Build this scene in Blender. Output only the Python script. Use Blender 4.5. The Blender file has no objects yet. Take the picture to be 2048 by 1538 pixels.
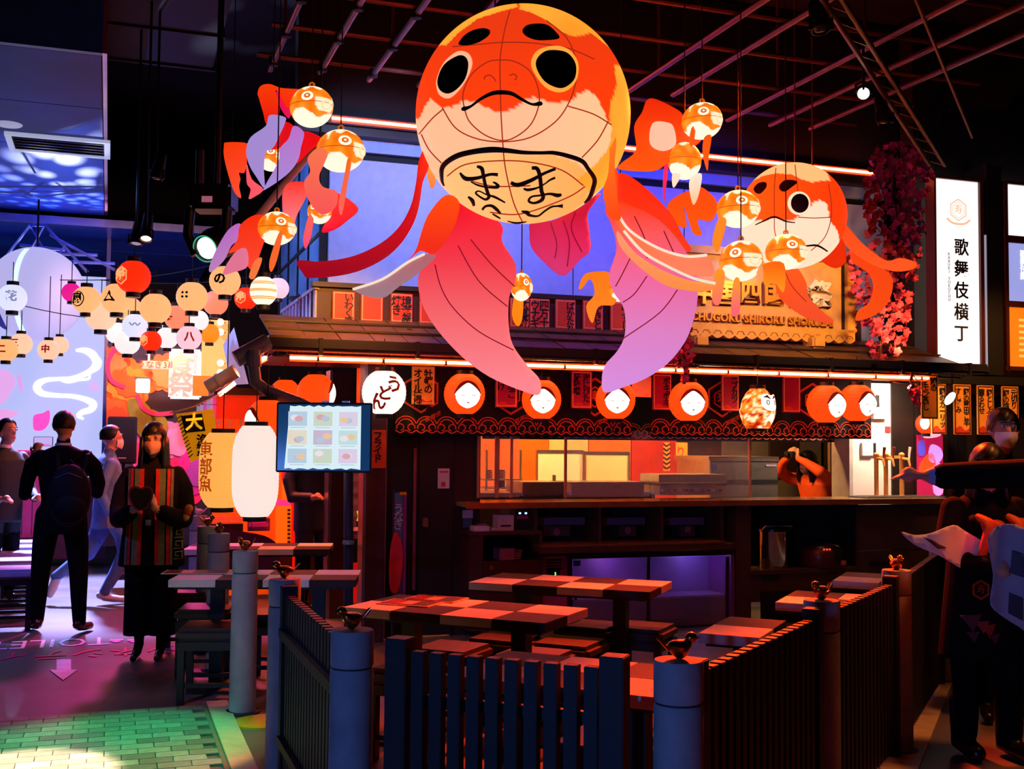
import bpy, bmesh, math, random
from mathutils import Vector, Matrix, noise
from mathutils.geometry import delaunay_2d_cdt
random.seed(7)
scn = bpy.context.scene
COL = scn.collection
# ------------------------------------------------------------------ camera
F = 2300.0                                   # focal length in pixels of the 2048 x 1538 frame
EYE = Vector((0, 0, 1.57))
PITCH = math.atan(116 / F)
ROLL = math.radians(0.5)
cam_d = bpy.data.cameras.new('camera')
cam = bpy.data.objects.new('camera', cam_d)
COL.objects.link(cam)
cam_d.sensor_fit = 'HORIZONTAL'
cam_d.sensor_width = 36.0
cam_d.lens = 36.0 * F / 2048
cam_d.clip_end = 200
cam.matrix_basis = Matrix.Translation(EYE) @ Matrix.Rotation(math.pi / 2 + PITCH, 4, 'X') @ Matrix.Rotation(ROLL, 4, 'Z')
scn.camera = cam
# ------------------------------------------------------------------ world, exposure
W = bpy.data.worlds.new('hall'); scn.world = W; W.use_nodes = True
W.node_tree.nodes['Background'].inputs[0].default_value = (0.10, 0.10, 0.16, 1)
W.node_tree.nodes['Background'].inputs[1].default_value = 0.02
scn.view_settings.view_transform = 'Standard'
scn.view_settings.look = 'None'
scn.view_settings.gamma = 1.0
scn.view_settings.use_curve_mapping = False
scn.view_settings.exposure = 0.0
# ------------------------------------------------------------------ geometry of the place
TH = math.radians(19.3)                      # the stall's front runs 19 degrees off the picture plane
U = Vector((math.cos(TH), math.sin(TH), 0)); V = Vector((-math.sin(TH), math.cos(TH), 0))
RCAM = cam.matrix_basis.to_3x3()
def ray(px, py):
    return RCAM @ Vector(((px - 1024) / F, -(py - 769) / F, -1))
def at(px, py, Y):                           # the point seen at a pixel, Y metres ahead
    d = ray(px, py); return EYE + d * (Y / d.y)
def gnd(px, py, z=0.0):                      # the point seen at a pixel, at height z
    d = ray(px, py); return EYE + d * ((z - EYE.z) / d.z)
O = at(540, 712, 8.57); O.z = 0              # floor point below the stall's front corner
def S(a, b, z=0.0):                          # stall coordinates: a along the front, b inward, z up
    return O + U * a + V * b + Vector((0, 0, z))
def st(px, py, b):                           # stall coordinates (a, z) of a pixel on the plane b
    d = ray(px, py); t = (O.dot(V) + b - EYE.dot(V)) / d.dot(V); q = EYE + d * t
    return (q - O).dot(U), q.z
def pix(q):
    d = RCAM.transposed() @ (Vector(q) - EYE)
    return 1024 + F * d.x / -d.z, 769 - F * d.y / -d.z
# ------------------------------------------------------------------ colours and materials
def lin(c):
    if isinstance(c, str):
        c = [int(c[i:i + 2], 16) / 255 for i in (1, 3, 5)]
    return tuple(x / 12.92 if x <= 0.04045 else ((x + 0.055) / 1.055) ** 2.4 for x in c)
MATS = {}
def M(name, col=(.5, .5, .5), rough=.6, metal=0.0, em=None, es=0.0, vary=.12, scale=9.0, bump=0.0, spec=.4, attr=None, alpha=1.0, trans=0.0, sample=True, coat=0.0):
    """node material: noise-varied base colour, optional own glow (em, es) or a point-colour attribute"""
    if name in MATS: return MATS[name]
    m = bpy.data.materials.new(name); m.use_nodes = True
    nt = m.node_tree; p = nt.nodes['Principled BSDF']
    c = lin(col) if isinstance(col, str) else tuple(col)
    p.inputs['Roughness'].default_value = rough
    p.inputs['Metallic'].default_value = metal
    p.inputs['Specular IOR Level'].default_value = spec
    p.inputs['Alpha'].default_value = alpha
    p.inputs['Coat Weight'].default_value = coat
    if trans: p.inputs['Transmission Weight'].default_value = trans
    if attr:
        a = nt.nodes.new('ShaderNodeAttribute'); a.attribute_name = attr
        if not es: nt.links.new(a.outputs['Color'], p.inputs['Base Color'])
        else:
            sc_n = nt.nodes.new('ShaderNodeVectorMath'); sc_n.operation = 'SCALE'; sc_n.inputs['Scale'].default_value = .3
            nt.links.new(a.outputs['Color'], sc_n.inputs[0]); nt.links.new(sc_n.outputs[0], p.inputs['Base Color'])
            nt.links.new(a.outputs['Color'], p.inputs['Emission Color'])
            p.inputs['Emission Strength'].default_value = es
    else:
        tc = nt.nodes.new('ShaderNodeTexCoord'); n = nt.nodes.new('ShaderNodeTexNoise')
        n.inputs['Scale'].default_value = scale; n.inputs['Detail'].default_value = 4
        nt.links.new(tc.outputs['Object'], n.inputs['Vector'])
        r = nt.nodes.new('ShaderNodeValToRGB'); r.color_ramp.elements[0].position = .3; r.color_ramp.elements[1].position = .7
        r.color_ramp.elements[0].color = (*[x * (1 - vary) for x in c], 1)
        r.color_ramp.elements[1].color = (*[min(1, x * (1 + vary)) for x in c], 1)
        nt.links.new(n.outputs['Fac'], r.inputs['Fac']); nt.links.new(r.outputs['Color'], p.inputs['Base Color'])
        if bump:
            b = nt.nodes.new('ShaderNodeBump'); b.inputs['Strength'].default_value = bump; b.inputs['Distance'].default_value = .01
            nt.links.new(n.outputs['Fac'], b.inputs['Height']); nt.links.new(b.outputs['Normal'], p.inputs['Normal'])
        if em is not None:
            e = lin(em) if isinstance(em, str) else tuple(em)
            p.inputs['Emission Color'].default_value = (*e, 1); p.inputs['Emission Strength'].default_value = es
    if not sample: m.cycles.emission_sampling = 'NONE'
    MATS[name] = m
    return m
def glow(name, col=None, s=1.0, base=None, rough=.6, sample=False):
    if name in MATS: return MATS[name]
    c = lin(col) if isinstance(col, str) else col
    return M(name, base or tuple(x * .3 for x in c), rough, em=col, es=s, vary=.05, sample=sample)
# ------------------------------------------------------------------ mesh building
class MB:
    def __init__(s): s.v = []; s.f = []; s.m = []; s.k = 0; s.c = []
    def add(s, vs, fs, col=None):
        o = len(s.v); s.v += [tuple(v) for v in vs]; s.f += [tuple(i + o for i in f) for f in fs]; s.m += [s.k] * len(fs)
        if col is not None: s.c += [col] * len(vs) if not isinstance(col, list) else col
        return s
    def box(s, x0, x1, y0, y1, z0, z1, mat=None):
        vs = [Vector((x, y, z)) for x in (x0, x1) for y in (y0, y1) for z in (z0, z1)]
        if mat is not None: vs = [mat @ v for v in vs]
        return s.add(vs, [(0, 1, 3, 2), (4, 6, 7, 5), (0, 4, 5, 1), (2, 3, 7, 6), (0, 2, 6, 4), (1, 5, 7, 3)])
    def tube(s, pts, r, n=8, cap=True, flat=None):
        pts = [Vector(p) for p in pts]; rs = r if isinstance(r, (list, tuple)) else [r] * len(pts)
        vs = []; up = None
        for i, p in enumerate(pts):
            t = (pts[min(i + 1, len(pts) - 1)] - pts[max(i - 1, 0)]).normalized()
            if up is None: up = Vector((0, 0, 1)) if abs(t.z) < .9 else Vector((1, 0, 0))
            a = t.cross(up)
            a = a.normalized() if a.length > 1e-6 else t.orthogonal().normalized()
            b = t.cross(a).normalized(); up = -b
            for k in range(n):
                th = 2 * math.pi * k / n
                vs.append(p + (a * math.cos(th) + b * math.sin(th) * (flat or 1)) * rs[i])
        fs = [(i * n + k, i * n + (k + 1) % n, (i + 1) * n + (k + 1) % n, (i + 1) * n + k) for i in range(len(pts) - 1) for k in range(n)]
        if cap: fs += [tuple(range(n))[::-1], tuple((len(pts) - 1) * n + k for k in range(n))]
        return s.add(vs, fs)
    def lathe(s, prof, n=24, c=(0, 0, 0), cap=True, mat=None):
        vs = [Vector((c[0] + r * math.cos(2 * math.pi * k / n), c[1] + r * math.sin(2 * math.pi * k / n), c[2] + z)) for r, z in prof for k in range(n)]
        if mat is not None: vs = [mat @ v for v in vs]
        fs = [(i * n + k, i * n + (k + 1) % n, (i + 1) * n + (k + 1) % n, (i + 1) * n + k) for i in range(len(prof) - 1) for k in range(n)]
        if cap: fs += [tuple(range(n))[::-1], tuple((len(prof) - 1) * n + k for k in range(n))]
        return s.add(vs, fs)
    def ball(s, c, r, n=16, m=10, mat=None):
        r = r if isinstance(r, (tuple, list)) else (r, r, r)
        vs = []; fs = []
        for j in range(m + 1):
            ph = math.pi * j / m
            for k in range(n):
                th = 2 * math.pi * k / n
                v = Vector((c[0] + r[0] * math.sin(ph) * math.cos(th), c[1] + r[1] * math.sin(ph) * math.sin(th), c[2] + r[2] * math.cos(ph)))
                vs.append(mat @ v if mat is not None else v)
        for j in range(m):
            for k in range(n): fs.append((j * n + k, (j + 1) * n + k, (j + 1) * n + (k + 1) % n, j * n + (k + 1) % n))
        return s.add(vs, fs)
    def prism(s, poly, d, fr):
        """closed 2D outline (x, z) extruded by d along +y, placed by fr(x, y, z)"""
        n = len(poly)
        vs = [fr(x, 0, z) for x, z in poly] + [fr(x, d, z) for x, z in poly]
        return s.add(vs, [tuple(range(n)), tuple(range(n, 2 * n))[::-1]] + [(i, i + n, (i + 1) % n + n, (i + 1) % n) for i in range(n)])
    def ribbon(s, pts, w, d, fr):
        """flat stroke along 2D points with width w (number or list), thickness d"""
        n = len(pts); L = []; R = []
        for i in range(n):
            ax, ay = pts[max(i - 1, 0)]; bx, by = pts[min(i + 1, n - 1)]
            tx, ty = bx - ax, by - ay; l = math.hypot(tx, ty) or 1
            ww = (w[i] if isinstance(w, (list, tuple)) else w) / 2
            L.append((pts[i][0] - ty / l * ww, pts[i][1] + tx / l * ww)); R.append((pts[i][0] + ty / l * ww, pts[i][1] - tx / l * ww))
        vs = [fr(x, y, z) for y in (0, d) for x, z in L + R]
        fs = []
        for i in range(n - 1):
            fs += [(i, i + 1, n + i + 1, n + i), (2 * n + i + 1, 2 * n + i, 3 * n + i, 3 * n + i + 1), (i, 2 * n + i, 2 * n + i + 1, i + 1), (n + i + 1, 3 * n + i + 1, 3 * n + i, n + i)]
        fs += [(0, n, 3 * n, 2 * n), (n - 1, 3 * n - 1, 4 * n - 1, 2 * n - 1)]
        return s.add(vs, fs)
    def build(s, name, mats, parent=None, smooth=False, world=False, bevel=0.0, normals=True):
        me = bpy.data.meshes.new(name)
        vs = s.v
        if world and parent is not None:
            m = parent.matrix_basis.copy(); q = parent.parent
            while q is not None: m = q.matrix_basis @ m; q = q.parent
            m.invert(); vs = [tuple(m @ Vector(v)) for v in vs]
        me.from_pydata(vs, [], s.f)
        mats = mats if isinstance(mats, (list, tuple)) else [mats]
        for x in mats: me.materials.append(x)
        if len(mats) > 1: me.polygons.foreach_set('material_index', s.m)
        if s.c:
            ca = me.color_attributes.new('tint', 'FLOAT_COLOR', 'POINT')
            ca.data.foreach_set('color', [x for c in s.c for x in (c[0], c[1], c[2], 1.0)])
        if normals or bevel:
            bm = bmesh.new(); bm.from_mesh(me)
            if bevel:
                bmesh.ops.bevel(bm, geom=[e for e in bm.edges if len(e.link_faces) == 2 and e.calc_face_angle(0) > .6], offset=bevel, segments=2, affect='EDGES', clamp_overlap=True)
            if normals: bmesh.ops.recalc_face_normals(bm, faces=bm.faces[:])
            bm.to_mesh(me); bm.free()
        if smooth:
            me.polygons.foreach_set('use_smooth', [True] * len(me.polygons))
            if smooth != 'all': me.set_sharp_from_angle(angle=math.radians(45))
        o = bpy.data.objects.new(name, me); COL.objects.link(o); o.parent = parent
        return o
def box(name, mat, parent, x0, x1, y0, y1, z0, z1, bevel=0.0):
    return MB().box(x0, x1, y0, y1, z0, z1).build(name, mat, parent, bevel=bevel)
def tag(o, label=None, cat=None, group=None, kind=None):
    if label: o['label'] = label
    if cat: o['category'] = cat
    if group: o['group'] = group
    if kind: o['kind'] = kind
    return o
def thing(name, label, cat, loc, rotz=0.0, group=None, mat=None):
    o = bpy.data.objects.new(name, None); COL.objects.link(o); o.empty_display_size = .1
    o.matrix_basis = mat if mat is not None else Matrix.Translation(Vector(loc)) @ Matrix.Rotation(rotz, 4, 'Z')
    return tag(o, label, cat, group)
def struct(o): o['kind'] = 'structure'; return o
def copy_tree(o, parent=None):
    c = o.copy(); COL.objects.link(c); c.parent = parent
    for ch in list(o.children): copy_tree(ch, c)
    return c
I3 = lambda x, y, z: Vector((x, y, z))
def off(dx=0, dy=0, dz=0): return lambda x, y, z: Vector((x + dx, y + dy, z + dz))
# lettering: the program's own font, turned into a mesh in the x-z plane facing -y
_TC = {}
def glyphs(txt, size=1.0, bold=0.0, ext=.002, ls=.95):
    k = (txt, size, bold, ext, ls)
    if k not in _TC:
        cu = bpy.data.curves.new('lettering', 'FONT'); cu.body = txt; cu.size = size; cu.offset = bold; cu.extrude = ext
        cu.align_x = 'CENTER'; cu.align_y = 'CENTER'; cu.space_line = ls; cu.resolution_u = 2
        ob = bpy.data.objects.new('lettering', cu)
        me = ob.to_mesh()
        _TC[k] = ([(v.co.x, -v.co.z, v.co.y) for v in me.vertices], [tuple(p.vertices) for p in me.polygons])
        ob.to_mesh_clear(); bpy.data.objects.remove(ob); bpy.data.curves.remove(cu)
    return _TC[k]
def lettering(parent, txt, size, mat, x=0, y=0, z=0, bold=0.0, ext=.002, ls=.95, name='lettering', fr=None, sx=1.0, sz=1.0):
    vs, fs = glyphs(txt, size, bold, ext, ls)
    fr = fr or I3
    return MB().add([fr(x + v[0] * sx, y + v[1], z + v[2] * sz) for v in vs], fs).build(name, mat, parent, normals=False)
def vert(t): return '\n'.join(t)
def smooth_line(pts, k=6, closed=False):
    n = len(pts); out = []
    rng = range(n) if closed else range(n - 1)
    P = (lambda i: pts[i % n]) if closed else (lambda i: pts[min(max(i, 0), n - 1)])
    for i in rng:
        p0, p1, p2, p3 = P(i - 1), P(i), P(i + 1), P(i + 2)
        for j in range(k):
            t = j / k
            out.append(tuple(.5 * (2 * b + (c - a) * t + (2 * a - 5 * b + 4 * c - d) * t * t + (3 * b - a - 3 * c + d) * t ** 3) for a, b, c, d in zip(p0, p1, p2, p3)))
    if not closed: out.append(tuple(pts[-1]))
    return out
def fill2d(outline, step):
    """triangulate a closed 2D outline with inner points every step"""
    xs = [p[0] for p in outline]; ys = [p[1] for p in outline]
    def inside(x, y):
        r = False; n = len(outline)
        for i in range(n):
            x1, y1 = outline[i]; x2, y2 = outline[i - 1]
            if (y1 > y) != (y2 > y) and x < (x2 - x1) * (y - y1) / (y2 - y1) + x1: r = not r
        return r
    pts = [Vector(p) for p in outline]; n = len(pts)
    y = min(ys) + step * .5; row = 0
    while y < max(ys):
        x = min(xs) + step * (.25 + .5 * (row % 2))
        while x < max(xs):
            if inside(x, y) and min((x - p[0]) ** 2 + (y - p[1]) ** 2 for p in outline) > (step * .45) ** 2: pts.append(Vector((x, y)))
            x += step
        y += step * .87; row += 1
    v, e, f, *_ = delaunay_2d_cdt(pts, [(i, (i + 1) % n) for i in range(n)], [], 1, 1e-4)
    return [tuple(p) for p in v], [tuple(x) for x in f]
def sheet(mb, outline, place, thick, step, color=None):
    """a thin solid sheet: outline filled, each 2D point placed in space by place(), given thickness away from the eye"""
    v, f = fill2d(outline, step)
    fr = [place(x, y) for x, y in v]; bk = [p + (p - EYE).normalized() * thick for p in fr]
    n = len(v); cnt = {}
    for t in f:
        for i in range(3):
            a, b = t[i], t[(i + 1) % 3]; cnt[(a, b)] = 1
    rim = [(a, b) for a, b in cnt if (b, a) not in cnt]
    fs = list(f) + [tuple(i + n for i in t[::-1]) for t in f] + [(b, a, a + n, b + n) for a, b in rim]
    cols = None
    if color: cols = [color(x, y) for x, y in v] * 2
    mb.add(fr + bk, fs, cols)
    return mb
def lamp(name, kind, loc, energy, col, target=None, size=.1, spot=60, blend=.5, parent=None):
    d = bpy.data.lights.new(name, kind); d.energy = energy; d.color = lin(col) if isinstance(col, str) else col
    if kind == 'SPOT': d.spot_size = math.radians(spot); d.spot_blend = blend; d.shadow_soft_size = size
    elif kind == 'AREA': d.shape = 'DISK'; d.size = size
    else: d.shadow_soft_size = size
    o = bpy.data.objects.new(name, d); COL.objects.link(o); o.location = loc
    if target is not None: o.rotation_euler = (Vector(target) - Vector(loc)).to_track_quat('-Z', 'Y').to_euler()
    if parent is not None: o.parent = parent
    return o
# ------------------------------------------------------------------ stage and house lamps (no fittings built for them; several are unseen lamps added for effect)
lamp('stage_lamp_green', 'SPOT', (-3.6, 4.2, 4.6), 1700, (.02, 1, .36), gnd(190, 1505), .08, 19, .5)
lamp('stage_lamp_warm', 'SPOT', (-2.2, 3.6, 4.6), 9000, (1, .72, .48), gnd(30, 1560), .05, 11, .35)
lamp('stage_lamp_blue', 'SPOT', (-3.0, -2.4, 1.15), 520, (.10, .27, 1), (.3, 4.2, .5), .12, 46, .7)
lamp('added_lamp_lavender', 'SPOT', at(190, 470, 13.4), 9500, (.36, .36, 1), gnd(180, 1190), .2, 52, .6)  # added lamp, stands for the video wall's light on the floor
lamp('stage_lamp_magenta', 'SPOT', at(330, 470, 12.2), 620, (1, .04, .5), gnd(230, 1300), .2, 60, .8)
lamp('stage_lamp_blue_left', 'SPOT', (-4.8, 6.6, 3.9), 420, (.12, .18, 1), gnd(190, 1280), .2, 36, .8)
lamp('added_lamp_orange', 'SPOT', S(-.2, -1.6, 3.4), 420, (1, .2, .03), at(305, 900, 8.2), .1, 16, .8)  # added lamp, gives the waitress's mask the lanterns' orange light
lamp('mural_lamp', 'SPOT', at(270, 470, 10.0), 420, (1, .45, .4), at(320, 820, 14.0), .1, 75, .6)
lamp('table_lamp_red', 'SPOT', S(3.4, -1.2, 4.2), 5200, (1, .045, .003), (.75, 4.9, .72), .2, 60, .7)
lamp('table_lamp_cool', 'SPOT', (-3.4, 2.6, 4.2), 330, (.6, .5, 1), (-1.5, 6.9, .72), .15, 24, .8)
lamp('aisle_lamp_amber', 'SPOT', (3.6, 5.5, 4.6), 520, (1, .25, .05), (2.7, 5.6, 0), .3, 52, .9)
lamp('strip_lamp', 'SPOT', S(6.9, -1.6, 3.6), 260, (1, .42, .1), S(7.2, .3, 1.9), .1, 60, .7)
lamp('sign_lamp', 'SPOT', S(4.7, -.75, 3.35), 105, (1, .55, .2), S(4.75, .5, 2.75), .05, 110, .8)
lamp('blossom_lamp', 'SPOT', S(5.45, -.35, 2.42), 85, (1, .36, .08), S(5.75, .1, 2.72), .03, 85, .8)
lamp('roof_lamp', 'SPOT', S(.5, -.9, 3.3), 420, (1, .42, .06), S(.6, .4, 2.45), .1, 62, .9)
for x_, e_, c_ in ((.9, 420, (.36, .48, 1)), (1.9, 330, (.26, .38, 1)), (3.0, 300, (.02, .13, 1)), (4.1, 360, (.004, .07, 1))):
    lamp('added_wall_lamp', 'SPOT', S(x_, -.5, 4.3), e_ * .42, c_, S(x_ + .1, 1.12, 3.45), .1, 95, 1)  # added lamps in mid-air, in place of light from behind the wall
lamp('added_pane_lamp', 'SPOT', S(-1.6, 1.2, 3.7), 260, (.2, .42, 1), S(.6, 2.2, 3.2), .1, 80, .9)  # added unseen lamp to brighten the side panes
lamp('kitchen_lamp', 'AREA', S(2.7, 1.25, 2.45), 120, (1, .42, .10), S(2.7, 1.4, 0), .5)
lamp('kitchen_lamp', 'AREA', S(4.3, 1.25, 2.45), 140, (1, .5, .17), S(4.3, 1.4, 0), .5)
lamp('side_room_lamp', 'AREA', S(.5, 2.1, 2.4), 90, (1, .12, .06), S(.4, 2.2, 0), .4)
lamp('side_room_lamp', 'AREA', S(-.6, 3.6, 2.5), 60, (1, .16, .04), S(-.7, 3.8, 0), .5)
lamp('taproom_lamp', 'AREA', S(5.9, .16, 2.16), 34, (1, .74, .55), S(5.85, .6, 1.4), .2)
lamp('fridge_lamp', 'POINT', S(3.0, .42, .55), 1.3, (.62, .2, .95), None, .05)
lamp('fridge_lamp', 'POINT', S(3.8, .42, .55), 1.3, (.45, .25, 1), None, .05)
# glitter thrown on the soffit by the mirror globe: a lamp with a broken pattern in front of it
gob = lamp('glitter_lamp', 'SPOT', at(110, 640, 13.2), 900, (.5, .56, 1), at(60, 380, 11.4), .02, 120, 1)
gob.data.use_nodes = True
gt = gob.data.node_tree; ge = gt.nodes['Emission']
gc_ = gt.nodes.new('ShaderNodeTexCoord'); gv = gt.nodes.new('ShaderNodeTexVoronoi'); gr_ = gt.nodes.new('ShaderNodeValToRGB')
gv.inputs['Scale'].default_value = 9.0; gr_.color_ramp.elements[0].position = .18; gr_.color_ramp.elements[0].color = (1, 1, 1, 1); gr_.color_ramp.elements[1].position = .5; gr_.color_ramp.elements[1].color = (.015, .03, .12, 1)
gt.links.new(gc_.outputs['Normal'], gv.inputs['Vector']); gt.links.new(gv.outputs['Distance'], gr_.inputs['Fac']); gt.links.new(gr_.outputs['Color'], ge.inputs['Color'])
# ------------------------------------------------------------------ the hall
m_floor = M('floor_stone', '#5a5452', .45, vary=.3, scale=2.2, bump=.15)
fl = MB().box(-22, 22, -6, 34, -.2, 0).build('floor', m_floor); struct(fl)
m_ceil = M('ceiling_paint', '#17131b', .8, vary=.2, scale=1.5)
struct(MB().box(-22, 22, -6, 34, 5.9, 6.1).build('ceiling', m_ceil))
m_dark = M('dark_wall', '#120f14', .75, vary=.25, scale=2.0)
struct(MB().box(-11.2, -11, -6, 34, 0, 5.9).build('wall_left', m_dark))
q = MB(); q.box(-12, 14, 10.5, 10.7, 0, 5.9, Matrix.Translation(O) @ Matrix.Rotation(TH, 4, 'Z')); struct(q.build('wall_back', m_dark))
q = MB(); q.box(6.42, 14, .75, .95, 0, 5.9, Matrix.Translation(O) @ Matrix.Rotation(TH, 4, 'Z')); struct(q.build('wall_right', M('right_wall', '#1d120c', .7, vary=.2, scale=3)))
FR = lambda a, b, z=0.0: Matrix.Translation(S(a, b, z)) @ Matrix.Rotation(TH, 4, 'Z')
# upper storey wall of the stall, lit by added lamps
m_blue = M('upper_wall_panel', '#97a2d4', .6, vary=.06, scale=14)
up = thing('upper_wall', None, None, (0, 0, 0), mat=FR(0, 1.12)); struct(up)
a0 = .62
edges = [a0, 1.75, 2.9, 4.05, 5.2, 6.35]
for i in range(5):
    box('panel', m_blue, up, edges[i] + .006, edges[i + 1] - .006, 0, .05, 2.3, 4.02)
    box('panel', m_blue, up, edges[i] + .006, edges[i + 1] - .006, -.01, .05, 4.09, 4.2)
box('joint_backing', m_dark, up, a0 - .02, 6.37, .05, .12, 2.3, 5.88)
box('header_beam', M('red_brown_beam', '#2a0f10', .5), up, a0 - .3, 6.45, -.125, .06, 4.2, 4.34)
box('fascia', m_dark, up, a0 - .3, 6.45, -.1, .06, 4.34, 5.88)
# left return of the upper storey: tall blue panes running back from the corner
sw = thing('upper_side_window', None, None, (0, 0, 0), mat=FR(.6, 1.18)); struct(sw)
m_pane = M('blue_pane', '#6f95cc', .2, vary=.25, scale=3, spec=.5)
for j in range(4):
    for k in range(2): box('pane', m_pane, sw, -.03, 0, .03 + j * .62, .62 + j * .62, 2.56 + k * .82, 3.36 + k * .82)
q = MB()
for y_ in (.01, .64, 1.26, 1.88, 2.5): q.box(-.045, .01, y_ - .015, y_ + .015, 2.5, 4.25)
for z_ in (2.53, 3.37, 4.2): q.box(-.045, .01, 0, 2.52, z_ - .015, z_ + .015)
q.build('window_frame', m_dark, sw)
# neon tubes of the upper storey
m_neon = M('neon_red', '#ff5a30', .3, em=(1, .13, .045), es=34, vary=.02)
m_nbox = M('neon_channel', '#24100c', .5)
nt = thing('neon_tube', 'long red neon tube along the top of the blue upper wall', 'neon light', (0, 0, 0), mat=FR(0, 0))
q = MB()
for p_, r_ in (((.6, 3.2), 0), ((3.32, 6.15), 0)):
    q.tube([(p_[0], .925, 4.31), (p_[1], .925, 4.31)], .012, 10)
q.build('glass_tube', m_neon, nt, smooth=True)
m_halo = M('neon_halo', '#ff2a08', .5, em=(1, .05, .008), es=1.3, vary=.02)  # flat strip made to glow as the red halo round the tube
for p_ in ((.6, 3.2), (3.32, 6.15)): box('sleeve', m_halo, nt, p_[0], p_[1], .938, .945, 4.282, 4.338)
box('channel', m_nbox, nt, .55, 6.2, .945, .985, 4.27, 4.35)
# blue soffit of the hall's left aisle
def SV(px, py, z): return gnd(px, py, z)
zs = 4.2
m_sof = M('soffit_gloss', '#1546b8', .5, vary=.3, scale=1.2, spec=.2)
c0 = SV(205, 112, zs); c1 = SV(216, 432, zs)
A0 = (c0 - O).dot(U); B0 = (c0 - O).dot(V); B1 = (c1 - O).dot(V)
sf = thing('ceiling_soffit', None, None, (0, 0, 0), mat=FR(A0, B0)); struct(sf)
L_ = B1 - B0
for i in range(3):
    b0_, b1_ = (0, 1.35, 2.75, L_)[i], (0, 1.35, 2.75, L_)[i + 1]
    for k in range(3):
        box('panel', m_sof, sf, -2.2 * (k + 1) + .008, -2.2 * k - .008, b0_ + .008, b1_ - .008, zs, zs + .03)
box('bulkhead', M('soffit_bulkhead', '#1a48a8', .35, vary=.2), sf, -7, 0, -.06, 0, zs, zs + .36)
box('bulkhead_cap', M('soffit_cap', '#20222f', .5), sf, -7, .03, -.1, 0, zs + .36, zs + .46)
box('side_face', M('soffit_side', '#b05a90', .12, metal=.6, vary=.3, scale=3), sf, 0, .03, -.06, L_, zs, zs + .4)
box('backing', m_dark, sf, -7, 0, 0, L_, zs + .03, zs + .4)
# second, lower soffit behind it
s2 = thing('ceiling_soffit', None, None, (0, 0, 0), mat=FR(A0, B1)); struct(s2)
m_sof2 = M('soffit_far', '#1c42a8', .3, vary=.3, scale=1.5)
for i in range(3):
    for k in range(3):
        box('panel', m_sof2, s2, -3 + k * 2.2 - 2.2 + .008, -3 + k * 2.2 - .008, i * 1.9 + .008, i * 1.9 + 1.9 - .008, zs - .12, zs - .09)
box('edge_strip', M('soffit_edge', '#9aa4d8', .25, metal=.4), s2, -7.4, 3.4, -.04, 0, zs - .14, zs - .05)
# ceiling vent and downlight in the soffit
v0 = SV(8, 262, zs - .003)
vt = thing('ceiling_vent', 'white framed rectangular air vent set in the blue soffit', 'vent', (0, 0, 0), mat=FR((v0 - O).dot(U), (v0 - O).dot(V), zs))
m_wht = M('white_enamel', '#dfe2f2', .4)
w_, d_ = .86, .62
q = MB()
for x0, x1, y0, y1 in ((0, w_, 0, .05), (0, w_, d_ - .05, d_), (0, .05, .05, d_ - .05), (w_ - .05, w_, .05, d_ - .05)): q.box(x0, x1, y0, y1, -.03, -.002)
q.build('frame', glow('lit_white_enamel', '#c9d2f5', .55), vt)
box('opening', M('vent_black', '#05060a', .9), vt, .05, w_ - .05, .05, d_ - .05, -.016, -.008)
for k in range(5): box('louvre', M('louvre_black', '#0a0c14', .6), vt, .06, w_ - .06, .1 + k * .1, .11 + k * .1, -.028, -.016)
d0 = SV(17, 248, zs)
dl = thing('downlight', 'small round recessed downlight beside the ceiling vent', 'ceiling light', d0)
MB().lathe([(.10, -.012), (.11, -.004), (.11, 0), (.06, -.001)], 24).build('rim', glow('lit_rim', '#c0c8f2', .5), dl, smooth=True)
MB().lathe([(.06, -.006), (.02, .03)], 16).build('reflector', m_wht, dl, smooth=True)
# black air duct under the ceiling
dz = 4.9
p0 = gnd(208, 0, dz); p1 = gnd(420, 150, dz)
du = thing('air_duct', 'black boxy air duct hung under the dark ceiling', 'duct', (0, 0, 0), mat=FR(0, 0))
aa = [(gnd(x, y, dz) - O) for x, y in ((212, 120), (425, 140))]
m_duct = M('duct_black', '#050507', .7)
box('duct_body', m_duct, du, aa[0].dot(U), aa[1].dot(U), aa[0].dot(V) - 3.2, aa[0].dot(V), dz, dz + .6, bevel=.01)
for k in range(4): box('flange', m_duct, du, aa[0].dot(U) - .02, aa[1].dot(U) + .02, aa[0].dot(V) - .1 - k * .9, aa[0].dot(V) - .06 - k * .9, dz - .02, dz + .6)
# ------------------------------------------------------------------ pipe lattice over the tables
zl = 4.4
lt = thing('pipe_lattice', 'hanging lattice of crossed metal pipes glowing red in the neon light', 'lattice', (0, 0, 0), mat=FR(0, 0))
m_pipe = M('pipe_steel', '#7a4038', .35, metal=.5, vary=.15)
ends = [(540, 140), (640, 145), (738, 160), (838, 172), (1230, 200), (1345, 190), (1455, 240), (1540, 250), (1620, 257)]
bb = []
for e_ in ends:
    g = gnd(e_[0], e_[1], zl) - O; bb.append((g.dot(U), g.dot(V)))
for a_, b_ in bb:
    MB().tube([(a_, b_, zl), (a_, b_ - 1.6, zl), (a_, b_ - 3.6, zl)], .022, 8).build('long_pipe', m_pipe, lt, smooth=True)
for b_, x0, x1 in ((bb[1][1] - .12, bb[0][0] - .12, bb[-1][0] + .4), (bb[1][1] - .78, bb[0][0] - .1, bb[-1][0] + .5), (bb[1][1] - 1.45, bb[0][0] - .1, bb[-1][0] + .6), (bb[1][1] - 2.1, bb[0][0] - .1, bb[-1][0] + .6), (bb[1][1] - 2.8, bb[0][0], bb[-1][0] + .6)):
    MB().tube([(x0, b_, zl + .045), (x1, b_, zl + .045)], .02, 8).build('cross_pipe', m_pipe, lt, smooth=True)
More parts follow.
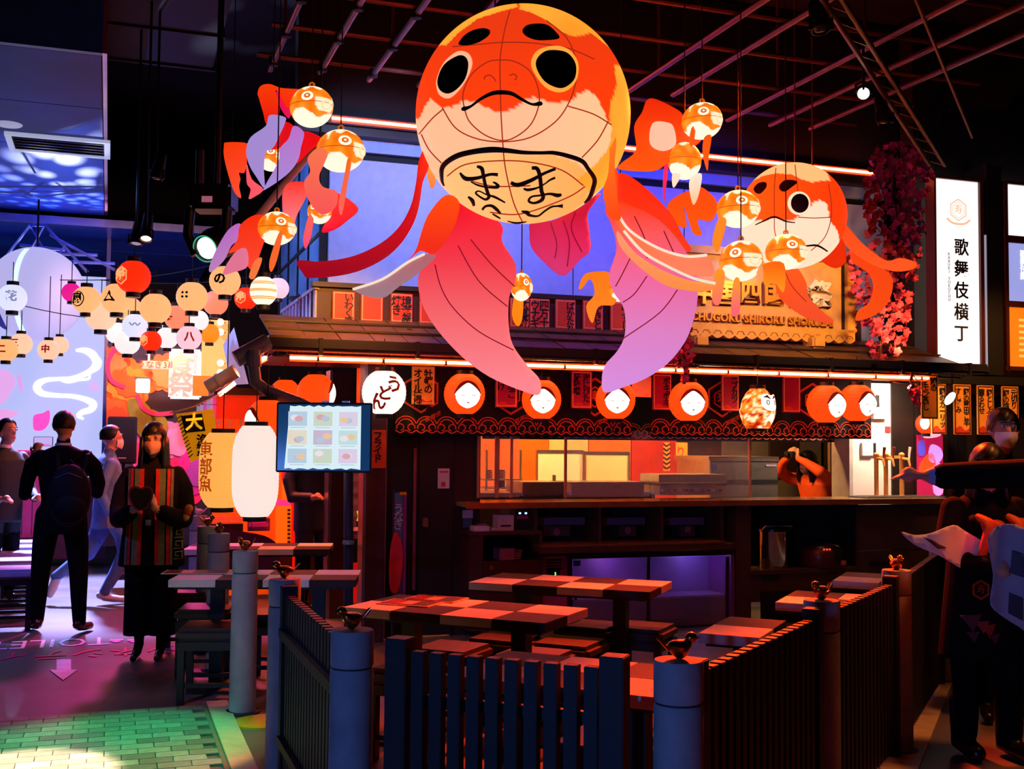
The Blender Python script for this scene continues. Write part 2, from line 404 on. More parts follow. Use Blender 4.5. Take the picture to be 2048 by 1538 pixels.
for a_, b_ in bb[::2] + [bb[-1]]:
    MB().tube([(a_, b_ - .8, zl), (a_, b_ - .8, 5.9)], .012, 6).build('hanger_rod', m_pipe, lt)
for a_, b_ in bb[:4]:
    for k in range(3):
        MB().lathe([(.034, -.03), (.034, .03)], 8, (a_, bb[1][1] - .12 - .66 * k, zl)).build('pipe_clamp', m_dark, lt)
# diagonal lighting truss on the right with its spot lamps
t0 = at(1640, -10, 7.0); t1 = at(1860, 330, 9.2)
tr = thing('lighting_bar', 'thin twin tube lighting bar running down to the blossoms', 'lighting bar', t0)
for k in (0, .12):
    MB().tube([t0 + Vector((k, 0, 0)), t1 + Vector((k, 0, 0))], .02, 8).build('bar_tube', M('bar_steel', '#6a5030', .4, metal=.6), tr, smooth=True, world=True)
for k in range(12):
    p_ = t0.lerp(t1, (k + .5) / 12); p2 = t0.lerp(t1, (k + 1) / 12) + Vector((.12, 0, 0))
    MB().tube([p_, p2], .008, 6).build('lacing_rod', M('bar_steel'), tr, world=True)
t2 = at(1830, -5, 7.2); t3 = at(1945, 275, 9.0)
MB().tube([t2, t3], .012, 6).build('ceiling_cable', M('cable_brown', '#7a5a28', .5), None)
tag(bpy.data.objects['ceiling_cable'], 'slanting thin cable rod at the top right beside the lighting bar', 'cable')
def spotlight(name, label, p, aim, r=.06, lens=None, es=6, L=.2, top=None, grp=None):
    t = thing(name, label, 'spotlight', p, group=grp)
    d = Vector(aim).normalized(); R = d.to_track_quat('Z', 'Y').to_matrix().to_4x4()
    MB().lathe([(r * .55, -L), (r * .8, -L * .92), (r, -L * .3), (r * 1.05, 0), (r * .92, .004), (r * .9, -.02)], 20, cap=True, mat=R).build('housing', M('lamp_black', '#0a0a0c', .4, metal=.4), t, smooth=True)
    MB().ball((0, 0, -.012), (r * .88, r * .88, r * .25), 18, 8, mat=R).build('lens', lens or M('lens_dark', '#181a20', .1), t, smooth=True)
    if top is not None:
        MB().tube([(0, 0, r * .5), (0, 0, top - p[2])], .01, 6).build('stem', M('lamp_black'), t)
        MB().tube([(-r * 1.2, 0, 0), (-r * 1.2, 0, r * 1.4), (0, 0, r * 1.9), (r * 1.2, 0, r * 1.4), (r * 1.2, 0, 0)], .008, 6).build('yoke', M('lamp_black'), t)
    return t
m_lw = glow('lens_warm', '#fff0d8', 9.0); m_lr = glow('lens_red', '#ffb0a0', 4.0); m_lg = glow('lens_green', '#e8fff0', 2.4)
spotlight('track_spotlight', 'lit track spotlight shining bright white on the lighting bar', at(1727, 187, 7.9), (-.25, -1, -.35), .045, m_lw, L=.16, top=4.5)
spotlight('track_spotlight', 'unlit black track spotlight below the lit one on the bar', at(1770, 245, 8.2), (.1, -.3, -1), .05, L=.22, top=4.3)
spotlight('track_spotlight', 'unlit black track spotlight at the top of the lighting bar', at(1642, 60, 7.2), (.1, -.3, -1), .06, L=.22, top=4.6)
# ------------------------------------------------------------------ paving, kerb strips and floor marks
m_pav = [M('paver_%d' % i, c, .5, vary=.15, scale=30, bump=.2) for i, c in enumerate(('#7d7a73', '#8c8880', '#95918a', '#706d68'))]
meshes = []
for m_ in m_pav:
    o_ = MB().box(-.078, .078, -.048, .048, 0, .012).build('paver', m_, fl, bevel=.002); meshes.append(o_)
n = 0
g0 = gnd(415, 1415); ak = (g0 - O).dot(U)
for r_ in range(20):
    for c_ in range(14):
        a_ = ak - .09 - c_ * .16 - (.08 if r_ % 2 else 0); b_ = (g0 - O).dot(V) - .02 - r_ * .1
        p_ = S(a_, b_)
        x_, y_ = pix(p_)
        if x_ < -40 or y_ > 1580: continue
        src = random.choice(meshes)
        o_ = src.copy() if n >= 4 else meshes[n]
        if n >= 4: COL.objects.link(o_)
        o_.parent = fl; o_.location = p_; o_.rotation_euler = (0, 0, TH); n += 1
m_kerb = M('kerb_stone', '#b3a890', .6, vary=.12, scale=12, bump=.1)
k0 = (g0 - O)
tag(MB().box(0, .12, -3.5, .1, 0, .016, FR(ak, k0.dot(V))).build('kerb_strip', m_kerb), kind='structure')
tag(MB().box(-.03, -.008, -3.5, .1, 0, .014, FR(ak, k0.dot(V))).build('kerb_strip', M('kerb_groove', '#6d665a', .7)), kind='structure')
# diagonal pale strip on the right-hand aisle
def strip(pts, w, mat, name):
    P_ = [gnd(*p) for p in pts]; d = (P_[1] - P_[0]).normalized(); nrm = Vector((-d.y, d.x, 0)) * w / 2
    q = MB(); z = Vector((0, 0, .012))
    vs = [P_[0] - nrm, P_[0] + nrm, P_[1] + nrm, P_[1] - nrm]
    q.add(vs + [v + z for v in vs], [(0, 1, 2, 3), (4, 7, 6, 5), (0, 4, 5, 1), (1, 5, 6, 2), (2, 6, 7, 3), (3, 7, 4, 0)])
    return tag(q.build(name, mat), kind='structure')
strip([(1955, 1190), (1790, 1560)], .17, m_kerb, 'kerb_strip')
strip([(1905, 1225), (1700, 1560)], .05, M('kerb_groove'), 'kerb_strip')
m_ty = M('tactile_yellow', '#c98a12', .55, vary=.1)
pd = gnd(525, 1446)
ty = MB().lathe([(.16, 0), (.16, .012), (.15, .014)], 32, pd).build('floor_disc', m_ty); tag(ty, 'round yellow floor disc at the foot of the concrete bollards', 'floor mark')
# floor sign: white arrow, TOILET, pink icons and red lettering, upside down to the viewer
m_pw = M('floor_paint_white', '#e9e4f6', .5); m_pp = M('floor_paint_pink', '#f07ad0', .5); m_pr = M('floor_paint_red', '#e02058', .5)
fs_ = thing('floor_sign', 'white floor arrow with toilet lettering painted on the lavender floor', 'floor sign', gnd(130, 1300), TH + math.pi)
fw = lambda x, y, z: Vector((x, z, .004 - y))
fo = gnd(125, 1340)
def fp(px, py):
    v = Matrix.Rotation(-(TH + math.pi), 4, 'Z') @ (gnd(px, py) - gnd(130, 1300)); return v.x, v.y
q = MB()
ar = [fp(x, y) for x, y in ((113, 1320), (142, 1320), (142, 1341), (155, 1341), (126, 1362), (99, 1341), (113, 1341))]
q.prism([(x, z) for x, z in ar], .003, lambda x, y, z: Vector((x, z, .003 + y))); q.build('arrow', m_pw, fs_)
def flat_text(t, px, py, size, mat, name='lettering', sx=1.0, sz=1.0):
    cx, cy = fp(px, py); vs, fs = glyphs(t, size, 0, .001)
    MB().add([(cx + v[0] * sx, cy + v[2] * sz, .004 - v[1]) for v in vs], fs).build(name, mat, fs_, normals=False)
flat_text('TOILET', 98, 1287, .20, m_pw, sx=1.35, sz=2.5)
flat_text('シネシティ広', 140, 1308, .19, m_pr, sx=1.35, sz=2.2)
for px_ in (233, 268):
    cx, cy = fp(px_, 1282); q = MB(); q.lathe([(.035, .003), (.035, .006)], 16, (cx, cy + .06, 0)); q.box(cx - .05, cx + .05, cy - .06, cy + .02, .003, .006); q.build('person_icon', m_pp, fs_)
# ------------------------------------------------------------------ the food stall
def px(name, mat, parent, x0, x1, y0, y1, b0, b1, bevel=0.0, mb=None):
    """box in stall coordinates whose front face (plane b0) covers the pixel rectangle x0..x1, y0..y1"""
    xm, ym = (x0 + x1) / 2, (y0 + y1) / 2
    aL, aR = st(x0, ym, b0)[0], st(x1, ym, b0)[0]; zT, zB = st(xm, y0, b0)[1], st(xm, y1, b0)[1]
    zB = max(zB, 0.0)
    m = MB().box(aL, aR, b0, b1, zB, zT)
    return m.build(name, mat, parent, bevel=bevel)
ST = FR(0, 0)
def sthing(name, label, cat, group=None): return thing(name, label, cat, (0, 0, 0), mat=ST.copy(), group=group)
m_wood = M('stall_wood', '#5a3a20', .5, vary=.3, scale=6, bump=.1)
m_woodd = M('stall_wood_dark', '#2a1612', .5, vary=.25, scale=6)
m_post = M('post_wood', '#3a1820', .45, vary=.2, scale=5)
m_steel = M('brushed_steel', '#b5b0a8', .28, metal=.9, vary=.08, scale=20)
m_black = M('matt_black', '#0b0a0c', .6)
m_gut = M('gutter_plastic', '#241f24', .35, vary=.1)
# roof
rf = sthing('stall_roof', 'low plank roof with dark gutter over the food stall counter', 'roof')
RL, RR = 0.02, 6.35
nb = 24
for i in range(nb):
    a_ = RL + (RR - RL) * i / nb; a2 = RL + (RR - RL) * (i + 1) / nb - .008
    dz_ = random.uniform(-.004, .004)
    q = MB(); y0, y1, z0, z1 = .0, .86, 2.335 + dz_, 2.6 + dz_
    q.add([(a_, y0, z0), (a2, y0, z0), (a2, y1, z1), (a_, y1, z1), (a_, y0, z0 - .022), (a2, y0, z0 - .022), (a2, y1, z1 - .022), (a_, y1, z1 - .022)],
          [(0, 1, 2, 3), (4, 7, 6, 5), (0, 4, 5, 1), (1, 5, 6, 2), (2, 6, 7, 3), (3, 7, 4, 0)])
    q.build('roof_plank', m_wood, rf)
for k in (.3, .6):
    q = MB(); z = 2.335 + k * .308; q.box(RL, RR, k - .012, k + .012, z + .003, z + .018); q.build('batten', m_woodd, rf)
box('gutter', m_gut, rf, RL - .06, RR + .25, -.09, .02, 2.245, 2.335, bevel=.02)
box('drip_rail', M('rail_brass', '#c08a50', .25, metal=.9), rf, RL, RR, -.075, -.06, 2.232, 2.243)
for k in range(9): box('gutter_bracket', m_gut, rf, .35 + k * .75, .38 + k * .75, -.1, .0, 2.21, 2.34)
box('side_gutter', m_gut, rf, RL - .1, RL + .0, .02, 1.7, 2.245, 2.335, bevel=.02)
box('eave_soffit', m_woodd, rf, RL, RR, .02, 1.1, 2.2, 2.215)
box('kitchen_ceiling', m_woodd, rf, .8, 6.35, 1.1, 3.1, 2.5, 2.53)
box('left_verge', m_wood, rf, RL - .03, RL + .2, .0, 1.7, 2.34, 2.36)
# parapet with red plaques
pp = sthing('parapet', 'dark red parapet board along the top of the stall roof', 'parapet')
box('parapet_board', M('parapet_red', '#3a1014', .5, vary=.2), pp, .5, 5.9, .9, .95, 2.56, 2.86)
box('cap_rail', m_woodd, pp, .45, 5.95, .86, .97, 2.86, 2.9)
# picket balustrade running back on the left
bl = sthing('balustrade', 'pale lavender picket balustrade on the left edge of the stall roof', 'balustrade')
m_pick = M('picket_paint', '#a08ab0', .5)
for k in range(10): box('picket', m_pick, bl, .48, .505, .92 + k * .2, 1.0 + k * .2, 2.58, 2.84)
box('top_rail', m_pick, bl, .47, .515, .9, 2.9, 2.84, 2.87); box('bottom_rail', m_pick, bl, .47, .515, .9, 2.9, 2.55, 2.58)
# neon below the gutter
ne = sthing('neon_tube', 'long orange red neon tube under the stall gutter', 'neon light')
m_neon2 = M('neon_orange', '#ff6a3a', .3, em=(1, .14, .035), es=80, vary=.02)
aN0, aN1 = st(580, 716, -.04)[0], st(1857, 753, -.04)[0]
MB().tube([(aN0, -.04, 2.19), (aN1, -.04, 2.19)], .011, 10).build('glass_tube', m_neon2, ne, smooth=True); box('sleeve', m_halo, ne, aN0, aN1, -.028, -.02, 2.163, 2.213)  # the strip behind the tube is its halo, put in as glow
box('channel', m_nbox, ne, aN0 - .02, aN1 + .02, -.05, .0, 2.213, 2.232)
for k in range(12): box('clip', m_nbox, ne, aN0 + .2 + k * .5, aN0 + .215 + k * .5, -.062, -.02, 2.168, 2.2)
n2 = sthing('neon_tube', 'short neon tube receding along the stall side eave', 'neon light')
box('sleeve', m_halo, n2, -.018, -.012, .03, .95, 2.165, 2.213); MB().tube([(-.03, .03, 2.19), (-.03, .95, 2.19)], .012, 10).build('glass_tube', m_neon2, n2, smooth=True)  # side tube has the same added halo strip
box('channel', m_nbox, n2, -.04, -.02, .02, .97, 2.2, 2.22)
# gutter corner and downpipe
gc = sthing('downpipe', 'dark downpipe bending from the stall gutter corner down behind the menu screen', 'pipe')
m_pvc = M('pvc_blue_grey', '#66708a', .35, vary=.08)
MB().tube([(-.03, -.06, 2.30), (-.16, -.10, 2.22), (-.26, -.1, 2.16)], .062, 14).build('corner_elbow', m_pvc, gc, smooth=True)
def path(pts, Y): return [at(x, y, Y) for x, y in pts]
MB().tube(path([(508, 700), (508, 735), (512, 765), (535, 782), (600, 806), (650, 830), (697, 870)], 8.35), .045, 14).build('bent_pipe', m_pvc, gc, smooth=True, world=True)
MB().lathe([(.056, -.04), (.056, .04)], 14, at(508, 722, 8.35)).build('pipe_collar', m_pvc, gc, world=True)
MB().tube([at(697, 860, 8.35), gnd(697, 1310)], .035, 12).build('upright_pole', M('pole_blue', '#2e3850', .35, metal=.3), gc, smooth=True, world=True)
MB().lathe([(.043, -.012), (.043, .012)], 14, at(697, 1085, 8.35)).build('pole_joint', m_pvc, gc, world=True)
gs = thing('gutter_end', 'short grey gutter end pointing left beside the lanterns', 'gutter', at(445, 765, 9.6))
MB().tube([at(415, 775, 9.6), at(472, 742, 9.6)], .06, 16).build('trough', m_pvc, gs, smooth=True, world=True)
MB().tube([at(436, 763, 9.6), at(441, 760, 9.6)], .066, 16).build('joint_ring', m_pvc, gs, smooth=True, world=True); MB().tube([at(455, 752, 9.6), Vector((at(455, 752, 9.6).x, 9.6, 5.9))], .005, 5).build('hanger_wire', m_black, gs, world=True)
# posts along the open left side of the stall
def post(label, a, b, w, mat=m_post, plaque=None, pc=None):
    t = thing('wooden_post', label, 'post', (0, 0, 0), mat=FR(a, b))
    box('shaft', mat, t, -w / 2, w / 2, -w / 2, w / 2, 0, 2.2, bevel=.006)
    box('metal_edge', M('edge_alu', '#7a7a90', .3, metal=.7), t, -w / 2 - .012, -w / 2 + .012, -w / 2 - .006, w / 2, 0, 2.2)
    if plaque:
        box('plaque', pc, t, -w / 2 + .005, w / 2 - .005, -w / 2 - .012, -w / 2 - .001, 1.36, 1.66)
        lettering(t, vert(plaque), .075, M('ink_black', '#0a0606', .6), .012, -w / 2 - .014, 1.52, bold=.002, ls=.8)
    return t
m_plq = M('plaque_red', '#c8401c', .6); m_plp = M('plaque_pink', '#b03070', .6)
aP = st(748, 1000, .25)[0]
post('front corner post with an orange lettered plaque beside the menu screen', aP, .3, .17, plaque='フライド', pc=m_plq)
post('second wooden post back from the corner, pale metal edge and pink plaque', aP - .02, 1.62, .2, plaque='焼鳥', pc=m_plp)
post('rearmost wooden post of the stall side beside the big white lantern', aP - .04, 2.55, .22, plaque='干物', pc=m_plp)
# front dark panels between corner post and counter
pn = sthing('service_door', 'dark panelled service door beside the counter', 'door')
px('door_leaf', M('door_brown_black', '#171113', .5), pn, 838, 905, 840, 1270, .34, .4)
px('side_panel', m_black, pn, 772, 838, 800, 1280, .36, .42)
px('door_strip', M('strip_pinkish', '#8a4a60', .3, metal=.4), pn, 826, 832, 896, 1180, .33, .345)
px('door_handle', M('handle_brown', '#7a4a38', .4), pn, 846, 857, 1036, 1054, .29, .34, bevel=.004)
px('return_panel', m_woodd, pn, 905, 960, 800, 1270, .38, .44)
po = sthing('notice_card', 'small white notice card with a red round seal on the dark door', 'notice')
px('card', M('card_white', '#c8b8c4', .6), po, 876, 899, 937, 977, .328, .338)
px('seal', M('seal_red', '#c83030', .6), po, 883, 891, 964, 973, .324, .329)
px('heading', M('seal_red'), po, 879, 896, 942, 945, .324, .329)
ba = sthing('banner_stand', 'tall narrow banner with blue top and red fish beside the door', 'banner')
px('banner_cloth', M('banner_blue', '#4a6a94', .6, vary=.25), ba, 789, 804, 985, 1225, .2, .206)
px('banner_edge', M('banner_magenta', '#8a2a80', .6), ba, 805, 812, 985, 1225, .21, .216)
px('banner_head', M('banner_orange', '#d88a20', .5), ba, 800, 813, 984, 990, .19, .2)
aB, zB = st(792, 1120, .19)
MB().prism(smooth_line([(aB - .045, zB - .22), (aB + .02, zB - .24), (aB + .05, zB - .05), (aB + .045, zB + .12), (aB - .01, zB + .22), (aB - .05, zB + .05)], 5, True), .008, off(0, .185)).build('fish_print', M('fish_red', '#d02038', .6), ba)
lettering(ba, vert('うなぎ'), .09, M('card_white'), *[st(797, 1035, .19)[0], .192, st(797, 1035, .19)[1]], ls=.7)
px('pole', M('pole_blue'), ba, 785, 788, 980, 1280, .2, .21)
# counter top and base
ct = sthing('bar_counter', 'long polished counter top of the stall catching orange light', 'counter')
zC = 1.085; aC0, aC1 = 1.57, st(1896, 997, .15)[0]
box('slab', M('counter_lacquer', '#c09a6a', .22, metal=.35, vary=.15, scale=10), ct, aC0, aC1, .1, .62, zC - .035, zC, bevel=.004)
box('front_edge', M('edge_copper', '#b06a3a', .25, metal=.6), ct, aC0, aC1, .088, .1, zC - .045, zC + .002)
m_cab = M('cabinet_brown', '#4a2f20', .5, vary=.2, scale=5)
m_cabd = M('cabinet_inside', '#140d0c', .8)
sc_ = sthing('open_shelf', 'open three-bay wooden shelf under the counter with pale boxes inside', 'shelf')
px('back_board', m_cabd, sc_, 1068, 1445, 1010, 1090, .52, .55)
for x_ in (1069, 1197, 1321, 1441): px('divider', m_cab, sc_, x_, x_ + 6, 1010, 1090, .22, .52)
px('bottom_board', m_cab, sc_, 1066, 1450, 1082, 1090, .2, .54)
for x0, x1 in ((1075, 1170), (1204, 1290), (1328, 1408)):
    px('stored_box', M('box_lilac_grey', '#5a5468', .6), sc_, x0, x1, 1035, 1050, .4, .5)
for x0, x1 in ((1088, 1140), (1240, 1272), (1362, 1390)):
    px('paper_bag', M('bag_grey', '#3a3038', .7), sc_, x0, x1, 1052, 1072, .34, .4)
    MB().lathe([(.03, 0), (.03, .004)], 14, mat=Matrix.Translation(Vector((st((x0 + x1) / 2, 1062, .335)[0], .338, st(1200, 1062, .335)[1]))) @ Matrix.Rotation(math.pi / 2, 4, 'X')).build('round_seal', M('seal_dull', '#8a4a58', .6), sc_)
lg = sthing('counter_ledge', 'narrow wooden ledge with an orange lit edge under the shelf', 'ledge')
px('board', m_cab, lg, 1083, 1470, 1091, 1103, .02, .3)
px('lit_edge', M('edge_copper'), lg, 1085, 1448, 1087, 1091, .015, .3)
fg = sthing('display_fridge', 'low fridge with two purple lit sliding glass doors under the counter', 'fridge')
px('body_back', M('fridge_inner', '#8f7fb8', .4, vary=.1), fg, 1142, 1462, 1110, 1258, .6, .64)
px('top_rail', M('fridge_dark', '#241a20', .4), fg, 1138, 1470, 1104, 1114, .2, .64)
px('bottom_rail', M('fridge_dark'), fg, 1138, 1470, 1256, 1268, .2, .64)
px('left_side', M('fridge_dark'), fg, 1138, 1144, 1104, 1266, .2, .64)
px('right_side', M('fridge_violet', '#7a3a8a', .4), fg, 1462, 1469, 1104, 1266, .2, .64)
px('shelf', M('shelf_wire', '#9a90b8', .4), fg, 1148, 1455, 1194, 1198, .3, .58)
m_glass = M('door_glass', '#c8b8ff', .06, trans=.0, alpha=.22, vary=.02, spec=.7)
for x0, x1, b_ in ((1146, 1300, .22), (1296, 1458, .25)):
    d_ = px('sliding_door', m_glass, fg, x0, x1, 1114, 1256, b_, b_ + .008)
    px('door_stile', M('fridge_dark'), d_, x1 - 6, x1, 1114, 1256, b_ - .004, b_ + .012)
    px('door_pull', m_black, d_, x0 + 4, x0 + 8, 1165, 1200, b_ - .01, b_)
px('sticker', M('sticker_blue', '#2a80b0', .5), fg, 1147, 1161, 1121, 1132, .21, .215)
px('control_column', M('control_pink', '#c050a0', .45), fg, 1085, 1138, 1112, 1242, .24, .5, bevel=.004)
for k in range(4): px('vent_slot', m_black, fg, 1092, 1124, 1118 + k * 6, 1121 + k * 6, .236, .242)
px('display', M('display_black', '#101010', .2), fg, 1094, 1120, 1136, 1153, .23, .24, bevel=.003)
lettering(fg, '5', .035, glow('display_green', '#b8ff80', 2), st(1111, 1148, .226)[0], .228, st(1111, 1148, .226)[1])
cb = sthing('low_cupboard', 'dark red side cupboard left of the fridge with one open bay', 'cupboard')
m_cupb = M('cupboard_maroon', '#42181a', .5, vary=.15)
px('top', m_cupb, cb, 938, 1083, 1063, 1070, .1, .52)
px('left_side', m_cupb, cb, 938, 966, 1070, 1262, .12, .5)
px('right_side', m_cupb, cb, 1078, 1084, 1070, 1262, .12, .5)
px('back', m_cabd, cb, 960, 1080, 1070, 1262, .48, .5)
d_ = px('door', m_cupb, cb, 964, 1079, 1121, 1262, .12, .14)
px('knob', M('knob_brass', '#a06050', .3, metal=.5), d_, 980, 988, 1132, 1140, .1, .12, bevel=.008)
mr = sthing('right_cabinet', 'brown counter cabinet with a dark open bay for the soup pot', 'cabinet')
px('left_stile', m_cab, mr, 1472, 1502, 1009, 1300, .2, .55)
px('bay_back', m_cabd, mr, 1500, 1716, 1010, 1142, .54, .56)
px('bay_floor', m_cab, mr, 1500, 1718, 1138, 1146, .18, .55)
px('bay_top', m_cabd, mr, 1500, 1716, 1009, 1014, .18, .55)
px('lower_panel', m_cab, mr, 1502, 1718, 1146, 1200, .2, .24)
px('knee_hole', m_black, mr, 1522, 1716, 1180, 1300, .19, .2)
px('door', m_cab, mr, 1718, 1884, 1009, 1098, .17, .22)
px('drawer', m_cab, mr, 1718, 1884, 1101, 1190, .17, .22)
px('end_panel', m_cabd, mr, 1884, 1895, 1009, 1290, .18, .55)
px('drawer_pull', m_black, mr, 1740, 1775, 1124, 1132, .155, .17)
px('vent_grille', m_black, mr, 1526, 1560, 1152, 1160, .185, .2)
# pot and rice cooker in the bay
def at_st(x, y, b): a, z = st(x, y, b); return a, z
pa, pz = at_st(1547, 1138, .34)
pot = sthing('soup_pot', 'tall shiny steel soup warmer standing in the cabinet bay', 'pot')
r_ = .125; h_ = .36
MB().lathe([(r_ * .96, 0), (r_, .01), (r_, h_ - .03), (r_ * 1.02, h_ - .02)], 28, (pa, .34, pz)).build('drum', M('mirror_steel', '#d0cdd8', .12, metal=1.0, vary=.03), pot, smooth=True)
MB().lathe([(r_ * 1.05, h_ - .02), (r_ * 1.05, h_), (r_ * .6, h_ + .02), (.02, h_ + .03)], 28, (pa, .34, pz)).build('lid', M('lid_black', '#15131a', .3), pot, smooth=True)
MB().lathe([(.02, h_ + .03), (.024, h_ + .05), (.01, h_ + .06)], 12, (pa, .34, pz)).build('lid_knob', m_black, pot, smooth=True)
MB().tube([(pa - r_ * 1.1, .30, pz + h_ - .01), (pa - r_ * 1.1, .25, pz + h_ + .03), (pa + r_ * 1.1, .25, pz + h_ + .03), (pa + r_ * 1.1, .30, pz + h_ - .01)], .008, 8).build('bail_handle', m_steel, pot)
ra, rz = at_st(1643, 1136, .32)
rc = sthing('rice_cooker', 'round brown rice cooker with red lamps beside the soup warmer', 'rice cooker')
MB().lathe([(.15, 0), (.18, .02), (.19, .1), (.185, .17), (.17, .185)], 28, (ra, .34, rz)).build('body', M('cooker_brown', '#5a2418', .3, metal=.3), rc, smooth=True)
MB().lathe([(.178, .185), (.17, .205), (.1, .235), (.02, .24)], 28, (ra, .34, rz)).build('lid', M('cooker_lid', '#3a3038', .25, metal=.5), rc, smooth=True)
box('control_panel', m_black, rc, ra + .02, ra + .09, .135, .16, rz + .09, rz + .2)
box('price_tag', M('tag_salmon', '#c06048', .6), rc, ra + .10, ra + .15, .16, .17, rz + .04, rz + .08)
for k in range(3): box('signal_lamp', glow('lamp_red', '#ff4020', 2.5), rc, ra - .09 + .03 * k, ra - .08 + .03 * k, .148, .16, rz + .178, rz + .19)
# small machines on the cupboard
pr = sthing('receipt_printer', 'white receipt printer on the maroon cupboard', 'printer')
px('housing', M('plastic_pinkwhite', '#d8b8bc', .45), pr, 996, 1028, 1030, 1063, .2, .34, bevel=.006)
px('paper_slot', m_black, pr, 1002, 1022, 1050, 1053, .196, .2)
tm = sthing('card_terminal', 'small pale card terminal lying beside the receipt printer', 'card terminal')
px('body', M('plastic_pinkwhite'), tm, 948, 980, 1052, 1064, .18, .3, bevel=.006)
px('keypad', M('keypad_grey', '#806068', .5), tm, 957, 974, 1048, 1053, .2, .26)
px('cradle', M('plastic_pinkwhite'), tm, 982, 995, 1056, 1064, .22, .3)
hb = sthing('label_box', 'black box with two blue lamps and a pink label next to the printer', 'box')
px('box_body', m_black, hb, 1031, 1058, 1020, 1063, .26, .4)
px('label_strip', M('label_pink', '#b04060', .5), hb, 1034, 1056, 1031, 1038, .255, .26)
for x_ in (1038, 1050): px('indicator', glow('led_blue', '#90c8ff', 4), hb, x_, x_ + 4, 1025, 1028, .255, .26)
sk = sthing('wall_socket_box', 'pale switch box on the dark panel left of the printer', 'switch')
px('cover', M('plastic_pinkwhite'), sk, 926, 946, 1020, 1036, .36, .38)
px('lower_box', M('box_lilac_grey'), sk, 927, 944, 1036, 1055, .37, .385)
bx = sthing('napkin_box', 'magenta lit napkin box with folded cloths in the cupboard bay', 'box')
px('box_body', M('box_pink', '#b070b0', .6), bx, 999, 1029, 1097, 1120, .24, .4)
for k in range(4): px('folded_cloth', M('cloth_pink', '#c08088', .7), bx, 1030, 1045 - k, 1100 + k * 5, 1103 + k * 5, .26, .4)
# kitchen behind the counter
kb = sthing('kitchen_back_wall', None, None); struct(kb)
m_or = M('kitchen_orange', '#e07018', .6, vary=.12, scale=4); m_cream = M('kitchen_cream', '#e8c890', .6, vary=.1)
xs_ = [1.2, 1.75, 2.15, 2.7, 3.25, 3.7, 4.2, 4.75, 5.3, 6.6]
for i in range(9):
    box('wall_panel', [m_or, m_cream, m_or, m_or, m_cream, m_or, M('kitchen_red', '#c03010', .5), M('kitchen_dark', '#2a1a14', .6), M('kitchen_grey', '#6a625a', .5)][i], kb, xs_[i], xs_[i + 1] - .01, 2.6, 2.64, .0, 2.5)
kl = sthing('wall_kitchen_left', None, None); struct(kl); box('left_end', m_woodd, kl, 1.18, 1.22, .5, 1.95, 0, 2.5)
kr = sthing('wall_kitchen_right', None, None); struct(kr); box('right_end', M('kitchen_dark'), kr, 6.62, 6.66, 1.1, 2.6, 0, 2.5)
for nme, lab, x0, x1, y0, y1, c_ in (('whiteboard', 'large blank whiteboard on the kitchen back wall', 1076, 1166, 902, 964, '#f2ead8'), ('menu_board', 'cream menu board right of the whiteboard in the kitchen', 1172, 1258, 905, 962, '#efd8a8')):
    t = sthing(nme, lab, 'board')
    px('board_face', M(nme + '_face', c_, .5, vary=.03), t, x0, x1, y0, y1, 1.98, 2.0)
    for e0, e1, f0, f1 in ((x0 - 2, x1 + 2, y0 - 2, y0), (x0 - 2, x1 + 2, y1, y1 + 2), (x0 - 2, x0, y0, y1), (x1, x1 + 2, y0, y1)): px('frame_strip', m_steel, t, e0, e1, f0, f1, 1.96, 2.0)
    px('easel_leg', m_woodd, t, x0 + 8, x0 + 14, y1, 1100, 2.0, 2.02); px('easel_leg', m_woodd, t, x1 - 14, x1 - 8, y1, 1100, 2.0, 2.02)
for k, (x0, x1, y0, y1, txt) in enumerate(((1327, 1340, 885, 942, 'ʌʌʌ'), (1352, 1375, 885, 925, 'り'))):
    t = sthing('hanging_strip', ('orange strip with dark chevrons hanging in the kitchen', 'orange strip with one red character hanging in the kitchen')[k], 'paper strip')
    px('paper', M('strip_orange', '#f08a20', .6), t, x0, x1, y0, y1, 1.9, 1.905)
    if k == 0:
        for j in range(6):
            a_, z_ = st(1333, 890 + j * 9, 1.9); q = MB(); q.ribbon([(a_ - .04, z_ + .015), (a_, z_ - .01), (a_ + .04, z_ + .015)], .014, .003, off(0, 1.895)); q.build('chevron', m_black, t)
    else: lettering(t, 'り', .12, M('seal_red'), st(1362, 905, 1.89)[0], 1.897, st(1362, 905, 1.89)[1])
fy = sthing('steel_fryer', 'low steel fryer tray on the kitchen bench behind the whiteboards', 'fryer')
px('tray', m_steel, fy, 1143, 1288, 968, 990, .95, 1.4, bevel=.004); px('rim', m_steel, fy, 1140, 1291, 964, 969, .93, 1.42)
px('bench', m_steel, fy, 960, 1310, 985, 1100, 1.0, 1.5)
fb = sthing('steel_sink', 'dark steel sink box at the left end of the kitchen bench', 'sink')
px('basin', m_steel, fb, 1045, 1128, 964, 992, .95, 1.4, bevel=.004); px('tap', m_steel, fb, 1106, 1112, 950, 966, 1.3, 1.32)
gr = sthing('steel_griddle', 'steel griddle with a row of round control knobs', 'griddle')
px('body', m_steel, gr, 1320, 1452, 970, 990, .8, 1.3, bevel=.004); px('hood', m_steel, gr, 1318, 1454, 949, 966, .9, 1.3); px('slot', m_black, gr, 1318, 1454, 966, 971, .79, 1.3)
for k in range(11): px('knob', m_black if k % 3 else m_steel, gr, 1325 + k * 11.4, 1331 + k * 11.4, 978, 984, .77, .8, bevel=.006)
im = sthing('ice_machine', 'large steel ice machine with a white badge behind the counter', 'ice machine')
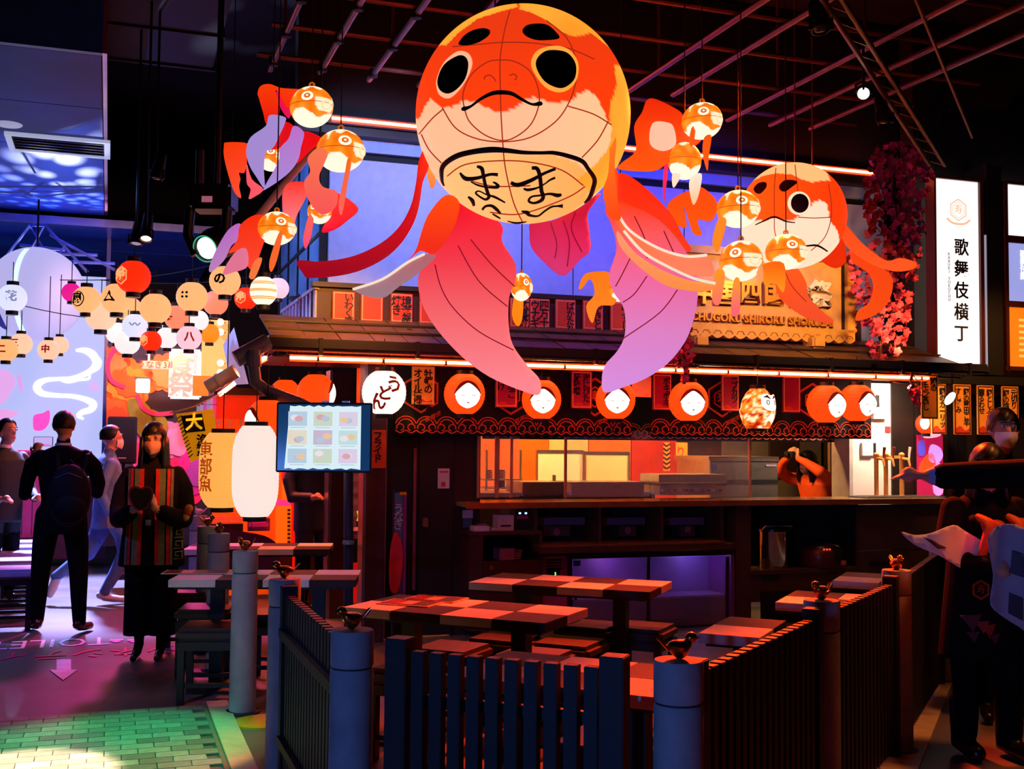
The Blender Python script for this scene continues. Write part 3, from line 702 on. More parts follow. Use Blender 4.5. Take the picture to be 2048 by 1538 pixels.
px('cabinet', m_steel, im, 1420, 1556, 922, 960, 1.2, 1.9, bevel=.006); px('top_lid', m_steel, im, 1418, 1558, 913, 922, 1.18, 1.9); px('slot', m_black, im, 1420, 1556, 960, 968, 1.19, 1.9); px('base', m_steel, im, 1420, 1556, 968, 1100, 1.2, 1.9)
px('badge', M('card_white'), im, 1532, 1553, 929, 933, 1.19, 1.2)
MB().lathe([(.03, 0), (.03, .006)], 18, mat=Matrix.Translation(Vector((st(1429, 934, 1.19)[0], 1.195, st(1429, 934, 1.19)[1]))) @ Matrix.Rotation(math.pi / 2, 4, 'X')).build('round_sticker', M('sticker_navy', '#3a4a80', .5), im)
sh = sthing('storage_rack', 'wire rack with dark canisters at the left of the kitchen', 'rack')
for x_ in (972, 1040): px('upright', m_steel, sh, x_, x_ + 3, 900, 1010, 1.5, 1.53)
for y_ in (958, 975): px('shelf', m_steel, sh, 970, 1045, y_, y_ + 3, 1.45, 1.8)
for x0, x1, y0, y1, lab in ((975, 988, 940, 958, 'dark canister on the left of the kitchen rack top shelf'), (1000, 1014, 940, 958, 'dark canister on the right of the kitchen rack top shelf'), (1000, 1013, 961, 975, 'orange lit canister on the kitchen rack lower shelf')):
    t = sthing('canister', lab, 'canister'); a_, z_ = st((x0 + x1) / 2, y1, 1.55); r_ = (st(x1, y1, 1.55)[0] - st(x0, y1, 1.55)[0]) / 2; hh = st(x0, y0, 1.55)[1] - z_
    MB().lathe([(r_ * .96, 0), (r_, .01), (r_, hh * .85), (r_ * .8, hh * .9)], 16, (a_, 1.6, z_)).build('can', M('can_brown', '#5a3018', .4), t, smooth=True)
    MB().lathe([(r_ * .85, hh * .88), (r_ * .85, hh), (.01, hh)], 16, (a_, 1.6, z_)).build('lid', m_black, t)
gp = sthing('glass_screen', 'clear glass splash screens standing on the counter edge', 'glass screen')
m_clear = M('clear_glass', '#ffffff', .03, alpha=.10, vary=.01, spec=.7)
for x0, x1 in ((958, 1040), (1130, 1300), (1303, 1498)):
    px('pane', m_clear, gp, x0, x1, 862, 994, .30, .306)
for x_ in (955, 991, 1022, 1130, 1499): px('edge_bar', M('bar_pale', '#c89a80', .3, metal=.5), gp, x_, x_ + (7 if x_ == 991 else 4), 862, 996, .285, .31)
wp = sthing('service_column', 'white service column with switches beside the beer taps', 'column')
px('column', M('column_white', '#d8cfc8', .55, vary=.05), wp, 1705, 1782, 766, 1100, .72, 1.0)
px('corner_strip', M('strip_grey', '#a8a098', .5), wp, 1699, 1706, 766, 1100, .71, 1.0)
px('switch_box', M('column_white'), wp, 1725, 1747, 886, 912, .68, .72, bevel=.004); px('switch', m_black, wp, 1746, 1752, 886, 910, .69, .72)
px('red_card', M('seal_red'), wp, 1771, 1781, 853, 865, .71, .72); px('meter_box', M('column_white'), wp, 1748, 1775, 786, 838, .66, .72, bevel=.004); px('meter_window', m_black, wp, 1751, 1759, 790, 814, .655, .66)
sp_ = sthing('kitchen_side_panel', 'pale sliding panel of the kitchen behind the crouching cook', 'panel')
px('panel', M('panel_taupe', '#8a6a48', .5), sp_, 1660, 1700, 880, 975, 1.6, 1.64); px('panel', M('panel_dark', '#2a1c14', .5), sp_, 1540, 1600, 880, 960, 2.2, 2.24)
# beer taps
m_brass = M('tap_brass', '#f0b060', .32, metal=.6, vary=.05)
tw = sthing('beer_tower', 'row of three brass beer tap columns on the counter', 'beer tap')
for i, x_ in enumerate((1753, 1772, 1804)):
    a_, z_ = st(x_, 990, .4); z_ = zC; hh = st(x_, 908, .4)[1] - z_
    c_ = MB().lathe([(.035, 0), (.035, .012), (.021, .02), (.021, hh * .93), (.028, hh * .95), (.028, hh), (.01, hh + .015)], 18, (a_, .4, z_)).build('column', m_brass, tw, smooth=True)
    MB().tube([(a_, .4, z_ + hh * .9), (a_, .3, z_ + hh * .88), (a_, .28, z_ + hh * .72)], [.014, .013, .009], 10).build('spout', m_brass, c_, smooth=True)
    MB().tube([(a_ + .03, .33, z_ + hh * .88), (a_ + .032, .33, z_ + hh), (a_ + .034, .32, z_ + hh * 1.16)], [.008, .012, .015], 10).build('tap_handle', M('tap_handle_white', '#e8e0d0', .3) if i == 2 else M('tap_handle_brown', '#8a3a18', .3), c_, smooth=True)
box('cross_pipe', m_brass, tw, st(1753, 915, .4)[0], st(1805, 915, .4)[0], .39, .41, st(1780, 917, .4)[1], st(1780, 911, .4)[1])
dt = sthing('drip_tray', 'flat steel drip tray under the beer taps', 'tray')
box('pan', m_steel, dt, st(1722, 990, .3)[0], st(1880, 990, .3)[0], .2, .5, zC + .001, zC + .014, bevel=.003)
for k in range(8): box('grid_bar', m_steel, dt, st(1722, 990, .3)[0] + .03, st(1880, 990, .3)[0] - .03, .22 + k * .034, .228 + k * .034, zC + .014, zC + .018)
# ------------------------------------------------------------------ noren curtains with wave borders and crests
m_nor = M('noren_cloth', '#150d12', .85, vary=.25, scale=20, bump=.1)
m_wave = M('noren_print', '#e0562a', .6)
def wave_unit(mb, x, z, w, fr, d=.002):
    t = w * .05
    def arc(cx, cz, r, a0, a1, n=12): return [(cx + r * math.cos(math.radians(a0 + (a1 - a0) * i / n)), cz + r * .9 * math.sin(math.radians(a0 + (a1 - a0) * i / n))) for i in range(n + 1)]
    mb.ribbon(arc(x, z, w * .5, 15, 165), t, d, fr); mb.ribbon(arc(x, z, w * .36, 10, 170), t, d, fr)
    for s in (-1, 1):
        mb.ribbon(arc(x + s * w * .27, z - w * .06, w * .17, 90 - s * 120, 90 + s * 170, 14), t, d, fr)
    mb.ribbon(smooth_line([(x - w * .5, z - w * .2), (x - w * .25, z - w * .32), (x, z - w * .2), (x + w * .25, z - w * .32), (x + w * .5, z - w * .2)], 5), t, d, fr)
def hexagon(mb, cx, cz, r, w, fr, d=.002):
    pts = [(cx + r * math.sin(math.pi / 3 * k), cz + r * math.cos(math.pi / 3 * k)) for k in range(7)]
    mb.ribbon(pts, w, d, fr)
def noren(label, x0, x1, b, zt, zb, crests, folds=7):
    t = sthing('noren_curtain', label, 'curtain')
    a0_, a1_ = st(x0, 850, b)[0], st(x1, 850, b)[0]
    nx, nz = 60, 8; ph = random.random() * 6
    cur = lambda a: .012 * math.sin(a * 9 + ph) + .006 * math.sin(a * 23)
    q = MB(); vs = []
    for s_ in (0, .004):
        for j in range(nz + 1):
            for i in range(nx + 1):
                a_ = a0_ + (a1_ - a0_) * i / nx; k = j / nz
                vs.append((a_, b + s_ + cur(a_) * k, zt + (zb - zt) * k))
    N = (nx + 1) * (nz + 1); fs = []
    for j in range(nz):
        for i in range(nx):
            p = j * (nx + 1) + i; fs += [(p, p + 1, p + nx + 2, p + nx + 1), (N + p + nx + 1, N + p + nx + 2, N + p + 1, N + p)]
    for i in range(nx): p = nz * (nx + 1) + i; fs.append((p, p + 1, N + p + 1, N + p))
    q.add(vs, fs); q.build('cloth', m_nor, t, smooth='all')
    fr = lambda x, y, z: Vector((x, b - .003 + y + cur(x) * (zt - z) / (zt - zb), z))
    q = MB(); w = .165; n_ = int((a1_ - a0_) / w); 
    for i in range(n_): wave_unit(q, a0_ + (a1_ - a0_) * (i + .5) / n_, zb + .075, (a1_ - a0_) / n_, fr)
    if zt - zb > .15: q.build('wave_border', m_wave, t)
    else: q.build('wave_border', m_wave, t)
    for cx in crests:
        a_ = st(cx, 800, b)[0]; q = MB(); hexagon(q, a_, zb + .34, .155, .02, fr); hexagon(q, a_, zb + .34, .085, .014, fr)
        c = q.build('crest', m_wave, t); lettering(t, '寿', .1, m_wave, 0, 0, 0, bold=.002, fr=lambda x, y, z: fr(a_ + x, y - .002, zb + .34 + z), name='crest_character')
        lettering(t, '歌舞伎', .045, m_wave, 0, 0, 0, fr=lambda x, y, z: fr(a_ + .1 + x, y - .002, zb + .15 + z + x * .5), name='crest_lettering')
    return t
noren('left black stall curtain with orange wave border behind four round lanterns', 790, 1263, .24, 2.19, 1.62, (842, 1022, 1190))
noren('right black stall curtain with orange wave border near the white column', 1303, 1743, .24, 2.19, 1.63, (1445, 1625))
noren('short dark back curtain with wave border seen below the front curtains', 965, 1690, .95, 2.0, 1.60, ())
# ------------------------------------------------------------------ plaques and price strips
m_ink = M('ink_black', '#0a0606', .6)
def vtext(parent, cols, cell, x, y, z, mat, bold=.0012, w=None, name='lettering'):
    """vertical writing: cols from right to left, first character at height z"""
    w = w or cell
    for i, c in enumerate(cols):
        vs, fs = glyphs(vert(c), cell, bold * cell / .05, .0008, .82)
        h = max(v[2] for v in vs)
        MB().add([(x - i * w + v[0], y + v[1], z - h + v[2]) for v in vs], fs).build(name, mat, parent, normals=False)
def plaque(label, name, x0, x1, y0, y1, b, cols, cell, mat, frame=None, ink=m_ink, foot=None, cat='sign', grp=None, dx=0):
    a0_, zc = st(x0, (y0 + y1) / 2, b); a1_ = st(x1, (y0 + y1) / 2, b)[0]; xm = (x0 + x1) / 2
    z0, z1 = st(xm, y1, b)[1], st(xm, y0, b)[1]; w, h = a1_ - a0_, z1 - z0
    t = thing(name, label, cat, (0, 0, 0), mat=FR((a0_ + a1_) / 2, b, z0), group=grp)
    box('board', mat, t, -w / 2, w / 2, 0, .012, 0, h)
    if frame:
        q = MB(); e = w * .045
        q.box(-w / 2 + e, w / 2 - e, -.003, 0, h - 2 * e, h - e); q.box(-w / 2 + e, w / 2 - e, -.003, 0, e, 2 * e); q.box(-w / 2 + e, -w / 2 + 2 * e, -.003, 0, 2 * e, h - 2 * e); q.box(w / 2 - 2 * e, w / 2 - e, -.003, 0, 2 * e, h - 2 * e)
        q.build('border_line', frame, t)
    if cols: vtext(t, cols, cell, w * (.22 if len(cols) > 1 else .24) + dx, -.003, h * .93, ink, w=w * .47)
    if foot:
        a = w * .5; MB().prism(smooth_line([(-a + .01, .004), (-a + .01, h * .10), (-a * .3, h * .17), (a * .3, h * .08), (a - .01, h * .13), (a - .01, .004)], 4), .002, off(0, -.002)).build('foot_print', foot, t)
    return t
m_pl = M('plaque_scarlet', '#d03018', .55, em='#d02a14', es=.12, vary=.08, sample=False); m_pll = M('plaque_line', '#ff8a60', .5)
up_txt = [('いわく唐揚',), None, ('境港産中', '焼き'), None, ('広島焼き',), ('四万十米', 'ウナギ丼'), ('ばかたれ焼',), ('やきとり',), ('牛すじ煮',)]
up_x = [(665, 709), (722, 766), (782, 825), (839, 880), (1020, 1058), (1060, 1099), (1111, 1151), (1166, 1206), (1221, 1262)]
lab_ = ['scarlet plaque at the left end of the stall parapet', 'plain scarlet plaque second from the left on the parapet', 'scarlet plaque with two columns of writing, third on the parapet', 'scarlet parapet plaque beside the big fish fin', 'scarlet parapet plaque behind the small hanging fish', 'scarlet parapet plaque with two dense columns between the fish fins', 'scarlet parapet plaque in the middle of the gap between the fins', 'scarlet parapet plaque behind the orange fish tail', 'scarlet parapet plaque at the edge of the violet fin']
for i, ((x0, x1), c) in enumerate(zip(up_x, up_txt)):
    d = (x0 - 665) * .0365
    plaque(lab_[i], 'dish_plaque', x0, x1, 583 + d, 641 + d, .84, c, .095 if c and len(c[0]) < 5 else .082, m_pl, m_pll, grp='scarlet dish plaques on the parapet')
# hanging strips below the neon
m_so = M('strip_amber', '#f0902a', .6, em='#e07818', es=.10, vary=.06, sample=False); m_sm = M('strip_crimson', '#b01848', .6, vary=.06); m_ff = M('strip_foot', '#d8381c', .6); m_lg2 = M('line_gold', '#ffb870', .5)
low = [(824, 869, 733, 809, ('牡蠣の', 'オイル漬け'), .075, m_so, 'amber price strip beside the white noodle lantern'),
       (991, 1035, 745, 815, ('あなご', 'だけ'), .075, m_sm, 'crimson price strip half hidden by the left tail fin'),
       (1143, 1184, 742, 817, ('海にぴた', '肝味噌'), .07, m_sm, 'crimson price strip between the two tail fins'),
       (1306, 1343, 748, 820, ('ポキポキ',), .075, m_sm, 'crimson price strip right of the violet fin'),
       (1443, 1478, 750, 822, ('ーブカツ',), .075, m_sm, 'crimson price strip left of the daruma lantern'),
       (1566, 1601, 752, 825, None, .07, m_sm, 'plain crimson strip right of the daruma lantern')]
for x0, x1, y0, y1, c, cell, mt, lb in low:
    plaque(lb, 'price_strip', x0, x1, y0, y1, .16, c, cell, mt, m_lg2, foot=m_ff, grp='price strips under the stall eave')
hi = [(1843, 1876, 748, 838, ('鯛の', 'レモン蒸し'), .075, .0, 'amber price strip hanging nearest the stall corner'),
      (1863, 1892, 768, 868, ('鰹のガーリッ',), .075, .25, 'amber price strip tucked behind the corner one'),
      (1908, 1942, 769, 869, ('鰹の藁田こ羊', 'すしずみ'), .072, .3, 'amber price strip right of the oval lamp'),
      (1955, 1988, 771, 869, ('鰹としぶの梅', '薫るわせ'), .072, .3, 'amber price strip second from the right edge'),
      (2004, 2037, 773, 865, ('元切り', '鰹の塩'), .075, .3, 'amber price strip above the masked man')]
for x0, x1, y0, y1, c, cell, b_, lb in hi:
    plaque(lb, 'price_strip', x0, x1, y0, y1, b_, c, cell, m_so, m_ink, foot=m_ff if b_ else None, grp='amber price strips on the right')
# ------------------------------------------------------------------ carved sign on the roof
sg = thing('carved_sign', 'carved wooden shop sign with scalloped frame and raised lettering on the roof', 'sign', (0, 0, 0), mat=FR(0, 0))
bS = .52
aL, zB_ = st(1392, 668, bS); aR, _ = st(1700, 668, bS); zT = st(1690, 528, bS)[1]; zb_ = st(1690, 684, bS)[1]
m_sw = M('sign_wood', '#d8a860', .5, vary=.15, scale=8, bump=.15); m_sf = M('sign_frame_gold', '#e8b050', .45, vary=.12, scale=10)
box('board', m_sw, sg, aL - .1, aR - .06, bS, bS + .03, zb_ + .10, zT)
# frame pieces with scalloped edges
q = MB(); z0 = zb_ - .02; n_ = 15; L_ = aR + .02 - (aL - .1)
pts = [(aL - .1, z0 + .13), (aL - .1, z0 + .03)]
for i in range(n_):
    for k in range(5):
        t_ = (i + k / 5) / n_; pts.append((aL - .1 + L_ * t_, z0 + .03 - .03 * abs(math.sin(math.pi * (k / 5)))))
pts += [(aR + .02, z0 + .03), (aR + .02, z0 + .13)]
q.prism(pts, .06, off(0, bS - .05)); q.build('bottom_rail', m_sf, sg)
q = MB(); H_ = zT - z0; pts = [(aR - .06, zT + .03), (aR - .06, z0 + .1), (aR + .0, z0 + .1)]
for i in range(12):
    for k in range(4):
        t_ = (i + k / 4) / 12; pts.append((aR + .02 + .028 * abs(math.sin(math.pi * k / 4)), z0 + .1 + (H_ - .07) * t_))
pts += [(aR + .02, zT + .03)]
q.prism(pts, .06, off(0, bS - .05)); q.build('side_rail', m_sf, sg)
box('top_rail', m_sf, sg, aL - .1, aR + .02, bS - .05, bS + .01, zT, zT + .07)
box('inner_shade_strip', M('sign_black', '#1a0d06', .6), sg, aR - .095, aR - .065, bS - .01, bS, zb_ + .10, zT)
q = MB()
for i in range(n_): 
    c_ = aL - .1 + L_ * (i + .5) / n_; q.ribbon([(c_ - .04, z0 + .04), (c_ - .02, z0 + .07), (c_ + .02, z0 + .07), (c_ + .04, z0 + .04)], .006, .004, off(0, bS - .054))
q.build('carved_lines', M('carve_brown', '#9a5a18', .6), sg)
for x_ in (1401, 1635):
    a_, z_ = st(x_, 684, bS - .1); box('foot_block', m_sf, sg, a_ - .07, a_ + .07, bS - .14, bS + .05, z_ - .06, z_ + .06, bevel=.02)
m_raise = M('sign_letter_cream', '#fff0d0', .45); m_gold = M('sign_letter_gold', '#e09a30', .35, metal=.3)
for ch, x_, sz_, mt in (('中', 1407, .22, m_gold), ('国', 1452, .22, m_gold), ('四', 1500, .22, m_gold), ('国', 1547, .23, m_gold), ('食', 1594, .24, m_raise), ('祭', 1640, .26, m_raise)):
    a_, z_ = st(x_, 588 if mt is m_gold else 592, bS - .03)
    lettering(sg, ch, sz_, mt, a_, bS - .03, z_, bold=.008, ext=.02, name='raised_character')
    lettering(sg, ch, sz_, M('sign_black'), a_ + .012, bS - .004, z_ - .01, bold=.012, ext=.003, name='character_ground')
a_, z_ = st(1527, 640, bS - .02)
lettering(sg, 'CHUGOKU·SHIKOKU SHOKUSAI', .098, m_gold, a_, bS - .02, z_, bold=.0035, ext=.012, name='raised_lettering', sx=1.05)
lettering(sg, 'CHUGOKU·SHIKOKU SHOKUSAI', .098, M('sign_black'), a_ + .008, bS - .004, z_ - .006, bold=.006, ext=.002, name='lettering_ground', sx=1.05)
# ------------------------------------------------------------------ paper lanterns
def lantern(label, p, r, em, es=1.0, sq=.95, rot=0.0, group=None, caps=m_black, top=None, name='paper_lantern', ribs=11, capr=.42, tall=None, cap_h=.16):
    t = thing(name, label, 'lantern', p, rot, group)
    mt = glow('lantern_paper_%s_%.2f' % (em, es), em, es, sample=True)
    prof = []; N = ribs * 4; h = r * sq if tall is None else tall
    ex = 1.0 if tall is None else .45
    for i in range(N + 1):
        s = -1 + 2 * i / N
        rr = math.sqrt(max(0, 1 - abs(s) ** (2 / ex) * .86)) if tall is None else (1 - abs(s) ** 4 * .42) 
        prof.append((r * rr * (1 + .008 * math.cos(i * math.pi / 2)), h * s))
    MB().lathe(prof, 36).build('paper_body', mt, t, smooth='all')
    for s, nm in ((1, 'top_ring'), (-1, 'bottom_ring')):
        z0 = s * h; z1 = s * (h + r * cap_h)
        MB().lathe([(r * capr, min(z0, z1) - .004), (r * capr, max(z0, z1)), (r * capr * .85, max(z0, z1))], 20).build(nm, caps, t, smooth=True)
    if top: MB().tube([(0, 0, h), (0, 0, h + top)], .004, 5).build('cord', M('cord_black', '#080808', .7), t)
    t['r'] = r; t['h'] = h
    del t['r'], t['h']
    return t
def face_fr(r, h, lift=.004):
    """wraps flat x-z drawing on the front (-y) of a lantern"""
    def f(x, y, z):
        s = min(abs(z) / h, .97); rr = (r + lift - y) * math.sqrt(1 - s * s * .86)
        th = x / r; return Vector((rr * math.sin(th), -rr * math.cos(th), z))
    return f
def dsub(outline, step):  # filled decal triangles
    return fill2d(outline, step)
def decal(parent, name, outline, mat, fr, step, y=0):
    v, f = fill2d(outline, step)
    n = len(v); fs = list(f) + [tuple(i + n for i in t[::-1]) for t in f]
    return MB().add([fr(a, y, b) for a, b in v] + [fr(a, y + .0015, b) for a, b in v], fs).build(name, mat, parent, normals=False, smooth='all')
g_face = glow('face_white', '#fff6e6', 1.35); g_hair = glow('hair_maroon', '#7a0a02', .5)
def okame(label, x, y, d, rot, b=.0):
    a, z = st(x, y, b); p = S(a, b, z); r = d / 2 * (p.y / F)
    t = lantern(label, p, r, '#ff4a0c', 1.0, .98, TH + rot - .22, 'round stall lanterns', top=.25, name='face_lantern')
    h = r * .98; fr = face_fr(r, h)
    k = r
    out = smooth_line([(0, .50 * k), (.30 * k, .34 * k), (.64 * k, -.02 * k), (.60 * k, -.16 * k), (.62 * k, -.24 * k), (.45 * k, -.55 * k), (0, -.72 * k), (-.45 * k, -.55 * k), (-.62 * k, -.24 * k), (-.60 * k, -.16 * k), (-.64 * k, -.02 * k), (-.30 * k, .34 * k)], 4, True)
    hr = smooth_line([(0, .62 * k), (.42 * k, .48 * k), (.66 * k, .1 * k), (.64 * k, -.04 * k), (0, .30 * k), (-.64 * k, -.04 * k), (-.66 * k, .1 * k), (-.42 * k, .48 * k)], 4, True)
    decal(t, 'hair', hr, g_hair, fr, k * .14, .001); f_ = decal(t, 'face', out, g_face, fr, k * .14, -.002)
    q = MB()
    for s in (-1, 1): q.ribbon([(s * .34 * k, -.12 * k), (s * .25 * k, -.09 * k), (s * .16 * k, -.12 * k)], .02 * k, .001, lambda x, y, z: fr(x, y - .005, z))
    q.build('eye_line', M('face_grey', '#b8a090', .6), f_)
    q = MB(); q.ribbon([(-.05 * k, -.44 * k), (0, -.46 * k), (.05 * k, -.44 * k)], .05 * k, .001, lambda x, y, z: fr(x, y - .005, z)); q.build('mouth', M('mouth_rose', '#e08a80', .6), f_)
    return t
okame('round red face lantern left of the pink tail fin', 929, 788, 82, .12)
okame('round red face lantern under the tip of the pink tail fin', 1083, 799, 79, -.05)
okame('round red face lantern under the tip of the violet fin', 1231, 799, 79, -.1)
okame('round red face lantern below the blossom spray', 1377, 803, 79, .0)
okame('round red face lantern turned right, left one of the touching pair', 1652, 808, 76, .38)
okame('round red face lantern turned right, at the noren edge by the white column', 1714, 806, 74, .36)
a, z = st(768, 785, -.05); p = S(a, -.05, z); r_ = 44 * p.y / F
ud = lantern('white round lantern lettered in red for noodles', p, r_, '#fff4e4', 1.25, .98, TH - .1, 'round stall lanterns', top=.25, name='noodle_lantern')
fr_ = face_fr(r_, r_ * .98); g_red = glow('calligraphy_red', '#8a1408', .6)
for ch, x_, z_, s_ in (('う', .38, .30, .85), ('ど', -.08, -.1, .72), ('ん', -.42, -.48, .85)):
    lettering(ud, ch, s_ * r_, g_red, 0, 0, 0, bold=.0035, name='calligraphy', fr=lambda x, y, z: fr_(x + x_ * r_, y - .003, z + z_ * r_))
# daruma lantern
a, z = st(1515, 816, -.05); p = S(a, -.05, z); r_ = 34 * p.y / F
dm = thing('daruma_lantern', 'glowing daruma doll lantern with a white face and bushy brows', 'lantern', p, TH + .35, 'round stall lanterns')
prof = [(r_ * (.45 + .55 * math.sin(math.pi * min(1, (i + 1.2) / 24)) ** .7) * (1.06 if i < 12 else 1), r_ * (-1.2 + 2.4 * i / 24)) for i in range(25)]
q = MB(); q.lathe(prof, 40)
def dcol(v):
    n = noise.noise(Vector(v) * 26) + .5 * noise.noise(Vector(v) * 60); z_ = v[2] / r_
    if n > .22: return lin('#ffe8b0')
    if n < -.3: return lin('#b01808')
    return lin('#ff8a20') if z_ > -.2 or n > 0 else lin('#e85a10')
q.c = [dcol(v) for v in q.v]
q.build('paper_body', M('daruma_paper', attr='tint', es=1.15, sample=False), dm, smooth='all')
frd = lambda x, y, z: Vector((x, -math.sqrt(max(.0004, (r_ * 1.04) ** 2 - x * x - (z * .62) ** 2)) - .004 + y, z))
f_ = decal(dm, 'face', smooth_line([(0, .72 * r_), (.5 * r_, .78 * r_), (.66 * r_, .3 * r_), (.5 * r_, -.06 * r_), (0, -.2 * r_), (-.5 * r_, -.06 * r_), (-.66 * r_, .3 * r_), (-.5 * r_, .78 * r_)], 4, True), g_face, frd, r_ * .16)
for s in (-1, 1):
    q = MB(); q.ribbon([(s * .10 * r_, .50 * r_), (s * .3 * r_, .66 * r_), (s * .52 * r_, .6 * r_)], [.04 * r_, .16 * r_, .03 * r_], .002, lambda x, y, z: frd(x, y - .004, z)); q.build('brow', M('brow_brown', '#5a1a08', .6), f_)
    q = MB(); q.ribbon([(s * .3 * r_ + .09 * r_ * math.cos(k), .3 * r_ + .13 * r_ * math.sin(k)) for k in [i * .63 for i in range(11)]], .04 * r_, .002, lambda x, y, z: frd(x, y - .004, z)); q.build('eye_ring', M('brow_brown'), f_)
decal(dm, 'belly_character', smooth_line([(0, -.35 * r_), (.3 * r_, -.5 * r_), (.2 * r_, -.9 * r_), (-.1 * r_, -.75 * r_), (-.3 * r_, -.85 * r_), (-.2 * r_, -.5 * r_)], 4, True), g_face, frd, r_ * .16)
for z_, nm in ((-1.3, 'bottom_ring'), (1.2, 'top_ring')): MB().lathe([(r_ * .46, z_ * r_ - .01), (r_ * .46, z_ * r_ + r_ * .16)], 20).build(nm, m_black, dm, smooth=True)
MB().tube([(0, 0, 1.3 * r_), (0, 0, 1.3 * r_ + .2)], .004, 5).build('cord', M('cord_black'), dm)
# lanterns around the left corner of the stall
okame('round red face lantern turned away at the stall corner above the screen', 632, 786, 76, 1.45, .35)
okame('round red face lantern hanging over the screen edge, seen from the side', 535, 842, 86, -1.0, -.3)
okame('red lantern half hidden behind the downpipe', 570, 790, 62, -1.2, .9)
# big tall lanterns left of the screen
def tall(label, x, y, w, h, Y, em, es, txt=None, ink='#d05010', rot=0):
    p = at(x, y, Y); s = Y / F
    t = lantern(label, p, w / 2 * s, em, es, group='tall paper lanterns beside the screen', tall=h / 2 * s, ribs=24, capr=.5, cap_h=.18, name='tall_lantern', rot=rot, top=.3)
    if txt:
        r, hh = w / 2 * s, h / 2 * s
        fr = lambda X, y, z: Vector(((r + .004 - y) * math.sin(X / r), -(r + .004 - y) * math.cos(X / r), z))
        vtextf = glyphs(vert(txt), .13, .002, .001, .95)
        MB().add([fr(v[0] - r * .55, v[1], v[2] + .02) for v in vtextf[0]], vtextf[1]).build('lettering', glow('ink_' + ink[1:], ink, .6), t, normals=False)
    return t
tall('tall orange paper lantern with a red character behind the white one', 445, 940, 92, 148, 8.6, '#ffb050', .95, '車部魚')
tall('tall glowing white paper lantern beside the menu screen', 511, 942, 92, 180, 8.1, '#ffeae0', .95)
# ------------------------------------------------------------------ menu screen on its pole
sn = thing('menu_screen', 'wall mounted menu screen showing pale food pictures beside the stall corner', 'screen', (0, 0, 0), mat=Matrix.Translation(at(648, 875, 7.95)) @ Matrix.Rotation(math.radians(2), 4, 'Z'))
s_ = 7.95 / F; w_, h_ = 190 * s_, 140 * s_
box('case', m_black, sn, -w_ / 2, w_ / 2, .0, .05, -h_ / 2, h_ / 2, bevel=.006)
box('panel', glow('screen_navy', '#123a66', .75, rough=.15), sn, -w_ / 2 + .012, w_ / 2 - .012, -.003, .0, -h_ / 2 + .014, h_ / 2 - .014)
xl, xr = -w_ / 2 + .06, w_ / 2 - .075
edge = [(xl, -h_ / 2 + .03)] + [(xl + (xr - xl) * i / 16, -h_ / 2 + .026 + .006 * math.sin(i * 2.3)) for i in range(17)] + [(xr, -h_ / 2 + .03)] + [(xr, h_ / 2 - .03)] + [(xl + (xr - xl) * i / 16, h_ / 2 - .026 + .006 * math.sin(i * 2.9)) for i in range(16, -1, -1)]
MB().prism(edge[1:-1], .002, off(0, -.006)).build('menu_page', glow('menu_white', '#d4ecf2', 1.0, sample=True), sn)
random.seed(21)
cols_ = ['#b6cfe2', '#c9d8c4', '#d8d0e6', '#e2dcc8', '#c8b8d0', '#bfe0dc']
for r_i in range(3):
    for c_i in range(3):
        cx = xl + (xr - xl) * (c_i + .5) / 3; cz = h_ / 2 - .05 - (h_ - .1) * (r_i + .5) / 3
        box('menu_picture', glow('menu_tile_%d' % ((r_i * 3 + c_i) % 6), cols_[(r_i * 3 + c_i) % 6], .95), sn, cx - .065, cx + .065, -.009, -.006, cz - .05, cz + .05)
        for k in range(2):
            e_ = (cx + random.uniform(-.03, .03), cz + random.uniform(-.02, .02))
            MB().prism([(e_[0] + .03 * math.cos(j * .52), e_[1] + .02 * math.sin(j * .52)) for j in range(12)], .001, off(0, -.0105 - .001 * k)).build('dish_image', glow('dish_%d' % ((r_i + c_i + k) % 4), ('#e8e2ee', '#d8a8b0', '#b8c8d8', '#e8c8a0')[(r_i + c_i + k) % 4], .95), sn)
        box('caption_line', glow('menu_caption', '#a8b8c8', .9), sn, cx - .05, cx + .05, -.009, -.006, cz - .062, cz - .058)
box('bracket', m_black, sn, .12, .22, .05, .37, -.05, .05)
for x_ in (-.02, .12): box('top_clip', M('clip_chrome', '#c8c0d0', .3, metal=.8), sn, x_, x_ + .05, .0, .04, h_ / 2, h_ / 2 + .012)
# ------------------------------------------------------------------ goldfish lanterns
def Z(pts, x0, y0, s): return [(x0 + a / s, y0 + b / s) for a, b in pts]
def hitter(C_, R_):
    def hit(x, y, lift=0.0):
        d = ray(x, y).normalized(); oc = EYE - C_; r = R_ + lift
        b = oc.dot(d); c = oc.dot(oc) - r * r; disc = b * b - c
        t = -b - math.sqrt(disc) if disc > 0 else -b
        q_ = EYE + d * t
        return C_ + (q_ - C_).normalized() * r
    return hit
def in_poly(x, y, poly):
    r = False
    for i in range(len(poly)):
        x1, y1 = poly[i]; x2, y2 = poly[i - 1]
        if (y1 > y) != (y2 > y) and x < (x2 - x1) * (y - y1) / (y2 - y1) + x1: r = not r
    return r
def skin_patch(parent, name, outline, hit, mat, step, lift=.004, thick=.002, smooth=True):
    v, f = fill2d(smooth_line(outline, 4, True) if smooth else outline, step); n = len(v)
    vs = [hit(x, y, lift) for x, y in v] + [hit(x, y, lift - thick) for x, y in v]
    return MB().add(vs, list(f) + [tuple(i + n for i in t[::-1]) for t in f]).build(name, mat, parent, smooth='all', world=True, normals=False)
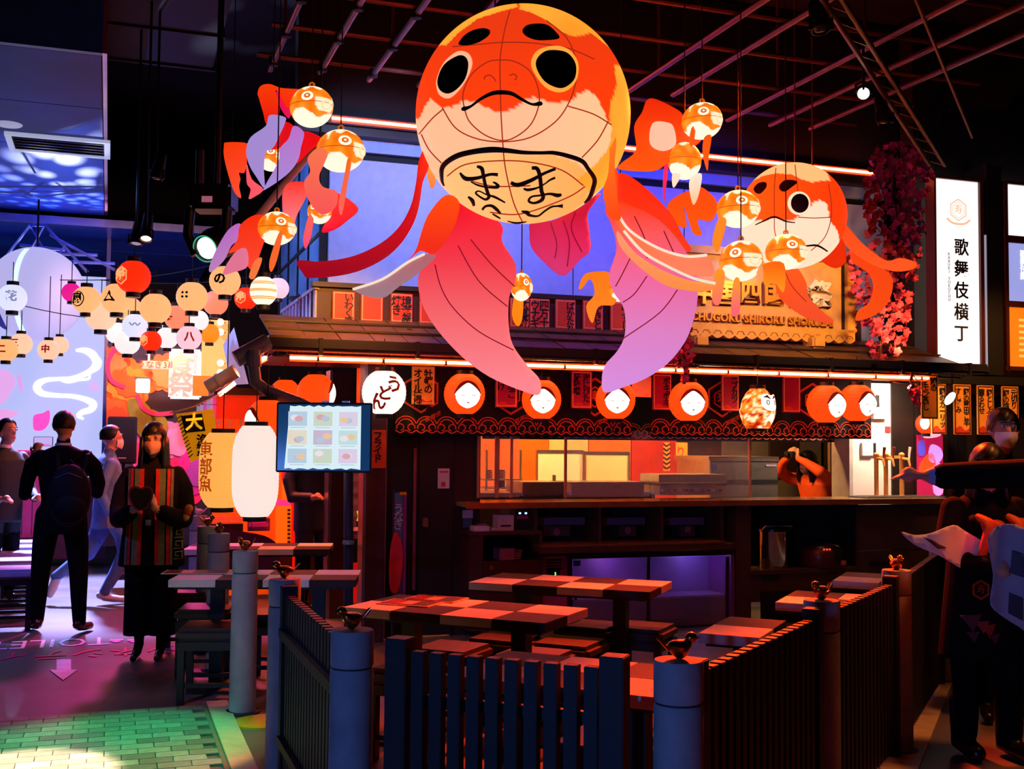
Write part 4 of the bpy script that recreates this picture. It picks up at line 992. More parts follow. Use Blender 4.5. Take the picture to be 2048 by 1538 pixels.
def skin_stroke(parent, name, pts, w, hit, mat, lift=.005, k=5):
    n0 = len(pts)
    ws = w if isinstance(w, (list, tuple)) else [w] * n0
    p3 = smooth_line([(x, y, ww) for (x, y), ww in zip(pts, ws)], k)
    q = MB(); q.ribbon([(a, b) for a, b, c in p3], [c for a, b, c in p3], .002, lambda x, y, z: hit(x, z, lift - y))
    return q.build(name, mat, parent, smooth='all', world=True)
def fin(parent, name, poly, Yf, colf, es=.85, step=14, thick=.006, veins=(), vmat=None, vw=2.2, edge=None):
    out = smooth_line(poly, 4, True)
    q = MB(); sheet(q, out, lambda x, y: at(x, y, Yf(x, y)), thick, step, colf)
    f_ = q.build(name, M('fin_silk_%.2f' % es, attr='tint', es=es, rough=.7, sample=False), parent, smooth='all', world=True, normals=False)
    for v in veins:
        p = smooth_line(v, 5); q = MB()
        q.ribbon(p, vw, .002, lambda x, y, z: at(x, z, Yf(x, z) - .006 - y)); q.build('vein', vmat, f_, world=True)
    if edge:
        q = MB(); q.tube([at(x, y, Yf(x, y) - .01) for x, y in smooth_line(edge, 5)], .008, 6); q.build('piping', glow('piping_white', '#ffe8d0', .9), f_, smooth=True, world=True)
    return f_
def mix(a, b, t):
    t = min(max(t, 0), 1); return tuple(x * (1 - t) + y * t for x, y in zip(a, b))
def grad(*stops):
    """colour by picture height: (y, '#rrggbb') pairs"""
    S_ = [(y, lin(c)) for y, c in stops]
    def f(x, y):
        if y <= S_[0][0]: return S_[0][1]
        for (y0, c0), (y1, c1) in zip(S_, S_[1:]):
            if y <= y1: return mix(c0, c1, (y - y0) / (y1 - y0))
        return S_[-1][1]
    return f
def body(parent, C_, R_, colf, es, nu=220, nv=150, name='paper_body'):
    q = MB(); q.ball((0, 0, 0), R_, nu, nv)
    q.v = [tuple(Vector(v) + C_) for v in q.v]
    q.c = []
    for v in q.v:
        q.c.append(colf(Vector(v)))
    return q.build(name, M('fish_paper_%.2f' % es, attr='tint', es=es, rough=.6, sample=True), parent, smooth='all', world=True, normals=False)
g_blk = M('paint_black', '#060606', .6); g_seam = glow('seam_red', '#b83018', .75); g_vein = glow('vein_red', '#a00a28', .55)
# ---- the great goldfish
YB = 6.3
C1 = at(1046, 232, YB); R1 = 211.5 * (C1 - EYE).length / F * .985
G = thing('goldfish_lantern', 'huge round red and white goldfish lantern with black eyes and flowing fins', 'lantern', C1)
H1 = hitter(C1, R1)
zf = lambda p: Z(p, 780, 0, 3.204)
zt = lambda p: Z(p, 580, 340, 2.381)
zm = lambda p: Z(p, 860, 290, 5.85)
white_line = zf([(150, 760), (190, 760), (225, 680), (262, 630), (300, 665), (340, 690), (400, 685), (440, 660), (490, 645), (540, 650), (580, 668), (640, 700), (700, 720), (770, 705), (830, 668), (870, 640), (920, 625), (960, 632), (1030, 655), (1120, 655), (1180, 640), (1210, 600), (1250, 583), (1290, 590), (1330, 630), (1360, 690), (1390, 760), (1420, 800), (1440, 900), (1600, 900), (1600, 1700), (0, 1700), (0, 800)])
cap_l = zf([(360, 290), (440, 210), (560, 120), (740, 65), (820, 45), (800, 0), (200, 0), (200, 290)])
cap_r = zf([(830, 60), (900, 80), (1000, 130), (1080, 195), (1160, 230), (1220, 230), (1285, 210), (1400, 300), (1600, 100), (1200, 0), (830, 0)])
side_r = zf([(1440, 420), (1450, 560), (1420, 640), (1400, 740), (1425, 830), (1400, 950), (1330, 1040), (1200, 1150), (1300, 1250), (1600, 1000), (1600, 420)])
belly = [p for p in zm([(160, 480), (165, 330), (240, 250), (420, 150), (720, 95), (1100, 110), (1450, 120), (1700, 200), (1820, 300), (1880, 450), (1830, 650), (1500, 900), (1000, 960), (500, 800)])]
cR, cP, cO, cY, cB = lin('#ff3e0a'), lin('#ffbd92'), lin('#ff8a1c'), lin('#ffb43a'), lin('#ffc078')
cRt = lin('#ec3a12')
def col1(v):
    d = v - C1
    if (v - EYE).dot(d) > R1 * .4:                # the far side
        return cR if d.z > 0 else cP
    x, y = pix(v)
    n_ = noise.noise(d * 5) * .5 + .5
    if in_poly(x, y, cap_l) or in_poly(x, y, cap_r): return mix(cO, cY, n_)
    if in_poly(x, y, side_r): return mix(cO, cY, n_ + .1)
    if in_poly(x, y, belly): return mix(cB, lin('#ffa850'), min(1, max(0, (x - 950) / 220)) * .9)  # warmer to the right: uneven lamp light put into the paper colour
    if in_poly(x, y, white_line): return mix(cP, lin('#ffc890'), max(0, (x - 1040) / 200))
    return mix(cR, cRt, (200 - y) / 150)
body(G, C1, R1, col1, 1.02)
def eye(nm, ring, pup, hit, root, rc, step=7):
    e_ = skin_patch(root, 'eye', ring, hit, glow('eye_' + nm, rc, 1.0), step, .004)
    skin_patch(e_, 'pupil', pup, hit, g_blk, step, .008)
eye('peach', zf([(430, 330), (500, 340), (528, 400), (505, 480), (450, 570), (380, 630), (320, 612), (298, 560), (300, 500), (345, 400)]), zf([(430, 358), (480, 362), (502, 410), (484, 500), (430, 570), (370, 600), (318, 575), (304, 510), (345, 415)]), H1, G, '#ffb890')
eye('amber', zf([(1060, 292), (1150, 320), (1205, 400), (1200, 500), (1150, 570), (1075, 592), (990, 555), (920, 460), (905, 390), (950, 320)]), zf([(1060, 320), (1140, 340), (1190, 410), (1185, 500), (1130, 555), (1070, 562), (990, 520), (940, 440), (940, 380), (990, 330)]), H1, G, '#ffa840')
for br in ([(440, 285), (500, 290), (570, 270), (630, 230), (640, 195), (600, 180), (540, 190), (490, 215), (455, 250)], [(848, 195), (880, 160), (950, 150), (1010, 160), (1060, 200), (1085, 245), (1000, 258), (930, 255), (870, 230)]):
    skin_patch(G, 'brow', zf(br), H1, g_blk, 7, .005)
skin_stroke(G, 'mouth', zf([(458, 694), (475, 697), (520, 680), (580, 635), (650, 600), (710, 592), (780, 600), (850, 640), (910, 668), (960, 664), (976, 658)]), [5, 9, 5, 6, 8, 9, 8, 6, 5, 9, 5], H1, g_blk, .008)
for c in ([(605, 510), (610, 490), (640, 482), (665, 500), (678, 522)], [(765, 485), (790, 475), (812, 490), (800, 515)]): skin_stroke(G, 'nostril', zf(c), 2.6, H1, g_seam, .004)
for s_ in ([(770, 66), (745, 150), (720, 270), (705, 400), (708, 600), (712, 740), (722, 905), (735, 1050), (765, 1200), (800, 1320), (850, 1425)], [(400, 300), (560, 285), (720, 272), (900, 275), (1100, 300), (1200, 330), (1310, 380)],
           [(478, 700), (468, 600), (520, 480), (620, 400), (705, 385), (800, 395), (900, 460), (950, 570), (952, 680), (900, 800), (800, 880), (710, 900), (600, 860), (510, 780), (478, 700)],
           [(335, 690), (420, 820), (560, 890), (730, 908), (900, 880), (1060, 780), (1150, 650), (1195, 500), (1190, 380), (1130, 240), (1000, 130)], [(185, 860), (270, 760), (340, 700)], [(1140, 680), (1300, 730), (1420, 800)], [(200, 860), (250, 960), (330, 1045)], [(1400, 775), (1330, 900), (1230, 1010)],
           [(365, 1130), (480, 1055), (700, 1030), (900, 1040), (1100, 1090), (1240, 1190)], [(520, 1160), (640, 1190), (760, 1195), (900, 1190)], [(1250, 1195), (1150, 1260), (950, 1340), (800, 1375), (640, 1360)]):
    skin_stroke(G, 'rib_seam', zf(s_), 2.6, H1, g_seam, .003)
skin_stroke(G, 'belly_ring', zm([(165, 480), (138, 400), (150, 250), (300, 135), (500, 80), (720, 55), (900, 65), (1100, 88), (1300, 92), (1450, 92), (1620, 130), (1780, 190), (1850, 280), (1925, 400), (1905, 520), (1865, 620), (1805, 680)]), [3, 7, 10, 11, 11, 12, 10, 8, 7, 8, 9, 9, 8, 9, 9, 8, 3], H1, g_blk, .006)
for st_, w_ in (([(1190, 270), (1250, 275), (1280, 340), (1295, 440), (1305, 540), (1325, 600), (1300, 650), (1215, 680), (1155, 655), (1190, 605), (1290, 590), (1400, 572), (1490, 590), (1540, 580)], [7, 8, 8, 8, 8, 8, 7, 5, 5, 4, 4, 5, 8, 5]), ([(945, 440), (1030, 468), (1180, 415), (1330, 335), (1470, 278)], [7, 9, 8, 6, 6]), ([(1095, 510), (1150, 525), (1260, 500), (1350, 450), (1400, 412), (1465, 382)], [4, 6, 4, 3, 4, 5]),
               ([(548, 250), (605, 275), (625, 360), (645, 460), (675, 560), (690, 605), (650, 638), (575, 600), (535, 560), (575, 540), (660, 580), (760, 610), (880, 675)], [5, 8, 7, 7, 7, 7, 5, 4, 4, 3, 3, 5, 3]), ([(350, 325), (420, 395), (560, 385), (700, 345), (795, 348)], [4, 9, 7, 6, 7]), ([(475, 430), (560, 470), (680, 495), (795, 490), (770, 450), (735, 435)], [2, 4, 4, 7, 5, 3]),
               ([(1070, 775), (1140, 795), (1160, 820), (1260, 832), (1340, 775), (1420, 725), (1490, 715), (1555, 715)], [3, 9, 6, 4, 4, 4, 4, 8]), ([(445, 605), (495, 650), (515, 715)], [4, 8, 5]), ([(610, 760), (650, 718), (720, 712), (780, 755), (825, 803)], [5, 5, 6, 7, 4]), ([(905, 890), (990, 912), (1060, 910), (1130, 898)], [2, 4, 4, 2]), ([(730, 805), (780, 835), (825, 862)], [3, 4, 3])):
    skin_stroke(G, 'brush_stroke', zm(st_), w_, H1, g_blk, .006)
# fins: each a sheet of silk hanging from the body, light fading along it put into the colour
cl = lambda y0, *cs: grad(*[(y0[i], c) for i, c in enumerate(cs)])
lf = zt([(805, 140), (1000, 250), (1010, 340), (1070, 440), (1075, 520), (1045, 600), (1040, 720), (1060, 830), (1130, 930), (1190, 1000), (1185, 1070), (1100, 1050), (950, 985), (820, 890), (700, 760), (630, 640), (610, 520), (640, 440), (700, 330), (740, 200)])
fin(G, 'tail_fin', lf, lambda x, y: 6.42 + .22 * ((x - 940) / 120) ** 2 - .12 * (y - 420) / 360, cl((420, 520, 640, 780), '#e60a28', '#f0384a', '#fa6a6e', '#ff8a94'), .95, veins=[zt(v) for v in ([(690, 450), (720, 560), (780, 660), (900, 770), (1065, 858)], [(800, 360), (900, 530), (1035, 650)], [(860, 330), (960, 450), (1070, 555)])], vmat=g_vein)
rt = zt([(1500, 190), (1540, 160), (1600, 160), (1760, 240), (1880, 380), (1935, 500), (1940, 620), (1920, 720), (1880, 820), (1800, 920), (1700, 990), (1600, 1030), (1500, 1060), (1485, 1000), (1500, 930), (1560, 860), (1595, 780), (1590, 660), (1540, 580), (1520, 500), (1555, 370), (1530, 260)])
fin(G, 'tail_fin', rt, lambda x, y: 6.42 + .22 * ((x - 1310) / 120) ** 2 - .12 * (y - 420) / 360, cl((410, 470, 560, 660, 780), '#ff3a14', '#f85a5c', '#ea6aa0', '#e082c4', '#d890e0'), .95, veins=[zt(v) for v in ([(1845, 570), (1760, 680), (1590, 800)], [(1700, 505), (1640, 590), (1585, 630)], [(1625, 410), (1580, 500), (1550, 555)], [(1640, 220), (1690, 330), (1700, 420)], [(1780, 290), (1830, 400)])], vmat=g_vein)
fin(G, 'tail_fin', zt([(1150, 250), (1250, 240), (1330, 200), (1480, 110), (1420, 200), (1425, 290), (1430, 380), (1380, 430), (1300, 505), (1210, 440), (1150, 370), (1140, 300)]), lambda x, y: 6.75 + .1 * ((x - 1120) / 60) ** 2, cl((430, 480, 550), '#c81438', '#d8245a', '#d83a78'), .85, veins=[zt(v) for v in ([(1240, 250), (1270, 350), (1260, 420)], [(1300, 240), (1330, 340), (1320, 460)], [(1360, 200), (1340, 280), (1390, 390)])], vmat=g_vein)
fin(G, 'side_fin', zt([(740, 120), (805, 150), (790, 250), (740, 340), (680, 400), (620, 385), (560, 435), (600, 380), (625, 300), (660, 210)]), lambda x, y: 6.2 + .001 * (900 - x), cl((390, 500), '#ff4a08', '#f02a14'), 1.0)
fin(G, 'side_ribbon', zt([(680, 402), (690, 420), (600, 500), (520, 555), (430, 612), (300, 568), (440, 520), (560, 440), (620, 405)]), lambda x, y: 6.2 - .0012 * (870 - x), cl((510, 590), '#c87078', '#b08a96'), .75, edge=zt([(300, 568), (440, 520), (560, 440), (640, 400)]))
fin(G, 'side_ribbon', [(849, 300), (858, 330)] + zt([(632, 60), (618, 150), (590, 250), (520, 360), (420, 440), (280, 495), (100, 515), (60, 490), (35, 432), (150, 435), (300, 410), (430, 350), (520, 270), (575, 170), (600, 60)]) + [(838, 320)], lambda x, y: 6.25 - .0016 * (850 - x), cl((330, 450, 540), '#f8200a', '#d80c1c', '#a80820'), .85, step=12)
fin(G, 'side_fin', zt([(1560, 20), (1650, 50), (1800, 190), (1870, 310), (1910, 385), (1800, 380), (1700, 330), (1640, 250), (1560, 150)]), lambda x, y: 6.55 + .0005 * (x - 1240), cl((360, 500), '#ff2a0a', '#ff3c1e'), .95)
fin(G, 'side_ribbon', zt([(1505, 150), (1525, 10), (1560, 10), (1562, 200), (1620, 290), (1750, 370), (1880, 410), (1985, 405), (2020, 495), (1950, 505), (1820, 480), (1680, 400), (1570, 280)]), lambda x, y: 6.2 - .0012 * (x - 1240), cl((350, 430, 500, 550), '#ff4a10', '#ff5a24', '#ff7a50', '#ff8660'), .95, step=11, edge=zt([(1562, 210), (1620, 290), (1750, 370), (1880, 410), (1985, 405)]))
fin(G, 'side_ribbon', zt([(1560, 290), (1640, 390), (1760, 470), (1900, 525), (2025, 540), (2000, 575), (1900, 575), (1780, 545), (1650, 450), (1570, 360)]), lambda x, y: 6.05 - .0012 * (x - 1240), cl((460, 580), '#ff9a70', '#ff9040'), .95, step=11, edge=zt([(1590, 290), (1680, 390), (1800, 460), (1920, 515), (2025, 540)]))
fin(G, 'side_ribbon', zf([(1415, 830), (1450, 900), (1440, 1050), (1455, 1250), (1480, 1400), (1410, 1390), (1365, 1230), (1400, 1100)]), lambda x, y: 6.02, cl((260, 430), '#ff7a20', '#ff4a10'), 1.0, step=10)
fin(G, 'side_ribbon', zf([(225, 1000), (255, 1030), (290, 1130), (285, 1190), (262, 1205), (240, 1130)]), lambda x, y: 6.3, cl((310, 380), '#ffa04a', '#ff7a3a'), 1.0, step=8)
for x_ in (990, 1100): MB().tube([at(x_, 30, YB), at(x_, 30, YB) + Vector((0, 0, 5.9 - at(x_, 30, YB).z))], .005, 5).build('suspension_wire', M('cord_black'), G, world=True)
# ---- the second large goldfish
zr = lambda p: Z(p, 1230, 170, 3.138)
Y2 = 8.9
C2 = at(1585, 432, Y2); R2 = 103 * (C2 - EYE).length / F * .985; H2 = hitter(C2, R2)
G2 = thing('goldfish_lantern', 'smaller round goldfish lantern above the carved sign, partly behind small fish', 'lantern', C2)
wl2 = zr([(700, 900), (800, 880), (870, 850), (940, 850), (1000, 835), (1080, 850), (1140, 840), (1220, 770), (1250, 735), (1290, 720), (1330, 745), (1350, 850), (1400, 920), (1410, 980), (1360, 1080), (1200, 1200), (900, 1300), (600, 1100)])
cp2 = zr([(800, 640), (840, 615), (920, 575), (1010, 555), (1100, 560), (1170, 590), (1230, 612), (1300, 600), (1350, 600), (1300, 450), (1000, 400), (800, 500)])
def col2(v):
    d = v - C2
    if (v - EYE).dot(d) > R2 * .5: return cR
    x, y = pix(v)
    if in_poly(x, y, cp2): return lin('#ffc07a')
    if in_poly(x, y, wl2): return lin('#ffe0c0')
    return mix(lin('#ff5a10'), cR, (x - 1500) / 160)
body(G2, C2, R2, col2, 1.02, 140, 100)
def circ(cx, cy, rx, ry, n=16): return [(cx + rx * math.cos(2 * math.pi * k / n), cy + ry * math.sin(2 * math.pi * k / n)) for k in range(n)]
eye('pale', zr(circ(1155, 742, 72, 74)), zr(circ(1160, 742, 56, 60)), H2, G2, '#ffe4c0', 5)
eye('pale', zr(circ(880, 765, 30, 58)), zr(circ(872, 765, 22, 46)), H2, G2, '#ffe4c0', 5)
for br in ([(870, 650), (900, 615), (945, 610), (950, 640), (915, 680), (885, 678)], [(1030, 635), (1060, 600), (1110, 595), (1145, 610), (1110, 640), (1070, 668), (1040, 662)]): skin_patch(G2, 'brow', zr(br), H2, M('brow_maroon', '#3a0a06', .6), 5, .005)
skin_stroke(G2, 'mouth', zr([(880, 878), (930, 855), (1000, 828), (1070, 855), (1130, 864)]), [2, 3, 4, 3, 2], H2, M('brow_maroon'), .006)
skin_stroke(G2, 'belly_ring', zr([(1150, 1010), (1200, 1010), (1270, 1008), (1335, 1045)]), [2, 3, 4, 3], H2, g_blk, .006)
for s_ in ([(1010, 520), (1000, 650), (1000, 830), (1010, 950), (1090, 1100)], [(1130, 500), (1140, 600), (1150, 680)], [(1340, 620), (1360, 800), (1320, 950), (1230, 1040)], [(1150, 830), (1250, 835), (1360, 830)]): skin_stroke(G2, 'rib_seam', zr(s_), 1.8, H2, g_seam, .003)
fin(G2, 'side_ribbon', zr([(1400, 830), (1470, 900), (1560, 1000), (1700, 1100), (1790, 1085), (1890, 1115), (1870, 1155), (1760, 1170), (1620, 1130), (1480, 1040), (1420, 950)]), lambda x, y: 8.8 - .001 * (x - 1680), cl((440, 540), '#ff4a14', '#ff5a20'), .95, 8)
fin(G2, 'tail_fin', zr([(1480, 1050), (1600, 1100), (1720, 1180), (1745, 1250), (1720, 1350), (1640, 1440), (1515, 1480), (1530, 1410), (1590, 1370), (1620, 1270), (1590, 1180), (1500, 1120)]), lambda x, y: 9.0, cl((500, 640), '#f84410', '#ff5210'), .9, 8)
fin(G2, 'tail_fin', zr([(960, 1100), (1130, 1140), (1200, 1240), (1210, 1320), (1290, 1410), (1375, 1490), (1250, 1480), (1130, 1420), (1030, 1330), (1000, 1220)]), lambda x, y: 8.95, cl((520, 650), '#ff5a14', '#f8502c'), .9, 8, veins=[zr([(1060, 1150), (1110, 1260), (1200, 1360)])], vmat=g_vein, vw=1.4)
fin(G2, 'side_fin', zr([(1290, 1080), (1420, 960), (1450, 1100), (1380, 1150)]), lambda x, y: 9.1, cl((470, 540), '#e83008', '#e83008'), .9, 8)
for x_ in (1590, 1625): MB().tube([at(x_, 335, Y2), at(x_, 335, Y2) + Vector((0, 0, 5.9 - at(x_, 335, Y2).z))], .007, 6).build('suspension_rod', m_pipe, G2, world=True)
# ---- small goldfish lanterns
def goldfish(label, x, y, rpx, Y, face, fins, tilt=0.0, squash=1.0):
    """face: direction the head points, degrees (0 = towards the viewer, 90 = to the right)"""
    p = at(x, y, Y); r = rpx * Y / F
    t = thing('small_goldfish_lantern', label, 'lantern', p, group='small goldfish lanterns')
    fa = math.radians(face); R_ = Matrix.Rotation(math.atan2(p.x, p.y) * -1 + fa, 3, 'Z') @ Matrix.Rotation(math.radians(tilt), 3, 'X')
    # local: head along -y
    q = MB(); q.ball((0, 0, 0), (r, r * 1.16, r * squash), 72, 48)
    def colr(v):
        X, Yv, Zv = v[0] / r, v[1] / r, v[2] / (r * squash); an = math.atan2(X, -Yv)
        if Zv > .74 + .09 * math.sin(an * 7) : return lin('#fff0c8')
        if Zv > .35 and -.15 < Yv < .25 and abs(X) > .3 and math.sin(an * 9) > .2: return lin('#ffe8b8')
        if Zv < -.62 + .34 * abs(math.sin(an * 1.5 + .4)) - .10 * (Yv < -.6): return lin('#fff2d8')
        if Yv < -.98 and abs(Zv + .1) < .3: return lin('#ffe8c0')
        return mix(lin('#f06a08'), lin('#ff9420'), noise.noise(Vector(v) / r * 2) + .4)
    q.c = [colr(v) for v in q.v]; q.v = [tuple(R_ @ Vector(v)) for v in q.v]
    q.build('paper_body', M('small_fish_paper', attr='tint', es=1.08, rough=.6, sample=True), t, smooth='all', normals=False)
    sur = lambda an, el, l=0.0: R_ @ (Vector((math.sin(an) * math.cos(el) * r, -math.cos(an) * math.cos(el) * r * 1.16, math.sin(el) * r * squash)) * (1 + l))
    for s in (-1, 1):
        def disc(nm, rad, l, mt, par):
            c = MB(); n = 16; vs = [sur(s * .95, .28, l)]
            for k in range(n): vs.append(sur(s * .95 + rad * math.cos(2 * math.pi * k / n) / .9, .28 + rad * math.sin(2 * math.pi * k / n), l))
            c.add(vs, [(0, 1 + k, 1 + (k + 1) % n) for k in range(n)]); return c.build(nm, mt, par)
        e_ = disc('eye', .26, .012, glow('eye_cream', '#fff4dc', 1.1), t); disc('iris', .14, .02, glow('iris_orange', '#e8641a', 1.0), e_); disc('pupil', .055, .028, glow('eye_cream'), e_)
    q = MB(); q.tube([sur(.26 * math.cos(k * .52), -.12 + .2 * math.sin(k * .52), .02) for k in range(13)], r * .05, 6); q.build('mouth_ring', glow('mouth_cream', '#ffe0b0', 1.0), t, smooth=True)
    q = MB(); q.tube([sur(k * .2, 0, .004) for k in range(33)], r * .014, 5); q.build('seam_ring', g_seam, t)
    q = MB(); q.tube([(0, 0, r * squash), (0, 0, 5.9 - p.z)], .004, 5); q.build('suspension_wire', M('cord_black'), t)
    q = MB(); q.tube([(r * .12 * math.cos(k * .7), 0, r * squash + r * .1 + r * .12 * math.sin(k * .7)) for k in range(10)], .006, 5); q.build('hanging_loop', glow('loop_orange', '#d06010', .7), t)
    for nm, poly, dY, cf, *es in fins:
        xs = [a for a, b in poly]; xm = (min(xs) + max(xs)) / 2; wd = max(10, max(xs) - min(xs))
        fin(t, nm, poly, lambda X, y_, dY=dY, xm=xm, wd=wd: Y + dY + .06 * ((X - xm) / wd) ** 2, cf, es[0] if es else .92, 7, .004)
    return t
za = lambda p: Z(p, 420, 130, 3.943)
zb5 = lambda p: Z(p, 0, 380, 3.413)
flat = lambda c: grad((0, c), (2000, c))
goldfish('small goldfish lantern at the top of the left group, facing right', 623, 214, 41, 6.6, 38, [
    ('tail_fin', za([(375, 220), (400, 165), (470, 150), (560, 180), (690, 190), (720, 200), (650, 320), (600, 330), (540, 220), (515, 205), (545, 300), (540, 400), (450, 470), (420, 380), (385, 260)]), .1, cl((170, 250), '#ff3c08', '#f0140c')),
    ('tail_fin', za([(520, 210), (570, 240), (640, 330), (625, 420), (580, 380), (545, 310)]), .14, flat('#e01050'))])
goldfish('small goldfish lantern with a lavender tail, second of the left group', 681, 302, 43, 6.5, 62, [
    ('tail_fin', za([(470, 395), (590, 410), (590, 460), (545, 560), (500, 650), (440, 690), (425, 820), (430, 970), (370, 890), (310, 790), (285, 680), (320, 570), (440, 480)]), -.05, flat('#b094e0'), .85),
    ('tail_fin', za([(660, 480), (740, 530), (720, 640), (690, 760), (600, 870), (440, 980), (430, 960), (540, 760), (550, 660), (620, 580)]), -.08, cl((250, 370), '#c878d8', '#b494e4'), .85),
    ('tail_fin', za([(590, 450), (665, 490), (650, 560), (560, 650), (480, 660), (530, 560)]), -.02, flat('#e00c14')),
    ('tail_fin', za([(740, 520), (920, 600), (820, 650), (700, 770), (690, 760), (720, 650)]), .02, flat('#e80a10')),
    ('side_fin', za([(770, 730), (860, 650), (930, 690), (900, 780), (860, 880), (890, 960), (1000, 1000), (990, 1120), (880, 1180), (780, 1070), (740, 930), (790, 840)]), -.12, cl((290, 420), '#ff7a50', '#ff5a58')),
    ('side_fin', za([(1085, 740), (1115, 760), (1090, 910), (1040, 1180), (1015, 1090), (1060, 870)]), -.12, cl((320, 420), '#ff6a10', '#ff6a60'))])
goldfish('small goldfish lantern peeping out behind the lavender tail', 544, 316, 27, 6.8, 45, [
    ('tail_fin', za([(110, 640), (130, 610), (300, 620), (290, 700), (290, 780), (270, 850), (230, 850), (240, 900), (230, 960), (245, 1050), (190, 1000), (140, 850), (110, 720)]), .05, cl((290, 390), '#ff3c0a', '#ff5030')),
    ('side_fin', za([(290, 780), (330, 900), (420, 980), (350, 1040), (305, 1055), (320, 980), (290, 930)]), .0, flat('#ff5a68'))])
goldfish('small goldfish lantern lowest in the left group, in front of the blue wall', 639, 424, 24, 6.7, 20, [
    ('tail_fin', za([(570, 1100), (575, 1000), (620, 930), (740, 925), (770, 1000), (740, 1080), (680, 1200), (650, 1330), (615, 1280), (580, 1180)]), .12, cl((360, 440), '#f82c10', '#ff7a80')),
    ('tail_fin', za([(1010, 1010), (1170, 1130), (1080, 1230), (980, 1300), (880, 1315), (940, 1180), (960, 1060)]), .02, cl((380, 460), '#ff3420', '#f01030')),
    ('side_fin', za([(780, 1180), (820, 1160), (800, 1340), (755, 1450), (735, 1360)]), -.06, cl((420, 500), '#ff6a50', '#f84a78'))])
goldfish('small goldfish lantern with a hanging purple tail beside the stage light', 553, 457, 34, 6.4, 65, [
    ('tail_fin', zb5([(1560, 270), (1640, 230), (1640, 330), (1580, 380), (1530, 480), (1440, 560), (1430, 520), (1480, 400)]), .0, cl((450, 540), '#c070d0', '#c88ac8'), .85),
    ('tail_fin', zb5([(1640, 240), (1740, 170), (1830, 190), (1820, 300), (1760, 480), (1740, 560), (1690, 520), (1640, 420), (1560, 430), (1620, 340)]), -.04, cl((430, 540), '#ff2e08', '#ff4a30')),
    ('tail_fin', zb5([(1600, 430), (1680, 400), (1690, 520), (1600, 560), (1520, 570)]), -.06, flat('#e87898')),
    ('side_fin', zb5([(1900, 300), (1930, 290), (1890, 480), (1850, 560), (1840, 480)]), -.1, flat('#ff6a30')), ('side_fin', zb5([(1740, 480), (1790, 470), (1740, 600), (1700, 590)]), -.08, flat('#ff7a40'))])
goldfish('small goldfish lantern at the top right of the great fish, tail spread', 1404, 242, 37, 7.0, 55, [
    ('tail_fin', zr([(200, 95), (260, 90), (400, 160), (440, 215), (500, 290), (540, 350), (440, 420), (330, 490), (240, 540), (30, 530), (40, 490), (130, 410), (120, 260), (170, 170)]), .05, cl((200, 340), '#f02a08', '#ff5a0c')),
    ('tail_fin', zr([(235, 240), (330, 235), (370, 270), (380, 375), (300, 415), (220, 370)]), .0, flat('#ffc8a8')),
    ('side_fin', zr([(560, 330), (605, 320), (590, 440), (580, 540), (550, 430)]), -.1, flat('#ff5a0c')), ('side_fin', zr([(480, 270), (505, 270), (490, 380), (465, 360)]), -.08, flat('#ff5a0c'))])
goldfish('small goldfish lantern seen from behind with white trailing fins', 1369, 322, 33, 7.1, 160, [
    ('tail_fin', zr([(360, 560), (410, 560), (400, 600), (365, 645)]), -.1, flat('#ffe8cc')), ('tail_fin', zr([(480, 575), (545, 560), (525, 690), (490, 752), (465, 640)]), -.1, cl((350, 410), '#fff0d8', '#ffc890')), ('side_fin', zr([(310, 500), (335, 500), (320, 650), (310, 740), (300, 640)]), .0, flat('#e02868'))], squash=1.15)
goldfish('small goldfish lantern before the left eye of the second big fish', 1476, 418, 38, 7.6, 62, [
    ('tail_fin', zr([(335, 740), (400, 690), (470, 660), (480, 635), (560, 650), (640, 740), (610, 850), (520, 850), (545, 940), (490, 930), (465, 860), (430, 760), (450, 890), (380, 870), (335, 790)]), .06, cl((380, 470), '#ff4a0a', '#ff5a0c')),
    ('side_fin', zr([(650, 840), (700, 850), (670, 980), (640, 1050), (610, 980)]), -.1, flat('#ff8a20'))])
goldfish('small goldfish lantern lowest in front of the carved sign', 1482, 522, 41, 7.35, 35, [
    ('side_fin', zr([(630, 1170), (690, 1180), (660, 1370), (610, 1350)]), -.12, cl((545, 600), '#ff9a20', '#ff7a60')), ('side_fin', zr([(745, 1230), (785, 1230), (780, 1430), (730, 1430)]), -.12, cl((565, 620), '#ff9a30', '#ff6a70')), ('side_fin', zr([(890, 1140), (925, 1140), (930, 1230), (895, 1240)]), -.1, flat('#ffa060'))])
goldfish('small goldfish lantern under the mouth of the second big fish', 1572, 504, 36, 7.9, 70, [
    ('side_fin', zr([(930, 1130), (1060, 1120), (1060, 1300), (1000, 1240), (940, 1260)]), -.12, cl((530, 580), '#ff6a10', '#ff9a20'))])
goldfish('small narrow goldfish lantern showing behind the pink tail fin', 1043, 574, 19, 7.5, 80, [
    ('side_fin', [(1030, 590), (1046, 592), (1044, 640), (1034, 652), (1024, 630)], .0, flat('#ff8a10'))], squash=1.5)
goldfish('small goldfish lantern hidden by the violet fin, orange tail showing', 1240, 578, 26, 7.6, 80, [
    ('tail_fin', zt([(1375, 560), (1400, 500), (1450, 485), (1520, 490), (1555, 560), (1545, 640), (1470, 650), (1440, 730), (1410, 650), (1450, 590), (1430, 520), (1390, 565)]), -.05, cl((540, 640), '#ff7a10', '#ff8a20'))])
